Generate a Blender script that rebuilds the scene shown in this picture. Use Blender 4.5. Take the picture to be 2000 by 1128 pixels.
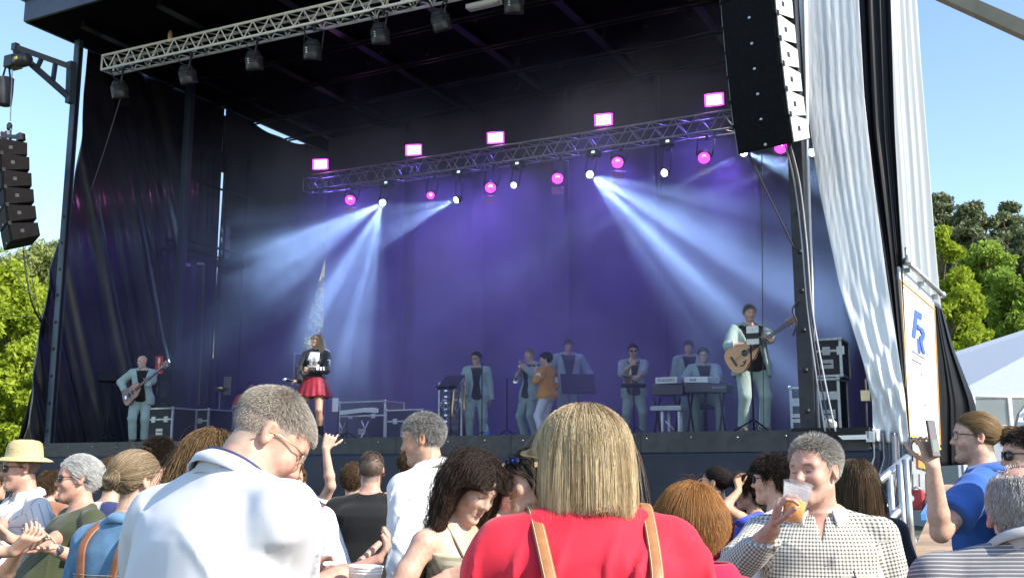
import bpy, bmesh, math, random
import numpy as np
from mathutils import Vector, Matrix
S = bpy.context.scene
for _o in list(bpy.data.objects): bpy.data.objects.remove(_o)
COL = S.collection
random.seed(7); RNG = np.random.default_rng(7)
R = math.radians

# ------------------------------------------------------------------ camera
F = 2050.0; HZ = 921.0; CZ = 1.55
PITCH = math.atan((HZ-564)/F); CP, SP = math.cos(PITCH), math.sin(PITCH)
cam = bpy.data.cameras.new('camera'); camo = bpy.data.objects.new('camera', cam); COL.objects.link(camo)
camo.location = (0, 0, CZ); camo.rotation_euler = (math.pi/2+PITCH, 0, 0)
cam.sensor_width = 36; cam.lens = 36*F/2000; cam.clip_end = 3000; cam.clip_start = .05
S.camera = camo
# ------------------------------------------------------------------ world, sun, exposure
SUN_TO = Vector((.86, -.51, .0)).normalized()*math.cos(R(36)) + Vector((0, 0, math.sin(R(36))))
w = bpy.data.worlds.new('World'); S.world = w; w.use_nodes = True
nt = w.node_tree; bg = nt.nodes['Background']
sk = nt.nodes.new('ShaderNodeTexSky'); sk.sky_type = 'NISHITA'; sk.sun_disc = False
sk.sun_elevation = R(36); sk.sun_rotation = math.atan2(SUN_TO.x, SUN_TO.y)
sk.air_density = 1.0; sk.dust_density = .22; sk.ozone_density = 1.7
nt.links.new(sk.outputs[0], bg.inputs[0]); bg.inputs[1].default_value = .15
sl = bpy.data.lights.new('sun', 'SUN'); so = bpy.data.objects.new('sun', sl); COL.objects.link(so)
sl.energy = 4.2; sl.angle = R(.5); sl.color = (1, .93, .82)
so.rotation_euler = SUN_TO.to_track_quat('Z', 'Y').to_euler(); so.location = (40, -30, 40)
S.view_settings.view_transform = 'Standard'; S.view_settings.look = 'None'
S.view_settings.exposure = 1.02; S.view_settings.gamma = 1; S.view_settings.use_curve_mapping = False
cy = S.cycles; cy.use_denoising = True; cy.max_bounces = 5; cy.diffuse_bounces = 2; cy.glossy_bounces = 2
cy.transmission_bounces = 5; cy.transparent_max_bounces = 8; cy.volume_bounces = 0
cy.caustics_reflective = False; cy.caustics_refractive = False; cy.sample_clamp_indirect = 4
try: cy.denoiser = 'OPENIMAGEDENOISE'
except Exception: pass
try: S.cycles_curves.shape = 'RIBBONS'
except Exception: pass

# ------------------------------------------------------------------ placing helpers: pixels of the photo to points of the place
TH = R(27.5); UU = Vector((-math.cos(TH), math.sin(TH), 0)); WW = Vector((math.sin(TH), math.cos(TH), 0)); ZZ = Vector((0, 0, 1))
def ray(px, py):
    x = (px-1000)/F; y = (564-py)/F
    return Vector((x, CP-SP*y, SP+CP*y))
def at(px, py, Y):
    r = ray(px, py); t = Y/r.y; return Vector((r.x*t, Y, CZ+r.z*t))
FL = 2.07                                   # stage floor height
_r = ray(1700, 838); _t = (FL-CZ)/_r.z; O3 = Vector((_r.x*_t, _r.y*_t, 0))
def E(u, w_, z): return O3+UU*u+WW*w_+ZZ*z  # stage frame: u leftwards along the front edge, w to the back
def front(px, py, w_=0.0):                  # point seen at a pixel, w metres behind the stage edge
    r = ray(px, py); t = (O3.dot(WW)+w_)/r.dot(WW); return Vector((r.x*t, r.y*t, CZ+r.z*t))
def side(px, py, u):
    r = ray(px, py); t = (O3.dot(UU)+u)/r.dot(UU); return Vector((r.x*t, r.y*t, CZ+r.z*t))
def uwz(p): d = Vector((p.x, p.y, 0))-O3; return d.dot(UU), d.dot(WW), p.z
def fu(px, py, w_=0.0): return uwz(front(px, py, w_))
STAGE = Matrix.Translation(O3) @ Matrix(((UU.x, WW.x, 0), (UU.y, WW.y, 0), (0, 0, 1))).to_4x4()

# ------------------------------------------------------------------ object helpers
KIDS = {}
def tag(o, label=None, cat=None, group=None, kind=None):
    if label: o['label'] = label
    if cat: o['category'] = cat
    if group: o['group'] = group
    if kind: o['kind'] = kind
    return o
def empty(name, loc, label=None, cat=None, group=None, rz=0.0):
    o = bpy.data.objects.new(name, None); COL.objects.link(o); o.location = loc; o.rotation_euler = (0, 0, rz)
    o.empty_display_size = .1
    return tag(o, label, cat, group)
def link(name, me, m=None, parent=None):
    o = bpy.data.objects.new(name, me); COL.objects.link(o)
    if m is not None:
        if len(me.materials) == 0: me.materials.append(m)
    if parent is not None:
        o.parent = parent; o.matrix_parent_inverse = parent_world(parent).inverted(); KIDS.setdefault(parent.name, []).append(o)
    return o
def parent_world(o):
    return o.matrix_basis if o.parent is None else parent_world(o.parent) @ o.matrix_parent_inverse @ o.matrix_basis
class MB:
    """collects shapes in world (or local) coordinates and links them as one mesh object"""
    def __init__(s): s.v = []; s.f = []; s.sm = []
    def add(s, vs, fs, smooth=False):
        n = len(s.v); s.v += [tuple(v) for v in vs]; s.f += [tuple(i+n for i in f) for f in fs]; s.sm += [smooth]*len(fs); return s
    def frame(s, o, x, y, z, sx, sy, sz, taper=1.0):
        """box centred at o with axes x,y,z and full sizes"""
        o = Vector(o); vs = []
        for k in (-.5, .5):
            t = taper if k > 0 else 1
            for a, b in ((-.5, -.5), (.5, -.5), (.5, .5), (-.5, .5)): vs.append(o+x*(a*sx*t)+y*(b*sy*t)+z*(k*sz))
        return s.add(vs, [(3, 2, 1, 0), (4, 5, 6, 7), (0, 1, 5, 4), (1, 2, 6, 5), (2, 3, 7, 6), (3, 0, 4, 7)])
    def sbox(s, u0, u1, w0, w1, z0, z1):
        return s.frame(E((u0+u1)/2, (w0+w1)/2, (z0+z1)/2), UU, WW, ZZ, abs(u1-u0), abs(w1-w0), abs(z1-z0))
    def tube(s, pts, r, n=8, cap=True, r2=None):
        pts = [Vector(p) for p in pts]; vs = []; fs = []; L = len(pts); nrm = None
        for i, p in enumerate(pts):
            t = (pts[min(i+1, L-1)]-pts[max(i-1, 0)])
            if t.length < 1e-9: t = Vector((0, 0, 1))
            t.normalize()
            if nrm is None: nrm = t.orthogonal().normalized()
            else:
                nrm = nrm-t*nrm.dot(t)
                nrm = nrm.normalized() if nrm.length > 1e-6 else t.orthogonal().normalized()
            b = t.cross(nrm); rr = r if r2 is None else r+(r2-r)*i/max(1, L-1)
            if isinstance(r, (list, tuple)): rr = r[i]
            for k in range(n):
                a = 2*math.pi*k/n; vs.append(p+nrm*(math.cos(a)*rr)+b*(math.sin(a)*rr))
        for i in range(L-1):
            for k in range(n): fs.append((i*n+k, i*n+(k+1) % n, (i+1)*n+(k+1) % n, (i+1)*n+k))
        if cap: fs.append(tuple(range(n-1, -1, -1))); fs.append(tuple((L-1)*n+k for k in range(n)))
        return s.add(vs, fs, True)
    def lathe(s, o, axis, prof, n=20, cap=True):
        """prof: (distance along axis, radius)"""
        axis = Vector(axis).normalized(); x = axis.orthogonal().normalized(); y = axis.cross(x); o = Vector(o); vs = []; fs = []
        for h, r in prof:
            for k in range(n):
                a = 2*math.pi*k/n; vs.append(o+axis*h+x*(math.cos(a)*r)+y*(math.sin(a)*r))
        for i in range(len(prof)-1):
            for k in range(n): fs.append((i*n+k, i*n+(k+1) % n, (i+1)*n+(k+1) % n, (i+1)*n+k))
        if cap: fs.append(tuple(range(n-1, -1, -1))); fs.append(tuple((len(prof)-1)*n+k for k in range(n)))
        return s.add(vs, fs, True)
    def prism(s, poly, off):
        """poly: list of 3D points in a plane, extruded by vector off"""
        n = len(poly); off = Vector(off); a = [Vector(p) for p in poly]; b = [p+off for p in a]
        return s.add(a+b, [tuple(range(n))[::-1], tuple(range(n, 2*n))]+[(i, (i+1) % n, n+(i+1) % n, n+i) for i in range(n)])
    def grid(s, P, smooth=True, flip=False):
        """P: array rows x cols x 3"""
        P = np.asarray(P); a, b = P.shape[:2]; fs = []
        for i in range(a-1):
            for j in range(b-1):
                q = (i*b+j, i*b+j+1, (i+1)*b+j+1, (i+1)*b+j); fs.append(q[::-1] if flip else q)
        return s.add([tuple(p) for p in P.reshape(-1, 3)], fs, smooth)
    def mesh(s, name, fixn=True):
        me = bpy.data.meshes.new(name); me.from_pydata(s.v, [], s.f)
        me.polygons.foreach_set('use_smooth', s.sm); me.update()
        if fixn:
            bm = bmesh.new(); bm.from_mesh(me); bmesh.ops.recalc_face_normals(bm, faces=bm.faces); bm.to_mesh(me); bm.free()
        return me
    def build(s, name, m=None, parent=None, fixn=True, bevel=0):
        o = link(name, s.mesh(name, fixn), m, parent)
        if bevel:
            b = o.modifiers.new('bevel', 'BEVEL'); b.width = bevel; b.segments = 2; b.limit_method = 'ANGLE'
        return o
def solid(o, t, off=-1.0):
    m = o.modifiers.new('thick', 'SOLIDIFY'); m.thickness = t; m.offset = off; return o
def dup(o, M=None, parent=None):
    """copy of a thing with copies of its parts and sub-parts, moved by matrix M"""
    c = o.copy(); COL.objects.link(c)
    if parent is not None: c.parent = parent; KIDS.setdefault(parent.name, []).append(c)
    elif M is not None: c.matrix_basis = M @ o.matrix_basis
    for ch in KIDS.get(o.name, ()): dup(ch, None, c)
    return c

# ------------------------------------------------------------------ materials
MATS = {}
def mat(name, col, rough=.6, metal=0.0, var=.12, scale=8.0, bump=0.0, bscale=60.0, emit=None, estr=0.0, coat=0.0, spec=.5,
        trans=0.0, sheen=0.0, sss=0.0, attr=None, stretch=None, col2=None, alpha=1.0, bdist=.01):
    if name in MATS: return MATS[name]
    m = bpy.data.materials.new(name); MATS[name] = m; m.use_nodes = True; n = m.node_tree.nodes; l = m.node_tree.links
    b = n['Principled BSDF']; b.inputs['Roughness'].default_value = rough; b.inputs['Metallic'].default_value = metal
    b.inputs['Specular IOR Level'].default_value = spec
    tc = n.new('ShaderNodeTexCoord'); src = tc.outputs['Object']
    if stretch:
        mp = n.new('ShaderNodeMapping'); mp.inputs['Scale'].default_value = stretch; l.new(src, mp.inputs[0]); src = mp.outputs[0]
    ns = n.new('ShaderNodeTexNoise'); ns.inputs['Scale'].default_value = scale; ns.inputs['Detail'].default_value = 5; l.new(src, ns.inputs['Vector'])
    cr = n.new('ShaderNodeMapRange'); cr.inputs[1].default_value = .3; cr.inputs[2].default_value = .7
    cr.inputs[3].default_value = 1-var; cr.inputs[4].default_value = 1+var; l.new(ns.outputs[0], cr.inputs[0])
    mx = n.new('ShaderNodeMix'); mx.data_type = 'RGBA'; mx.blend_type = 'MULTIPLY'; mx.inputs[0].default_value = 1
    if col2 is not None:
        m2 = n.new('ShaderNodeMix'); m2.data_type = 'RGBA'; m2.inputs[6].default_value = (*col, 1); m2.inputs[7].default_value = (*col2, 1)
        st = n.new('ShaderNodeMapRange'); st.inputs[1].default_value = .42; st.inputs[2].default_value = .58; l.new(ns.outputs[0], st.inputs[0]); l.new(st.outputs[0], m2.inputs[0])
        l.new(m2.outputs[2], mx.inputs[6])
    elif attr:
        at_ = n.new('ShaderNodeAttribute'); at_.attribute_name = attr; l.new(at_.outputs['Color'], mx.inputs[6])
    else: mx.inputs[6].default_value = (*col, 1)
    l.new(cr.outputs[0], mx.inputs[7]); l.new(mx.outputs[2], b.inputs['Base Color'])
    if bump:
        bn = n.new('ShaderNodeTexNoise'); bn.inputs['Scale'].default_value = bscale; bn.inputs['Detail'].default_value = 4; l.new(src, bn.inputs['Vector'])
        bp = n.new('ShaderNodeBump'); bp.inputs['Strength'].default_value = bump; bp.inputs['Distance'].default_value = bdist
        l.new(bn.outputs[0], bp.inputs['Height']); l.new(bp.outputs[0], b.inputs['Normal'])
    if emit: b.inputs['Emission Color'].default_value = (*emit, 1); b.inputs['Emission Strength'].default_value = estr
    if coat: b.inputs['Coat Weight'].default_value = coat; b.inputs['Coat Roughness'].default_value = .1
    if trans: b.inputs['Transmission Weight'].default_value = trans
    if sheen: b.inputs['Sheen Weight'].default_value = sheen
    if sss:
        b.inputs['Subsurface Weight'].default_value = sss; b.inputs['Subsurface Radius'].default_value = (1, .35, .2); b.inputs['Subsurface Scale'].default_value = .006
    if alpha < 1: b.inputs['Alpha'].default_value = alpha
    return m
def leafmat(name, col, col2, tr=.45):
    m = bpy.data.materials.new(name); m.use_nodes = True; n = m.node_tree.nodes; l = m.node_tree.links
    b = n['Principled BSDF']; b.inputs['Roughness'].default_value = .65; b.inputs['Specular IOR Level'].default_value = .1
    g = n.new('ShaderNodeNewGeometry'); mx = n.new('ShaderNodeMix'); mx.data_type = 'RGBA'
    mx.inputs[6].default_value = (*col, 1); mx.inputs[7].default_value = (*col2, 1); l.new(g.outputs['Random Per Island'], mx.inputs[0])
    l.new(mx.outputs[2], b.inputs['Base Color'])
    t = n.new('ShaderNodeBsdfTranslucent'); l.new(mx.outputs[2], t.inputs[0]); ms = n.new('ShaderNodeMixShader'); ms.inputs[0].default_value = tr
    l.new(b.outputs[0], ms.inputs[1]); l.new(t.outputs[0], ms.inputs[2]); l.new(ms.outputs[0], n['Material Output'].inputs[0])
    return m
black_metal = mat('black_metal', (.014, .015, .017), .45, .2, bump=.1, spec=.25)
dark_paint = mat('dark_paint', (.045, .055, .075), .4, .1, var=.2, bump=.08)
alu = mat('aluminium', (.62, .62, .62), .33, .9, var=.08, scale=14)
galv = mat('galvanised', (.55, .57, .58), .42, .8, var=.15, scale=20)
tarp_black = mat('tarp_black', (.012, .012, .015), .27, 0, var=.3, scale=3, bump=.12, bscale=5, spec=.8, bdist=.03, coat=.5)
cloth_black = mat('cloth_black', (.02, .019, .024), .9, 0, var=.3, scale=2.5, bump=.2, bscale=90)
cable_black = mat('cable_black', (.012, .012, .013), .5)
white_paint = mat('white_paint', (.78, .78, .77), .4, var=.05)
def lerp(a, b, t): return a+(b-a)*t
def curve3(pts, n):
    """pts: (t, value...) sampled smoothly at n points"""
    pts = np.array(pts, float); t = np.linspace(0, 1, n); x = pts[:, 0]
    return np.stack([np.interp(t, x, pts[:, k]) for k in range(1, pts.shape[1])], 1)
def smooth1(a, k=3):
    for _ in range(k):
        b = a.copy(); b[1:-1] = (a[:-2]+2*a[1:-1]+a[2:])/4; a = b
    return a
def fold(x, seed=0, n=7, sharp=1.0):
    """sum of irregular folds over 1D coordinate x (in folds)"""
    r = np.random.default_rng(seed); y = np.zeros_like(x)
    for k in range(n):
        f = r.uniform(.35, 1.6); y += np.sin(2*np.pi*(f*x)+r.uniform(0, 6.3))*r.uniform(.3, 1)
    return y/n*2
BEAM = 1.8; SMOKE = .068; SMOKE_NOISE = True
# ================================================================== STAGE STRUCTURE
uL, wL, _ = fu(90, 868); ZR = fu(53, 43, -1.0)[2]; WB = 7.2
uROOF = fu(53, 43, -1.0)[0]
# ---- ground
g = MB(); g.add([(-400, -60, 0), (400, -60, 0), (400, 600, 0), (-400, 600, 0)], [(0, 1, 2, 3)])
tag(g.build('ground', mat('ground_grass', (.06, .07, .035), .95, var=.4, scale=.6, bump=.5, bscale=9, col2=(.09, .085, .055))), kind='structure')
# ---- deck
deck_m = mat('deck_black', (.022, .021, .026), .55, 0, var=.3, scale=2, bump=.15, bscale=30)
d = MB(); d.sbox(0, uL+.2, 0, WB+.4, FL-.05, FL)
deck = tag(d.build('stage_deck', deck_m), 'black stage floor raised on a truck, musicians standing on it', 'stage')
d = MB(); d.sbox(0.02, uL+.2, -.055, -.003, FL-.26, FL+.012); d.build('edge_beam', mat('edge_beam', (.035, .035, .04), .45, var=.3, bump=.1), deck)
for i in range(8):
    d = MB(); d.sbox(1.0+i*2, 1.012+i*2, -.058, -.0555, FL-.255, FL+.008); d.build('panel_joint', cable_black, deck)
for i in range(24):
    u = .4+i*.63; d = MB(); d.lathe(E(u, -.056, FL-.06-.02*random.random()), -WW, [(0, .012), (.012, .010)], 8); d.build('bolt', alu, deck)
for i in range(9):
    d = MB(); d.sbox(i*1.7, i*1.7+.08, .5, .6, 0, FL-.06); d.sbox(i*1.7-.1, i*1.7+.18, .4, .7, 0, .03); d.build('leg', black_metal, deck)
# ---- skirt in four cloth widths
NX, NZ = 90, 26
sk_m = mat('skirt_navy', (.016, .020, .038), .5, var=.25, scale=2, bump=.15, bscale=120)
us = [-.1, 3.9, 7.6, 11.2, uL+1.6]
for i in range(4):
    u = np.linspace(us[i], us[i+1]+.03, NX); z = np.linspace(FL-.24, .02, NZ); Ug, Zg = np.meshgrid(u, z)
    dp = (FL-Zg)/FL
    k = fold(Ug*1.1-.9*(1-dp)*(.6 if i > 1 else .15), 30+i)*.05*dp+fold(Ug*.4+Zg*.5, 40+i)*.05*dp
    P = np.stack([np.array(O3.x+Ug*UU.x+(-.045-k-.01*i)*WW.x), O3.y+Ug*UU.y+(-.045-k-.01*i)*WW.y, Zg], 2)
    m = MB(); m.grid(P); o = solid(m.build('skirt', sk_m, None, False), .006)
    tag(o, ['dark cloth skirt below the right part of the stage, behind the beer drinker', 'dark cloth skirt below the middle right of the stage behind the blonde woman',
            'dark blue cloth skirt below the stage behind the man in the black t-shirt', 'navy cloth skirt below the left end of the stage behind the straw hat'][i], 'stage skirt', 'cloth skirts along the stage front')
# ---- roof
d = MB(); d.sbox(.5, uROOF, -1.0, WB+1.7, ZR, ZR+.16)
roof = tag(d.build('stage_roof', mat('roof_black', (.003, .003, .005), .9, var=.4, scale=1.2, bump=.1, spec=.05)), 'black flat stage roof on columns, spanning above the whole band', 'stage roof')
d = MB(); d.sbox(.5, uROOF+.03, -1.06, -1.0, ZR-.01, ZR+.42); d.sbox(uROOF+.001, uROOF+.06, -.99, WB+1.7, ZR-.01, ZR+.42); d.build('fascia', mat('fascia', (.05, .06, .09), .4, var=.3, scale=3), roof)
d = MB(); d.sbox(.5, uROOF+.10, -1.12, WB+1.7, ZR+.421, ZR+.47); d.build('roof_cover', mat('roof_cover', (.12, .22, .38), .35, var=.4, scale=2, bump=.3, bscale=4), roof)
beam_m = mat('beam_gloss', (.004, .004, .006), .3, .1, var=.3, scale=5, spec=.22)
for i, u in enumerate((1.0, 3.2, 5.4, 7.6, 9.8, 12.0, 14.0)):
    d = MB(); d.sbox(u, u+.10, -.6, WB, ZR-.16, ZR-.002); d.sbox(u-.04, u+.14, -.6, WB, ZR-.175, ZR-.161); d.build('rafter', beam_m, roof)
for i, w_ in enumerate((.9, 2.3, 3.7, 5.1, 6.5)):
    for dz, dw in ((0, 0), (.0, .14)):
        d = MB(); d.tube([E(.6, w_+dw, ZR-.24), E(uL, w_+dw, ZR-.24)], .025, 8); d.build('purlin', beam_m, roof)
for i in range(26):
    d = MB(); u = random.uniform(1, 14); w_ = random.uniform(.4, 6.5); p = E(u, w_, ZR-.25)
    d.tube([p, p-ZZ*.12, p-ZZ*.17+UU*.04, p-ZZ*.14+UU*.09, p-ZZ*.09+UU*.09], .012, 6); d.build('hook', black_metal, roof)
# strip work light under the roof
p = front(945, 9, .8); sl_ = MB().frame(p, UU, WW, ZZ, .62, .16, .07).build('strip_light', white_paint)
tag(sl_, 'pale tubular work light fixed under the stage roof', 'work light')
MB().frame(p-ZZ*.045, UU, WW, ZZ, .56, .11, .018).build('diffuser', mat('diffuser_off', (.6, .6, .5), .3), sl_)
MB().frame(p+ZZ*((ZR-p.z)/2+.017), UU, WW, ZZ, .04, .04, (ZR-p.z)-.04).build('bracket', black_metal, sl_)
# ---- columns
def column(name, u, w_, z0, z1, sx, sy, label, m, holes=0):
    o = tag(MB().sbox(u, u+sx, w_, w_+sy, z0, z1).build(name, m, None, True, .012), label, 'column')
    for k in range(holes):
        z = FL+.25+k*.52
        MB().lathe(E(u+sx/2, w_-.001, z), -WW, [(0, .034), (.004, .034)], 12).build('pin_hole', cable_black, o)
    MB().sbox(u-.10, u+sx+.10, w_-.08, w_+sy+.10, z0-.012, z0+.03).build('base_plate', black_metal, o)
    return o
col_m = mat('column_paint', (.05, .07, .10), .4, .2, var=.25, scale=4, bump=.1)
colL = column('stage_column', uL-.06, .02, .02, ZR-.01, .15, .12, 'tall blue grey column at the left front corner of the stage', col_m, 9)
MB().sbox(uL-.075, uL-.061, .03, .09, FL, ZR-.2).build('guide_rail', black_metal, colL)
uRc = fu(1590, 800)[0]
colR = column('stage_column', uRc-.01, .02, FL+.001, ZR-.01, .20, .20, 'dark column with pin holes right of the guitarist', mat('column_dark', (.025, .027, .034), .5, .2, var=.3), 7)
u1 = fu(345, 500, 3.0)[0]
# inner left post and posts of the trailer lift
pI = side(343, 700, uL-.35); uI, wI, _ = uwz(pI)
column('inner_post', uI, wI, FL+.001, ZR-.02, .16, .16, 'thin dark inner post behind the bassist', mat('post_blue', (.03, .045, .07), .45, .2))
# ---- left wall: tarp pieces with slits of daylight between them
wall_u = uL+.28
def side_w(px, py): return uwz(side(px, py, wall_u))[1:]
def wall_piece(w0f, w1f, z0, z1, seed, label, diag=0.0, amp=.05, freq=1.2, nx=70, nz=90, m=tarp_black, du=0.0, topdip=None):
    z = np.linspace(z1, z0, nz); s = np.linspace(0, 1, nx)
    Sg, Zg = np.meshgrid(s, z)
    a = np.array([w0f(k) for k in z])[:, None]; b = np.array([w1f(k) for k in z])[:, None]; Wg = a+(b-a)*Sg
    t = (z1-Zg)/(z1-z0)
    ph = Wg*freq+diag*(Zg-z0)
    D = fold(ph, seed)*amp*(.35+.65*t)+fold(ph*2.3, seed+9)*amp*.4*t+np.sin(Zg*1.1+seed)*.02
    if topdip is not None: Zg = Zg-topdip(Wg)*np.clip(1-t*6, 0, 1)
    Ug = wall_u+du+D
    P = np.stack([O3.x+Ug*UU.x+Wg*WW.x, O3.y+Ug*UU.y+Wg*WW.y, Zg], 2)
    o = solid(MB().grid(P).build('wall_tarp', m, None, False), .008, 0)
    return tag(o, label, 'tarp')
def zw(px, py): return side_w(px, py)[1]
zB = 1.2
def front_edge(z):
    k = np.clip((z-FL)/(ZR-FL), 0, 1)
    return float(np.interp(k, [0, .25, .45, .59, .79, 1], [-.25, -.15, .1, .36, .51, .54]))
w_s1 = side_w(344, 560)[0]; w_s2 = side_w(362, 300)[0]; w_s3 = side_w(428, 420)[0]; w_s4 = side_w(440, 600)[0]
wall_piece(front_edge, lambda z: w_s1-.0, zB, ZR+.06, 3, 'black side tarp with slanting folds at the far left of the stage', diag=.42, amp=.11, freq=1.2, nx=110)
def gap_dip(Wg):
    wa, wb = side_w(490, 197)[0], side_w(602, 250)[0]; k = np.clip((Wg-wa)/(wb-wa), 0, 1)
    return .19*np.clip(np.sin(np.pi*k), 0, 1)**.6+.03*np.sin(k*9)*np.sin(np.pi*k)
G = .075
wall_piece(lambda z: w_s1+G, lambda z: w_s3-.0, FL-.1, ZR+.06, 5, 'black side tarp beside the white slits of daylight', diag=.05, amp=.03, freq=1.6)
z_top_w = zw(632, 480); z_bot_w = zw(587, 690); w_bot = side_w(587, 690)[0]; w_top = side_w(640, 480)[0]
def back_edge(z):
    return float(np.interp(z, [z_bot_w, z_top_w], [w_bot, w_top]))
wall_piece(lambda z: w_s3+G*.9, back_edge, FL-.1, ZR+.06, 8, 'smooth black side curtain left of the singer, reaching back to the gap', diag=.0, amp=.035, freq=1.5, m=cloth_black, topdip=gap_dip)
def backing(wc, zlo, zhi, label):
    o = MB().sbox(wall_u+.12, wall_u+.15, wc-.35, wc+.45, zlo, zhi).build('backing_strip', cloth_black)
    tag(o, label, 'tarp')
backing(w_s1, FL-.1, zw(339, 628), 'dark strip closing the lower end of the left slit'); backing(w_s1, zw(350, 497), zw(352, 490), 'small dark patch interrupting the left slit'); backing(w_s1, zw(363, 240), ZR-.1, 'dark strip closing the top of the left slit')
backing(w_s3, FL-.1, zw(434, 700), 'dark strip closing the lower end of the right slit'); backing(w_s3, zw(431, 505), zw(440, 522), 'small dark patch interrupting the right slit'); backing(w_s3, zw(428, 330), ZR-.1, 'dark strip closing the top of the right slit')
# crossbars and ladder frame standing along the left wall
fr = empty('trailer_frame', E(wall_u-.3, w_s1, FL), 'dark scaffold frame with crossbars along the left stage wall', 'scaffold')
for w_ in (w_s1-.1, w_s1+.9, w_s3-.1, w_s3+.6):
    MB().tube([E(wall_u-.28, w_, FL), E(wall_u-.28, w_, ZR-1.2)], .03, 8).build('upright', black_metal, fr)
for z in (zw(440, 505)-.1, zw(440, 505)+.12, FL+.9, FL+6.0):
    MB().tube([E(wall_u-.28, w_s1-.3, z), E(wall_u-.28, w_s3+.8, z)], .028, 8).build('crossbar', black_metal, fr)
MB().frame(side(365, 517, wall_u-.4), UU, WW, ZZ, .1, .14, .06).build('bracket', galv, fr)
MB().frame(side(392, 515, wall_u-.4), UU, WW, ZZ, .1, .12, .05).build('bracket', galv, fr)
# crumpled clear plastic sheet catching the daylight
pl = MB(); n = 9
P = np.array([[side(lerp(433, 449, j/4), lerp(440, 508, i/11), wall_u-.2)+UU*(.05*math.sin(i*1.7+j*2)) for j in range(5)] for i in range(12)])
tag(solid(pl.grid(P).build('plastic_sheet', mat('shiny_film', (.5, .55, .6), .15, .6, bump=.4, bscale=12)), .004), 'crumpled shiny plastic sheet hung on the left scaffold', 'plastic sheet')
# skirt of tarp outside the left column
for nm, pts, lab in (('tarp_flap', [(0, 100, 555, 98, 600), (.35, 80, 680, 100, 700), (.7, 55, 790, 98, 800), (1, 36, 872, 96, 872)], 'black tarp flap pulled out left of the left column'),):
    q = curve3([(t, a, b, c, d_) for t, a, b, c, d_ in pts], 30); rows = []
    for i, (a, b, c, d_) in enumerate(q):
        A = front(a, b, -.05); B = front(c, d_, .35)
        rows.append([A.lerp(B, j/14)+WW*(.06*math.sin(j*1.3+i*.15)*i/30) for j in range(15)])
    tag(solid(MB().grid(np.array(rows)).build(nm, mat('tarp_dull', (.006, .006, .008), .45, var=.3, scale=3, bump=.15, bscale=6, spec=.22), None, False), .008), lab, 'tarp')
# ---- backdrop in widths of cloth
bounds = [632, 790, 948, 1115, 1300, 1492, 1700]
ulist = [fu(x, 600, WB)[0] for x in bounds]; ulist[-1] = .1
for i in range(6):
    ua, ub = ulist[i]+(.12 if i else 0), ulist[i+1]-.03
    u = np.linspace(ua, ub, 80); z = np.linspace(ZR-.05, FL-.02, 40); Ug, Zg = np.meshgrid(u, z); t = (ZR-Zg)/(ZR-FL)
    D = fold(Ug*1.3+(.12*t if i % 2 else -.08*t), 60+i)*.055*(.5+.5*t)+fold(Ug*.35, 70+i)*.08
    sgn = np.clip(1-np.abs(Ug-ub)/.14, 0, 1)*.10
    Wg = WB+D+(i % 2)*.05-sgn
    P = np.stack([O3.x+Ug*UU.x+Wg*WW.x, O3.y+Ug*UU.y+Wg*WW.y, Zg], 2)
    o = solid(MB().grid(P).build('backdrop_curtain', mat('backdrop_cloth', (.045, .043, .055), .85, var=.15, scale=1.5, bump=.15, bscale=140), None, False), .006)
    tag(o, ['backdrop curtain right beside the gap, behind the singer', 'backdrop curtain behind the trombone player, left of the seam', 'backdrop curtain behind the trumpeter, right of the pale seam',
            'backdrop curtain behind the saxophonist', 'backdrop curtain behind the keyboard player', 'backdrop curtain behind the guitarist'][i], 'backdrop', 'black backdrop curtains')
# ---- trusses
truss_a = mat('truss_sunlit', (.86, .85, .80), .45, .0, var=.06, scale=12)  # warm near-white base colour stands in for sunlight on the front truss
def truss(name, A, B, s, label, bays, r=.024, m=None, dbl=True):
    A, B = Vector(A), Vector(B); L = (B-A); x = L.normalized(); y = WW.copy(); y = (y-x*y.dot(x)).normalized(); z = x.cross(y)
    if z.z < 0: z = -z
    t = empty(name, A, label, 'truss')
    cs = [(0, 0), (s, 0), (0, s), (s, s)]
    for a, b in cs:
        o = y*a-z*b; MB().tube([A+o, B+o], r, 10).build('chord', m, t)
    n = bays; nl = L.length
    for face in ((0, 0, 0, s), (s, 0, s, s), (0, 0, s, 0), (0, s, s, s)):
        a0, b0, a1, b1 = face
        for k in range(n):
            p = A+x*(nl*k/n); q = A+x*(nl*(k+.5)/n); e = A+x*(nl*(k+1)/n)
            o0 = y*a0-z*b0; o1 = y*a1-z*b1
            MB().tube([p+o0, q+o1], r*.5, 6).build('brace', m, t); MB().tube([q+o1, e+o0], r*.5, 6).build('brace', m, t)
    for k in (0, nl):
        for (i, j) in ((0, 1), (1, 3), (3, 2), (2, 0)):
            a, b = cs[i], cs[j]; MB().tube([A+x*k+y*a[0]-z*a[1], A+x*k+y*b[0]-z*b[1]], r*.8, 8).build('end_frame', m, t)
    return t
WT = 5.3
fa = front(200, 109, .35); fb = front(1010, -78, .35)
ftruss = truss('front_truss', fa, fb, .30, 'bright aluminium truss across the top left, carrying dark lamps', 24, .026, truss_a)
ra = front(593, 345, WT); rb = front(1660, 178, WT); rb.z = ra.z+(rb.z-ra.z)*1.0
rtruss = truss('rear_truss', ra, rb, .36, 'grey truss across the back of the stage with lit lamps', 26, .02, mat('truss_dull', (.42, .42, .44), .4, .85, var=.15))
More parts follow.
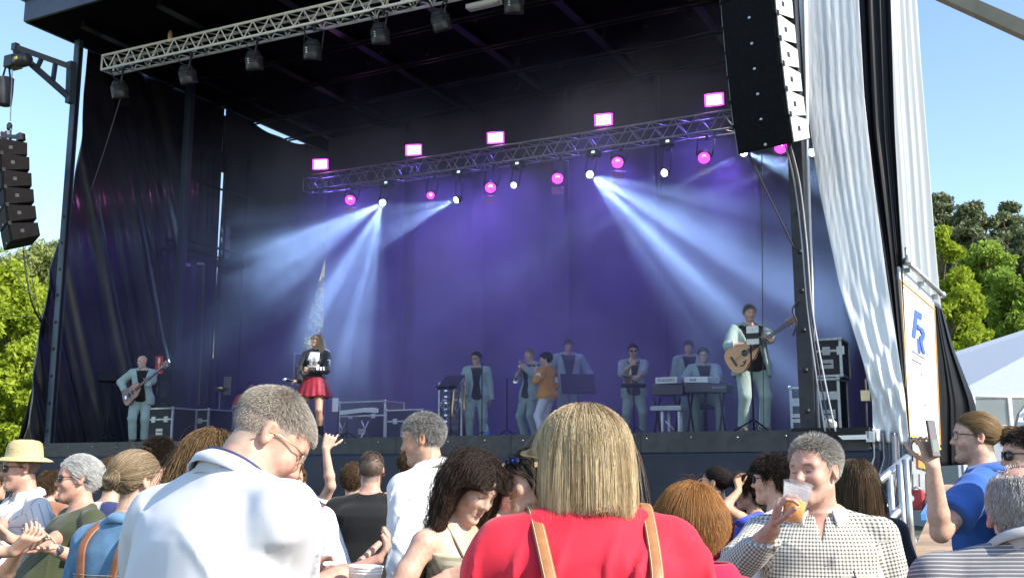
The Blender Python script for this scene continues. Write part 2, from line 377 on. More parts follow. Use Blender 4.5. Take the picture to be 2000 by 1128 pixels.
# chain hoists of the front truss
for px in (333,):
    p = front(px, 70, .5); c = empty('truss_hoist', p, 'thin chain and hook holding up the front truss', 'hoist')
    MB().tube([E(*uwz(p)[:2], ZR-.05), front(px, 62, .5)], .012, 6).build('chain', galv, c)
    MB().lathe(front(px, 62, .5), -ZZ, [(0, .03), (.05, .045), (.2, .045), (.24, .02)], 12).build('hook_block', mat('hoist_yellow', (.6, .5, .25), .5), c)
    MB().tube([front(px, 72, .5), front(px-12, 84, .5)], .01, 6).build('sling', cable_black, c); MB().tube([front(px, 72, .5), front(px+12, 79, .5)], .01, 6).build('sling', cable_black, c)
# ================================================================== LAMPS AND SMOKE
lamp_body = mat('lamp_body', (.028, .028, .03), .4, .1, var=.2, bump=.1)
lamp_fin = mat('lamp_fin', (.05, .05, .052), .35, .3)
MAG = (.95, .10, 1.0)
glow_mag = mat('lens_magenta', (.5, .05, .5), .3, emit=(1, .04, .85), estr=2.6)
glow_core = mat('lens_core', (.8, .4, .8), .3, emit=(1, .45, .95), estr=9)
glow_white = mat('lens_white', (.8, .85, .9), .3, emit=(.72, .86, 1), estr=22)
glow_dim = mat('lens_dim', (.5, .6, .7), .3, emit=(.6, .75, 1), estr=3)
def spot(p, d, energy, col, ang, blend=.4, rad=.06, name='lamp_light', parent=None, cast=True):
    l = bpy.data.lights.new(name, 'SPOT'); l.energy = energy; l.color = col; l.spot_size = R(ang); l.spot_blend = blend; l.shadow_soft_size = rad
    o = bpy.data.objects.new(name, l); COL.objects.link(o); o.location = p; o.rotation_euler = Vector(d).to_track_quat('-Z', 'Y').to_euler()
    if parent is not None: o.parent = parent; o.matrix_parent_inverse = parent_world(parent).inverted()
    return o
def gobo(o, seed):
    """patterned disc in the lamp that breaks its beam into streaks"""
    l = o.data; l.use_nodes = True; n = l.node_tree.nodes; k = l.node_tree.links; em = n.get('Emission') or n.new('ShaderNodeEmission')
    tc = n.new('ShaderNodeTexCoord'); ns = n.new('ShaderNodeTexNoise'); ns.noise_dimensions = '4D'; ns.inputs['W'].default_value = seed; ns.inputs['Scale'].default_value = 13; ns.inputs['Detail'].default_value = 2
    mr = n.new('ShaderNodeMapRange'); mr.inputs[1].default_value = .40; mr.inputs[2].default_value = .64; mr.inputs[3].default_value = .08; mr.inputs[4].default_value = 2.6
    k.new(tc.outputs['Normal'], ns.inputs['Vector']); k.new(ns.outputs[0], mr.inputs[0]); k.new(mr.outputs[0], em.inputs['Strength'])
def par_body(t, p, aim, r, L, lens=None, yoke_up=None, lensr=.85, recess=.0):
    """cylinder lamp at p (front centre) aiming along aim"""
    aim = Vector(aim).normalized()
    MB().lathe(p-aim*L, aim, [(0, r*.45), (.01, r*.62), (L*.18, r*.82), (L*.3, r*.9), (L*.32, r), (L*.92, r), (L, r*.97), (L-.004, r*.86), (L-.03, r*.84)], 20, False).build('housing', lamp_body, t)
    for k in range(3):
        h = L*(.36+.1*k); MB().lathe(p-aim*(L-h), aim, [(0, r*1.0), (.004, r*1.05), (.018, r*1.05), (.022, r)], 20, False).build('cooling_rib', lamp_fin, t)
    if lens is not None: MB().lathe(p-aim*(.028+recess), aim, [(0, r*lensr), (.012, r*lensr*.8), (.018, r*.1)], 20).build('lens', lens, t)
    if yoke_up is not None:
        s = aim.cross(yoke_up-p); s = s.normalized() if s.length > 1e-4 else UU
        c = p-aim*L*.5; top = Vector(yoke_up)
        MB().tube([c-s*r*1.12, c-s*r*1.2+(top-c)*.8, c+s*r*1.2+(top-c)*.8, c+s*r*1.12], .014, 6).build('yoke', lamp_body, t)
        MB().tube([c+(top-c)*.75, top], .03, 8).build('clamp', lamp_fin, t)
def truss_bottom(A, B, px, w_, s):
    """point below lower front chord at pixel column px"""
    best = None
    for k in range(401):
        P = A.lerp(B, k/400); q = proj(P)
        if best is None or abs(q[0]-px) < best[0]: best = (abs(q[0]-px), P)
    return best[1]-ZZ*s
def proj(P):
    X, Y, Z = P.x, P.y, P.z-CZ; d = Y*CP+Z*SP; v = Z*CP-Y*SP
    return (1000+F*X/d, 564-F*v/d)
# front truss lamps (unlit, aimed down and back)
FT = [(236, 192, .15, .1), (370, 164, .3, .1), (498, 137, .1, .05), (610, 117, -.1, .1), (744, 86, .1, .1), (866, 60, .45, .1), (1004, 27, .0, .1)]
FTL = ['round dark lamp hanging at the left end of the bright truss', 'tilted dark lamp, second from the left on the bright truss', 'dark lamp third from the left under the bright truss', 'dark lamp fourth along the bright truss, in the cables',
       'dark lamp with violet gleam on its rim under the bright truss', 'tilted dark lamp beside the violet edged one', 'dark lamp at the top edge beside the work light']
for i, (px, py, ta, tb) in enumerate(FT):
    tb_ = truss_bottom(fa, fb, px, .35, .30); p = front(px, py, .55); aim = Vector((ta*.6, .25+tb, -1)).normalized()
    t = empty('truss_lamp', p, FTL[i], 'stage lamp', 'dark lamps under the front truss')
    par_body(t, p, aim, .165, .36, mat('lens_off', (.05, .045, .09), .15), tb_+WW*.1)
    c = p-aim*.36
    MB().tube([c, c+UU*.12+ZZ*.06, c+UU*.22+ZZ*.22, tb_+UU*.3], .012, 6).build('power_cable', cable_black, t)
    MB().frame(p-aim*.12-WW*.168, aim.cross(WW).normalized(), WW, aim, .03, .012, .11).build('label_plate', galv, t)
# festoon cable along front truss
cb = []
for k in range(60):
    P = fa.lerp(fb, k/59)-ZZ*(.31+.09*abs(math.sin(k*.45)))+WW*(.02*math.sin(k)); cb.append(P)
tag(MB().tube(cb, .013, 6).build('festoon_cable', cable_black), 'black cable looped along the bottom of the bright truss', 'cable')
# flood panels standing on the rear truss
FLD = [(626, 321), (808, 293), (968, 269), (1179, 234), (1395, 195)]
FLL = ['leftmost magenta flood panel standing on the rear truss', 'magenta flood panel second from the left on the rear truss', 'magenta flood panel in the middle of the rear truss', 'magenta flood panel fourth from the left above the rear truss', 'magenta flood panel beside the right loudspeaker column']
for i, (px, py) in enumerate(FLD):
    p = front(px, py, WT+.1); aim = (Vector((0, 0, CZ+1))-p); aim.z *= .5; aim = (aim.normalized()*.75-WW*.5).normalized()
    x = aim.cross(ZZ).normalized(); z = x.cross(aim)
    t = empty('flood_panel', p, FLL[i], 'flood light', 'magenta flood panels on the rear truss')
    MB().frame(p-aim*.045, x, aim, z, .36, .08, .25).build('housing', lamp_body, t, True, .01)
    MB().frame(p+aim*.002, x, aim, z, .29, .012, .185).build('lens', mat('flood_face', (.6, .2, .6), .3, emit=(1, .36, .97), estr=8), t)
    for sx in (-1, 1): MB().frame(p+aim*.01+x*sx*.17, x, aim, z, .03, .03, .24).build('barn_door', mat('barn_spill_glow', (.45, .12, .45), .4, emit=(.75, .05, .8), estr=1.6), t)  # barn doors glow by themselves, in place of the panel's spill light
    for sz in (-1, 1): MB().frame(p+aim*.01+z*sz*.115, x, aim, z, .29, .03, .024).build('barn_door', mat('barn_spill_glow', (.45, .12, .45), .4), t)
    MB().tube([p-aim*.05-z*.12, p-aim*.05-z*.24], .018, 8).build('stand', lamp_body, t)
# magenta pars
PAR = [(684, 391, 1), (841, 382, 1), (958, 367, 1), (1089, 349, 1), (1206, 318, 1), (1375, 309, 1), (1525, 289, 1)]
PL = ['round magenta lamp at the left end of the rear truss', 'small round magenta lamp left of the white beam', 'round magenta lamp beneath the middle flood panel', 'round magenta lamp hung right of the middle, left of the brightest beam',
      'round magenta lamp just right of the brightest white beam', 'round magenta lamp left of the right loudspeaker column', 'round magenta lamp half hidden under the right loudspeaker column']
for i, (px, py, k) in enumerate(PAR):
    p = front(px, py, WT+.18); aim = (Vector((0, 0, CZ))-p).normalized(); aim = (aim*.8-ZZ*.25).normalized()
    t = empty('par_lamp', p, PL[i], 'stage lamp', 'round magenta lamps under the rear truss')
    r = .135 if i != 1 else .10
    tb_ = truss_bottom(ra, rb, px, WT, .36)+WW*.18
    par_body(t, p, aim, r, .24, glow_mag, tb_, .9)
    MB().lathe(p-aim*.0085+ZZ*r*.2, aim, [(0, r*.62), (.002, r*.60), (.002, r*.42), (0, r*.40)], 18, False).build('lens_ring', mat('ring_dark', (.12, .01, .12), .3), t)
    MB().lathe(p-aim*.01+ZZ*r*.2, aim, [(0, r*.34), (.012, r*.28)], 14).build('bulb', glow_core, t)
    MB().frame(p-aim*.05-ZZ*(r+.13), aim.cross(ZZ).normalized(), aim, ZZ, r*1.9, .05, .15).build('barn_door', mat('door_lamp_tint', (.30, .10, .36), .25, .3), t)  # violet base colour stands for lamp light reflected off the door
for i, (px, py) in enumerate(FLD):
    p = front(px, py, WT+.75)
    spot(p, (front(px+120-120*i*.6, 640, WB)-p), 330, (.21, .12, 1.0), 120, .9, .2, 'flood_light', None)
for px, py, tx, ty, e in ((700, 392, 560, 640, 260), (958, 372, 930, 760, 300), (1206, 325, 1250, 760, 300), (1420, 309, 1480, 760, 260)):
    p = front(px, py, WT+.75); spot(p, front(tx, ty, 4.2)-p, e*.6, (.28, .13, 1), 95, .9, .15, 'par_light', None)
# moving heads: (px,py, list of (target px, py, w, energy, angle))
HEADS = [
    (747, 396, 'moving head lamp with a round white lens above the left beam', 1, [(688, 560, 2.4, 2300, 15), (604, 474, 2.4, 2600, 13), (580, 520, 2.8, 800, 11)]),
    (890, 391, 'moving head lamp seen side on, throwing a beam to the left', 0, [(700, 480, 2.8, 1500, 12), (690, 425, 2.8, 900, 11)]),
    (1003, 362, 'small moving head lamp between the magenta lamps', 1, [(820, 470, 3, 60, 6)]),
    (1152, 341, 'moving head lamp throwing the brightest beam to the right', 1, [(1390, 520, 2.8, 3200, 12), (1500, 520, 2.9, 2000, 10), (1500, 430, 3, 1100, 9), (1330, 560, 2.9, 1300, 11)]),
    (1297, 338, 'small moving head lamp right of the magenta lamp, weak beam', 1, [(1210, 362, 4.8, 120, 6), (980, 500, 3, 380, 9)]),
    (1453, 298, 'moving head lamp below the right loudspeaker column', 1, [(1585, 340, 4.0, 900, 14), (1130, 460, 3.2, 700, 9)]),
    (1585, 298, 'small moving head lamp right of the dark column', 1, [(1250, 430, 3.4, 600, 8), (1660, 400, 4, 250, 10)]),
]
for px, py, lab, face, beams in HEADS:
    p = front(px, py, WT+.1); t = empty('moving_head', p, lab, 'stage lamp', 'white beam lamps under the rear truss')
    tgt = front(*beams[0][:3]); aim = (tgt-p).normalized(); tb_ = truss_bottom(ra, rb, px, WT, .36)+WW*.18
    if face: aimL = ((Vector((0, 0, CZ))-p).normalized()*.75+aim*.5).normalized()
    else: aimL = aim
    par_body(t, p, aimL, .08, .2, glow_white if beams[0][3] > 100 else glow_dim, tb_-ZZ*.08, .92)
    MB().frame(tb_-ZZ*.05, UU, WW, ZZ, .26, .2, .12).build('base_box', lamp_body, t)
    MB().frame(tb_-ZZ*.05-WW*.102-UU*.04, UU, WW, ZZ, .07, .006, .045).build('display', mat('display_lit', (.3, .4, .5), .3, emit=(.55, .75, 1), estr=1.2), t)
    for (tx, ty, tw, en, an) in beams:
        q = front(tx, ty, tw); bo_ = spot(p+(q-p).normalized()*.16, q-p, en*BEAM, (.42, .66, 1.0), an*1.35, .85, .03, 'beam_light', None); gobo(bo_, px*.01+tx*.37)
# smoke
sm = MB().sbox(.45, wall_u-.12, .35, WB-.25, FL+.03, ZR-.5).build('stage_smoke', None)
tag(sm, kind='stuff')
m = bpy.data.materials.new('smoke'); m.use_nodes = True; n = m.node_tree.nodes; l = m.node_tree.links; n.remove(n['Principled BSDF'])
pv = n.new('ShaderNodeVolumePrincipled'); pv.inputs['Color'].default_value = (.74, .78, .95, 1); pv.inputs['Density'].default_value = SMOKE; pv.inputs['Anisotropy'].default_value = .25
l.new(pv.outputs[0], n['Material Output'].inputs['Volume']); sm.data.materials.append(m)
if SMOKE_NOISE:
    tc = n.new('ShaderNodeTexCoord'); ns = n.new('ShaderNodeTexNoise'); ns.inputs['Scale'].default_value = .55; ns.inputs['Detail'].default_value = 3
    l.new(tc.outputs['Object'], ns.inputs['Vector']); mr = n.new('ShaderNodeMapRange'); mr.inputs[1].default_value = .38; mr.inputs[2].default_value = .68
    mr.inputs[3].default_value = SMOKE*.3; mr.inputs[4].default_value = SMOKE*1.9; l.new(ns.outputs[0], mr.inputs[0])
    sp = n.new('ShaderNodeSeparateXYZ'); l.new(tc.outputs['Object'], sp.inputs[0]); zr = n.new('ShaderNodeMapRange'); zr.interpolation_type = 'SMOOTHSTEP'
    zr.inputs[1].default_value = ZR-1.4; zr.inputs[2].default_value = FL+4.4; zr.inputs[3].default_value = .02; zr.inputs[4].default_value = 1; l.new(sp.outputs[2], zr.inputs[0])
    xr = n.new('ShaderNodeMapRange'); xr.interpolation_type = 'SMOOTHSTEP'; xr.inputs[1].default_value = -10.5; xr.inputs[2].default_value = -3.5; xr.inputs[3].default_value = .7; xr.inputs[4].default_value = 1; l.new(sp.outputs[0], xr.inputs[0])
    mz = n.new('ShaderNodeMath'); mz.operation = 'MULTIPLY'; l.new(zr.outputs[0], mz.inputs[0]); l.new(xr.outputs[0], mz.inputs[1]); zr = mz
    mu = n.new('ShaderNodeMath'); mu.operation = 'MULTIPLY'; l.new(mr.outputs[0], mu.inputs[0]); l.new(zr.outputs[0], mu.inputs[1]); l.new(mu.outputs[0], pv.inputs['Density'])
    S.cycles.volume_step_rate = 4.0; S.cycles.volume_max_steps = 64
# ================================================================== RIGHT SIDE: TARPS, TRUCK, RAMP, STAIRS, LOUDSPEAKERS
def vplane(px, py, P0, d):
    """point at a pixel on the vertical plane through P0 along horizontal direction d"""
    n = Vector((d.y, -d.x, 0)).normalized(); r = ray(px, py); t = (P0.x*n.x+P0.y*n.y)/(r.x*n.x+r.y*n.y)
    return Vector((r.x*t, r.y*t, CZ+r.z*t))
def tarp(name, left, right, label, m, ny=60, nx=60, amp=.05, freq=6, seed=1, nrm=None, crumple=0.0, grow=1.0, thick=.006):
    """left/right: [(t, px, py, w)]; folds run from edge to edge of the sheet"""
    A = curve3(left, ny); B = curve3(right, ny); A = smooth_cols(A); B = smooth_cols(B)
    a = np.array([front(*q) for q in A]); b = np.array([front(*q) for q in B])
    s = np.linspace(0, 1, nx)[None, :, None]; P = a[:, None, :]*(1-s)+b[:, None, :]*s
    n = np.array(-WW if nrm is None else nrm); t = np.linspace(0, 1, ny)[:, None]; sg = s[:, :, 0]
    D = fold(sg*freq+np.sin(t*5+seed)*.08, seed)*amp*(1+(grow-1)*t)+fold(sg*freq*2.6+t*.4, seed+3)*amp*.4
    if crumple:
        D = D+crumple*(np.sin(t*23+sg*9+seed)*np.sin(sg*13+t*7)+.6*np.sin(t*41-sg*17))*np.clip((t-.55)*2.5, 0, 1)
    P = P+n[None, None, :]*D[:, :, None]
    o = solid(MB().grid(P).build(name, m, None, False), thick, 0); return tag(o, label, 'tarp')
def smooth_cols(A):
    return np.stack([smooth1(A[:, k], 4) for k in range(A.shape[1])], 1)
tarp_dull = mat('tarp_dull', (.006, .006, .008), .45, var=.3, scale=3, bump=.15, bscale=6, spec=.22)
silver = mat('tarp_silver', (.74, .74, .73), .34, .1, var=.08, scale=1.5, bump=.38, bscale=7, bdist=.02, stretch=(3, 3, .4))
satin = mat('tarp_satin', (.22, .22, .235), .28, .5, var=.1, scale=2, bump=.3, bscale=5, bdist=.03)
tarp('silver_tarp', [(0, 1556, -60, .25), (.25, 1572, 180, .25), (.45, 1598, 360, .2), (.62, 1640, 560, .1), (.80, 1690, 720, .0), (.9, 1704, 790, -.02), (1, 1706, 860, -.02)],
     [(0, 1674, -60, .3), (.25, 1688, 190, .3), (.45, 1708, 370, .2), (.62, 1734, 560, .1), (.8, 1762, 740, 0), (.9, 1770, 800, 0), (1, 1776, 870, 0)],
     'silver white tarp hanging in folds down the right front corner of the stage', silver, 110, 150, .0075, 2.2, 8, crumple=.035)
tarp('satin_tarp', [(0, 1702, 836, .02), (.35, 1708, 890, .0), (.7, 1690, 935, -.1), (1, 1672, 985, -.15)], [(0, 1778, 850, 0), (.35, 1782, 910, -.05), (.7, 1780, 960, -.1), (1, 1770, 1040, -.1)],
     'crumpled grey satin end of the tarp bunched behind the stair rail', satin, 50, 60, .07, 3, 12, crumple=.05)
tarp('black_tarp', [(0, 1670, -60, .45), (.35, 1688, 260, .45), (.65, 1732, 540, .4), (.85, 1758, 740, .3), (1, 1772, 900, .3)],
     [(0, 1738, -60, .5), (.35, 1748, 260, .5), (.65, 1764, 540, .5), (.85, 1772, 740, .5), (1, 1784, 900, .5)],
     'black tarp strip between the silver tarp and the white sheet', tarp_dull, 70, 40, .03, 3, 7)
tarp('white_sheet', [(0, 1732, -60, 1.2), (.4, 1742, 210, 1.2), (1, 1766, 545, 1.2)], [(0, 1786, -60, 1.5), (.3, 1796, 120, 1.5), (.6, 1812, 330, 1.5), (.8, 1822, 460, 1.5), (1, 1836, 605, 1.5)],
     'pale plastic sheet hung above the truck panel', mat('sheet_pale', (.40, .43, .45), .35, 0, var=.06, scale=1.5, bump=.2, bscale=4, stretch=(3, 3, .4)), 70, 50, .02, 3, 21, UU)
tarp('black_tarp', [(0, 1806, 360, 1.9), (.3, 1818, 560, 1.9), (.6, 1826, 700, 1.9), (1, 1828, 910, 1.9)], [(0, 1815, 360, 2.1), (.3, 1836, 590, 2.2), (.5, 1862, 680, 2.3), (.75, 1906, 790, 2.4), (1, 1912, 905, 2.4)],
     'glossy black tarp flaring out to the right of the white truck panel', tarp_dull, 60, 40, .05, 3, 5)
# right inner wall keeps the sun off the band
wp = np.array([[E(-.05+.008*j+.04*math.sin(j*1.1), .55+j*.18, z) for j in range(39)] for z in np.linspace(ZR-.02, FL-.5, 12)])
tag(solid(MB().grid(wp).build('side_curtain', cloth_black, None, False), .01), 'black curtain closing the right side of the stage', 'tarp')
# bright rail next to the right column
cR = tag(MB().tube([front(1571, -60, .24), front(1577, 300, .24), front(1585, 560, .24), front(1592, 836, .24)], .026, 8).build('white_rail', white_paint), 'thin white pole standing close to the right column', 'pole')
# truck box with the blue emblem
PT = front(1756, 524, .45); dT = Vector((math.sin(R(50)), math.cos(R(50)), 0))
def TP(px, py): return vplane(px, py, PT, dT)
tl, tr_, br, bl = TP(1756, 520), TP(1824, 583), TP(1836, 878), TP(1775, 852)
nT = Vector((dT.y, -dT.x, 0)).normalized()
if nT.dot(Vector((0, 0, CZ))-PT) < 0: nT = -nT
truck = empty('truck_trailer', Vector((PT.x, PT.y, 0)), 'white truck trailer end with a blue emblem and orange edge', 'truck')
wht = mat('truck_white', (.80, .80, .79), .35, var=.04, scale=2)
inn = -nT*.25
MB().prism([tl, tr_, br, bl], inn).build('body', wht, truck)
orange = mat('trim_orange', (.75, .36, .05), .4, var=.1)
def strip(a, b, w1, m, nm, off=.004):
    a, b = Vector(a), Vector(b); d_ = (b-a).normalized(); q = nT.cross(d_).normalized()*w1
    return MB().prism([a-q/2+nT*off, b-q/2+nT*off, b+q/2+nT*off, a+q/2+nT*off], nT*.008).build(nm, m, truck)
strip(TP(1757, 546), TP(1825, 604), .016, orange, 'trim_line'); strip(TP(1824, 600), TP(1836, 868), .009, orange, 'trim_line'); strip(TP(1758, 550), TP(1776, 846), .012, orange, 'trim_line'); strip(TP(1776, 849), TP(1836, 876), .03, mat('trim_yellow', (.85, .6, .06), .4), 'trim_line', .006)
blue = mat('emblem_blue', (.05, .11, .50), .4, var=.06)
def poly(pts, m, nm, off=.004, th=.006): return MB().prism([TP(*p)+nT*off for p in pts], nT*th).build(nm, m, truck)
poly([(1786, 604), (1800, 613), (1799, 625), (1791, 620), (1790, 632), (1795, 635), (1794, 645), (1789, 642), (1787, 661), (1780, 656)], blue, 'emblem_letter')
R_ = [(1789, 643), (1800, 639), (1804, 646), (1804, 664), (1801, 669), (1806, 694), (1799, 687), (1795, 668), (1795, 690), (1788, 684)]
poly([(1791, 636), (1801, 641), (1805, 650), (1804, 662), (1800, 667), (1806, 693), (1800, 688), (1795, 668), (1795, 655), (1799, 656), (1799, 650), (1796, 648), (1796, 645), (1790, 641)], blue, 'emblem_letter', .011)
poly([(1791, 660), (1796, 662), (1797, 691), (1792, 687)], blue, 'emblem_letter', .004)
strip(TP(1781, 684), TP(1806, 700), .02, mat('print_grey', (.35, .36, .4), .5), 'print_line'); strip(TP(1780, 700), TP(1800, 711), .015, mat('print_grey', (.35, .36, .4), .5), 'print_line')
for q in ((1764, 560), (1776, 556), (1817, 607), (1800, 730), (1806, 790)): MB().lathe(TP(*q)+nT*.003, nT, [(0, .02), (.01, .016)], 8).build('rivet', galv, truck)
# roller above the panel
ro = empty('tarp_roller', tl, 'grey metal roller bar sloping above the white truck panel', 'roller')
ra_, rb_ = TP(1760, 513)+nT*.08, TP(1829, 577)+nT*.08
MB().tube([ra_, rb_], .036, 14).build('tube', galv, ro); MB().tube([ra_-dT*.03, ra_+dT*.03], .055, 14).build('end_cap', alu, ro); MB().tube([rb_-dT*.04, rb_+dT*.02], .05, 14).build('end_cap', alu, ro)
MB().tube([ra_+ZZ*.02, ra_+ZZ*.19], .02, 8).build('pin', alu, ro)
for k in (.1, .5, .9):
    q = ra_.lerp(rb_, k); MB().frame(q-nT*.05-ZZ*.06, dT, nT, ZZ, .04, .1, .06).build('bracket', galv, ro)
# grey chassis below with lamp
def box4(c, m, nm, par, depth=.6, off=0): return MB().prism([TP(*p)+nT*off for p in c], -nT*min(depth, .3)).build(nm, m, par)
box4([(1776, 856), (1838, 884), (1842, 960), (1782, 965)], mat('chassis_grey', (.36, .37, .38), .5, .3, var=.15), 'chassis', truck, 1.2, -.03)
box4([(1794, 884), (1802, 886), (1803, 914), (1794, 912)], mat('reflector_orange', (.85, .22, .03), .25, coat=.5), 'reflector', truck, .03, .0)
box4([(1803, 886), (1822, 894), (1824, 922), (1804, 914)], mat('reflector_yellow', (.9, .5, .03), .25, coat=.5), 'reflector', truck, .03, .0)
for k in range(4): strip(TP(1786+k*13, 925), TP(1787+k*13, 962), .02, mat('chassis_dark', (.12, .12, .12), .5), 'rib', -.028)
rb2 = MB().frame(at(1790, 975, 12.0)+ZZ*.0, UU, WW, ZZ, .16, .2, .22).build('red_box', mat('paint_red', (.5, .05, .05), .45, bump=.1), None, True, .015)
tag(rb2, 'small red metal box under the truck trailer beside the ramp', 'box')
MB().tube([at(1790, 955, 11.9)-UU*.05, at(1790, 950, 11.9), at(1790, 955, 11.9)+UU*.05], .012, 6).build('handle', galv, rb2)
# wooden ramp up to the truck, plank by plank
ramp = empty('wooden_ramp', at(1815, 1090, 8.6), 'wooden plank ramp rising beside the stair rail to the truck', 'ramp')
wood = [mat('wood_%s' % k, c, .7, var=.2, scale=5, bump=.3, bscale=30, stretch=(1, 12, 1)) for k, c in (('tan', (.36, .25, .16)), ('pale', (.42, .30, .20)), ('brown', (.30, .21, .14)))]
rl0, rl1 = at(1768, 1110, 8.4), at(1842, 945, 13.2); rr0, rr1 = at(2010, 1110, 8.4), at(1935, 945, 13.2)
NP = 26
for k in range(NP):
    a, b = k/NP, (k+.95)/NP; q = [rl0.lerp(rl1, a), rr0.lerp(rr1, a), rr0.lerp(rr1, b), rl0.lerp(rl1, b)]
    MB().prism(q, -ZZ*.045).build('plank', wood[k % 3], ramp)
for A, B in ((rl0, rl1), (rr0, rr1)):
    MB().prism([A-ZZ*.047, B-ZZ*.047, B-ZZ*.2, A-ZZ*.2], Vector((.06, 0, 0))).build('beam', wood[2], ramp)
    for k in (.05, .5, .95):
        q = A.lerp(B, k); MB().frame(Vector((q.x+.03, q.y, (q.z-.2)/2)), Vector((1, 0, 0)), Vector((0, 1, 0)), ZZ, .08, .08, q.z-.2).build('post', wood[2], ramp)
kb = MB().prism([at(1798, 1003, 10.5), at(1832, 945, 12.6), at(1836, 955, 12.6), at(1800, 1015, 10.5)], Vector((.05, 0, .0))).build('kick_board', mat('board_blue', (.05, .2, .55), .5, var=.1))
tag(kb, 'blue board edging the wooden ramp beside the truck', 'board')
# stairs with aluminium rails
st = empty('stair_rail', at(1745, 1080, 10.6), 'aluminium stair rail with two sloping bars beside the grey tarp', 'railing')
YS = 9.0
rails = [((1702, 950), (1772, 893)), ((1735, 1016), (1778, 972)), ((1752, 1090), (1784, 1055))]
for a, b in rails: MB().tube([at(*a, YS-.2), at(*b, YS+.3)], .034, 10).build('rail', alu, st)
for a, b in (((1737, 925), (1752, 1128)), ((1756, 906), (1772, 1128)), ((1768, 896), (1786, 1128)), ((1704, 948), (1716, 1128))): MB().tube([at(*a, YS), at(*b, YS)], .030, 8).build('post', alu, st)
for k in range(5):
    p = at(1722+k*13, 1125-k*18, YS+.4+.12*k); MB().frame(p, Vector((1, 0, 0)), Vector((0, 1, 0)), ZZ, .5, .26, .04).build('step', galv, st)
# stage corner: bracket, strap, lip light
cb2 = empty('stage_corner_frame', front(1690, 850, -.05), 'black steel arm with pale underside at the right stage corner', 'frame')
MB().prism([front(1600, 836, -.06), front(1700, 834, -.06), front(1700, 856, -.06), front(1606, 852, -.06)], -WW*.12).build('arm', black_metal, cb2)
MB().prism([front(1636, 850, -.19), front(1692, 848, -.19), front(1692, 857, -.19), front(1646, 858, -.19)], WW*.06).build('pale_plate', white_paint, cb2)
MB().frame(front(1700, 852, -.12), UU, WW, ZZ, .09, .12, .13).build('end_block', galv, cb2)
spt = empty('ratchet_strap', front(1692, 800, -.1), 'ratchet strap with buckle hanging at the right stage corner', 'strap')
MB().tube([front(1690, 740, -.06), front(1692, 770, -.1), front(1692, 800, -.1), front(1694, 850, -.1)], .012, 6).build('webbing', mat('webbing_dark', (.05, .05, .055), .7), spt)
MB().frame(front(1690, 772, -.12), UU, WW, ZZ, .10, .05, .13).build('buckle', mat('brass', (.5, .42, .26), .35, .8), spt)
MB().lathe(front(1609, 829, -.0), -UU, [(0, .05), (.04, .075), (.12, .07), (.16, .03)], 12).build('lip_lamp', mat('lamp_cream', (.6, .56, .45), .5)); tag(bpy.data.objects['lip_lamp'], 'small cream lamp lying on the stage lip right of the column', 'lamp')
# ---- loudspeaker columns
spk_m = mat('speaker_black', (.009, .009, .010), .75, var=.3, scale=30, bump=.3, bscale=260, spec=.08)
spk_side = mat('speaker_side', (.62, .62, .60), .4, var=.04)
spk_dark = mat('speaker_side_dark', (.009, .008, .009), .7, var=.2, spec=.08)
def speaker_box(par, M, wd, ht, dp, side_m):
    def T(x, y, z): return M @ Vector((x, y, z))
    h = ht/2; w2 = wd/2; k = .72
    MB().add([T(-w2, 0, -h), T(w2, 0, -h), T(w2, 0, h), T(-w2, 0, h), T(-w2, dp, -h*k), T(w2, dp, -h*k), T(w2, dp, h*k), T(-w2, dp, h*k)],
             [(0, 1, 2, 3), (5, 4, 7, 6), (4, 0, 3, 7), (1, 5, 6, 2), (3, 2, 6, 7), (4, 5, 1, 0)]).build('cabinet', spk_m, par)
    MB().add([T(-w2+.02, -.012, -h+.012), T(w2-.02, -.012, -h+.012), T(w2-.02, -.012, h-.012), T(-w2+.02, -.012, h-.012), T(-w2+.02, -.001, -h+.012), T(w2-.02, -.001, -h+.012), T(w2-.02, -.001, h-.012), T(-w2+.02, -.001, h-.012)],
             [(0, 1, 2, 3), (4, 0, 3, 7), (1, 5, 6, 2), (3, 2, 6, 7), (4, 5, 1, 0)]).build('grille', spk_m, par)
    MB().lathe(T(.02, -.013, -h+.05), (M.to_3x3() @ Vector((0, -1, 0))), [(0, .022), (.006, .018)], 10).build('badge', alu, par)
    for sx in (-1, 1):
        x = sx*(w2+.003)
        f = [T(x, .02, -h+.012), T(x, dp-.01, -h*k+.012), T(x, dp-.01, h*k-.012), T(x, .02, h-.012)]
        MB().prism(f, (M.to_3x3() @ Vector((sx*.012, 0, 0)))).build('side_plate', side_m, par)
        x2 = sx*(w2+.018); c = dp*.42
        MB().prism([T(x2, c-.032, -.032), T(x2, c+.032, -.032), T(x2, c+.032, .032), T(x2, c-.032, .032)], (M.to_3x3() @ Vector((sx*.003, 0, 0)))).build('handle_pocket', cable_black, par)
        MB().prism([T(x2, -.0, h-.04), T(x2, .05, h-.04), T(x2, .05, h+.03), T(x2, -.0, h+.03)], (M.to_3x3() @ Vector((sx*.008, 0, 0)))).build('rigging_link', black_metal, par)
def line_array(pts, w_, yaw, wd, ht, dp, side_m, name, labs, group):
    prev = None
    for i, (px, py, pitch) in enumerate(pts):
        p = front(px, py, w_)
        M = Matrix.Translation(p) @ Matrix.Rotation(yaw, 4, 'Z') @ Matrix.Rotation(R(pitch), 4, 'X')
        t = empty(name, p, labs[i], 'loudspeaker', group); speaker_box(t, M, wd, ht, dp, side_m)
yawR = math.atan2(-UU.y, -UU.x)
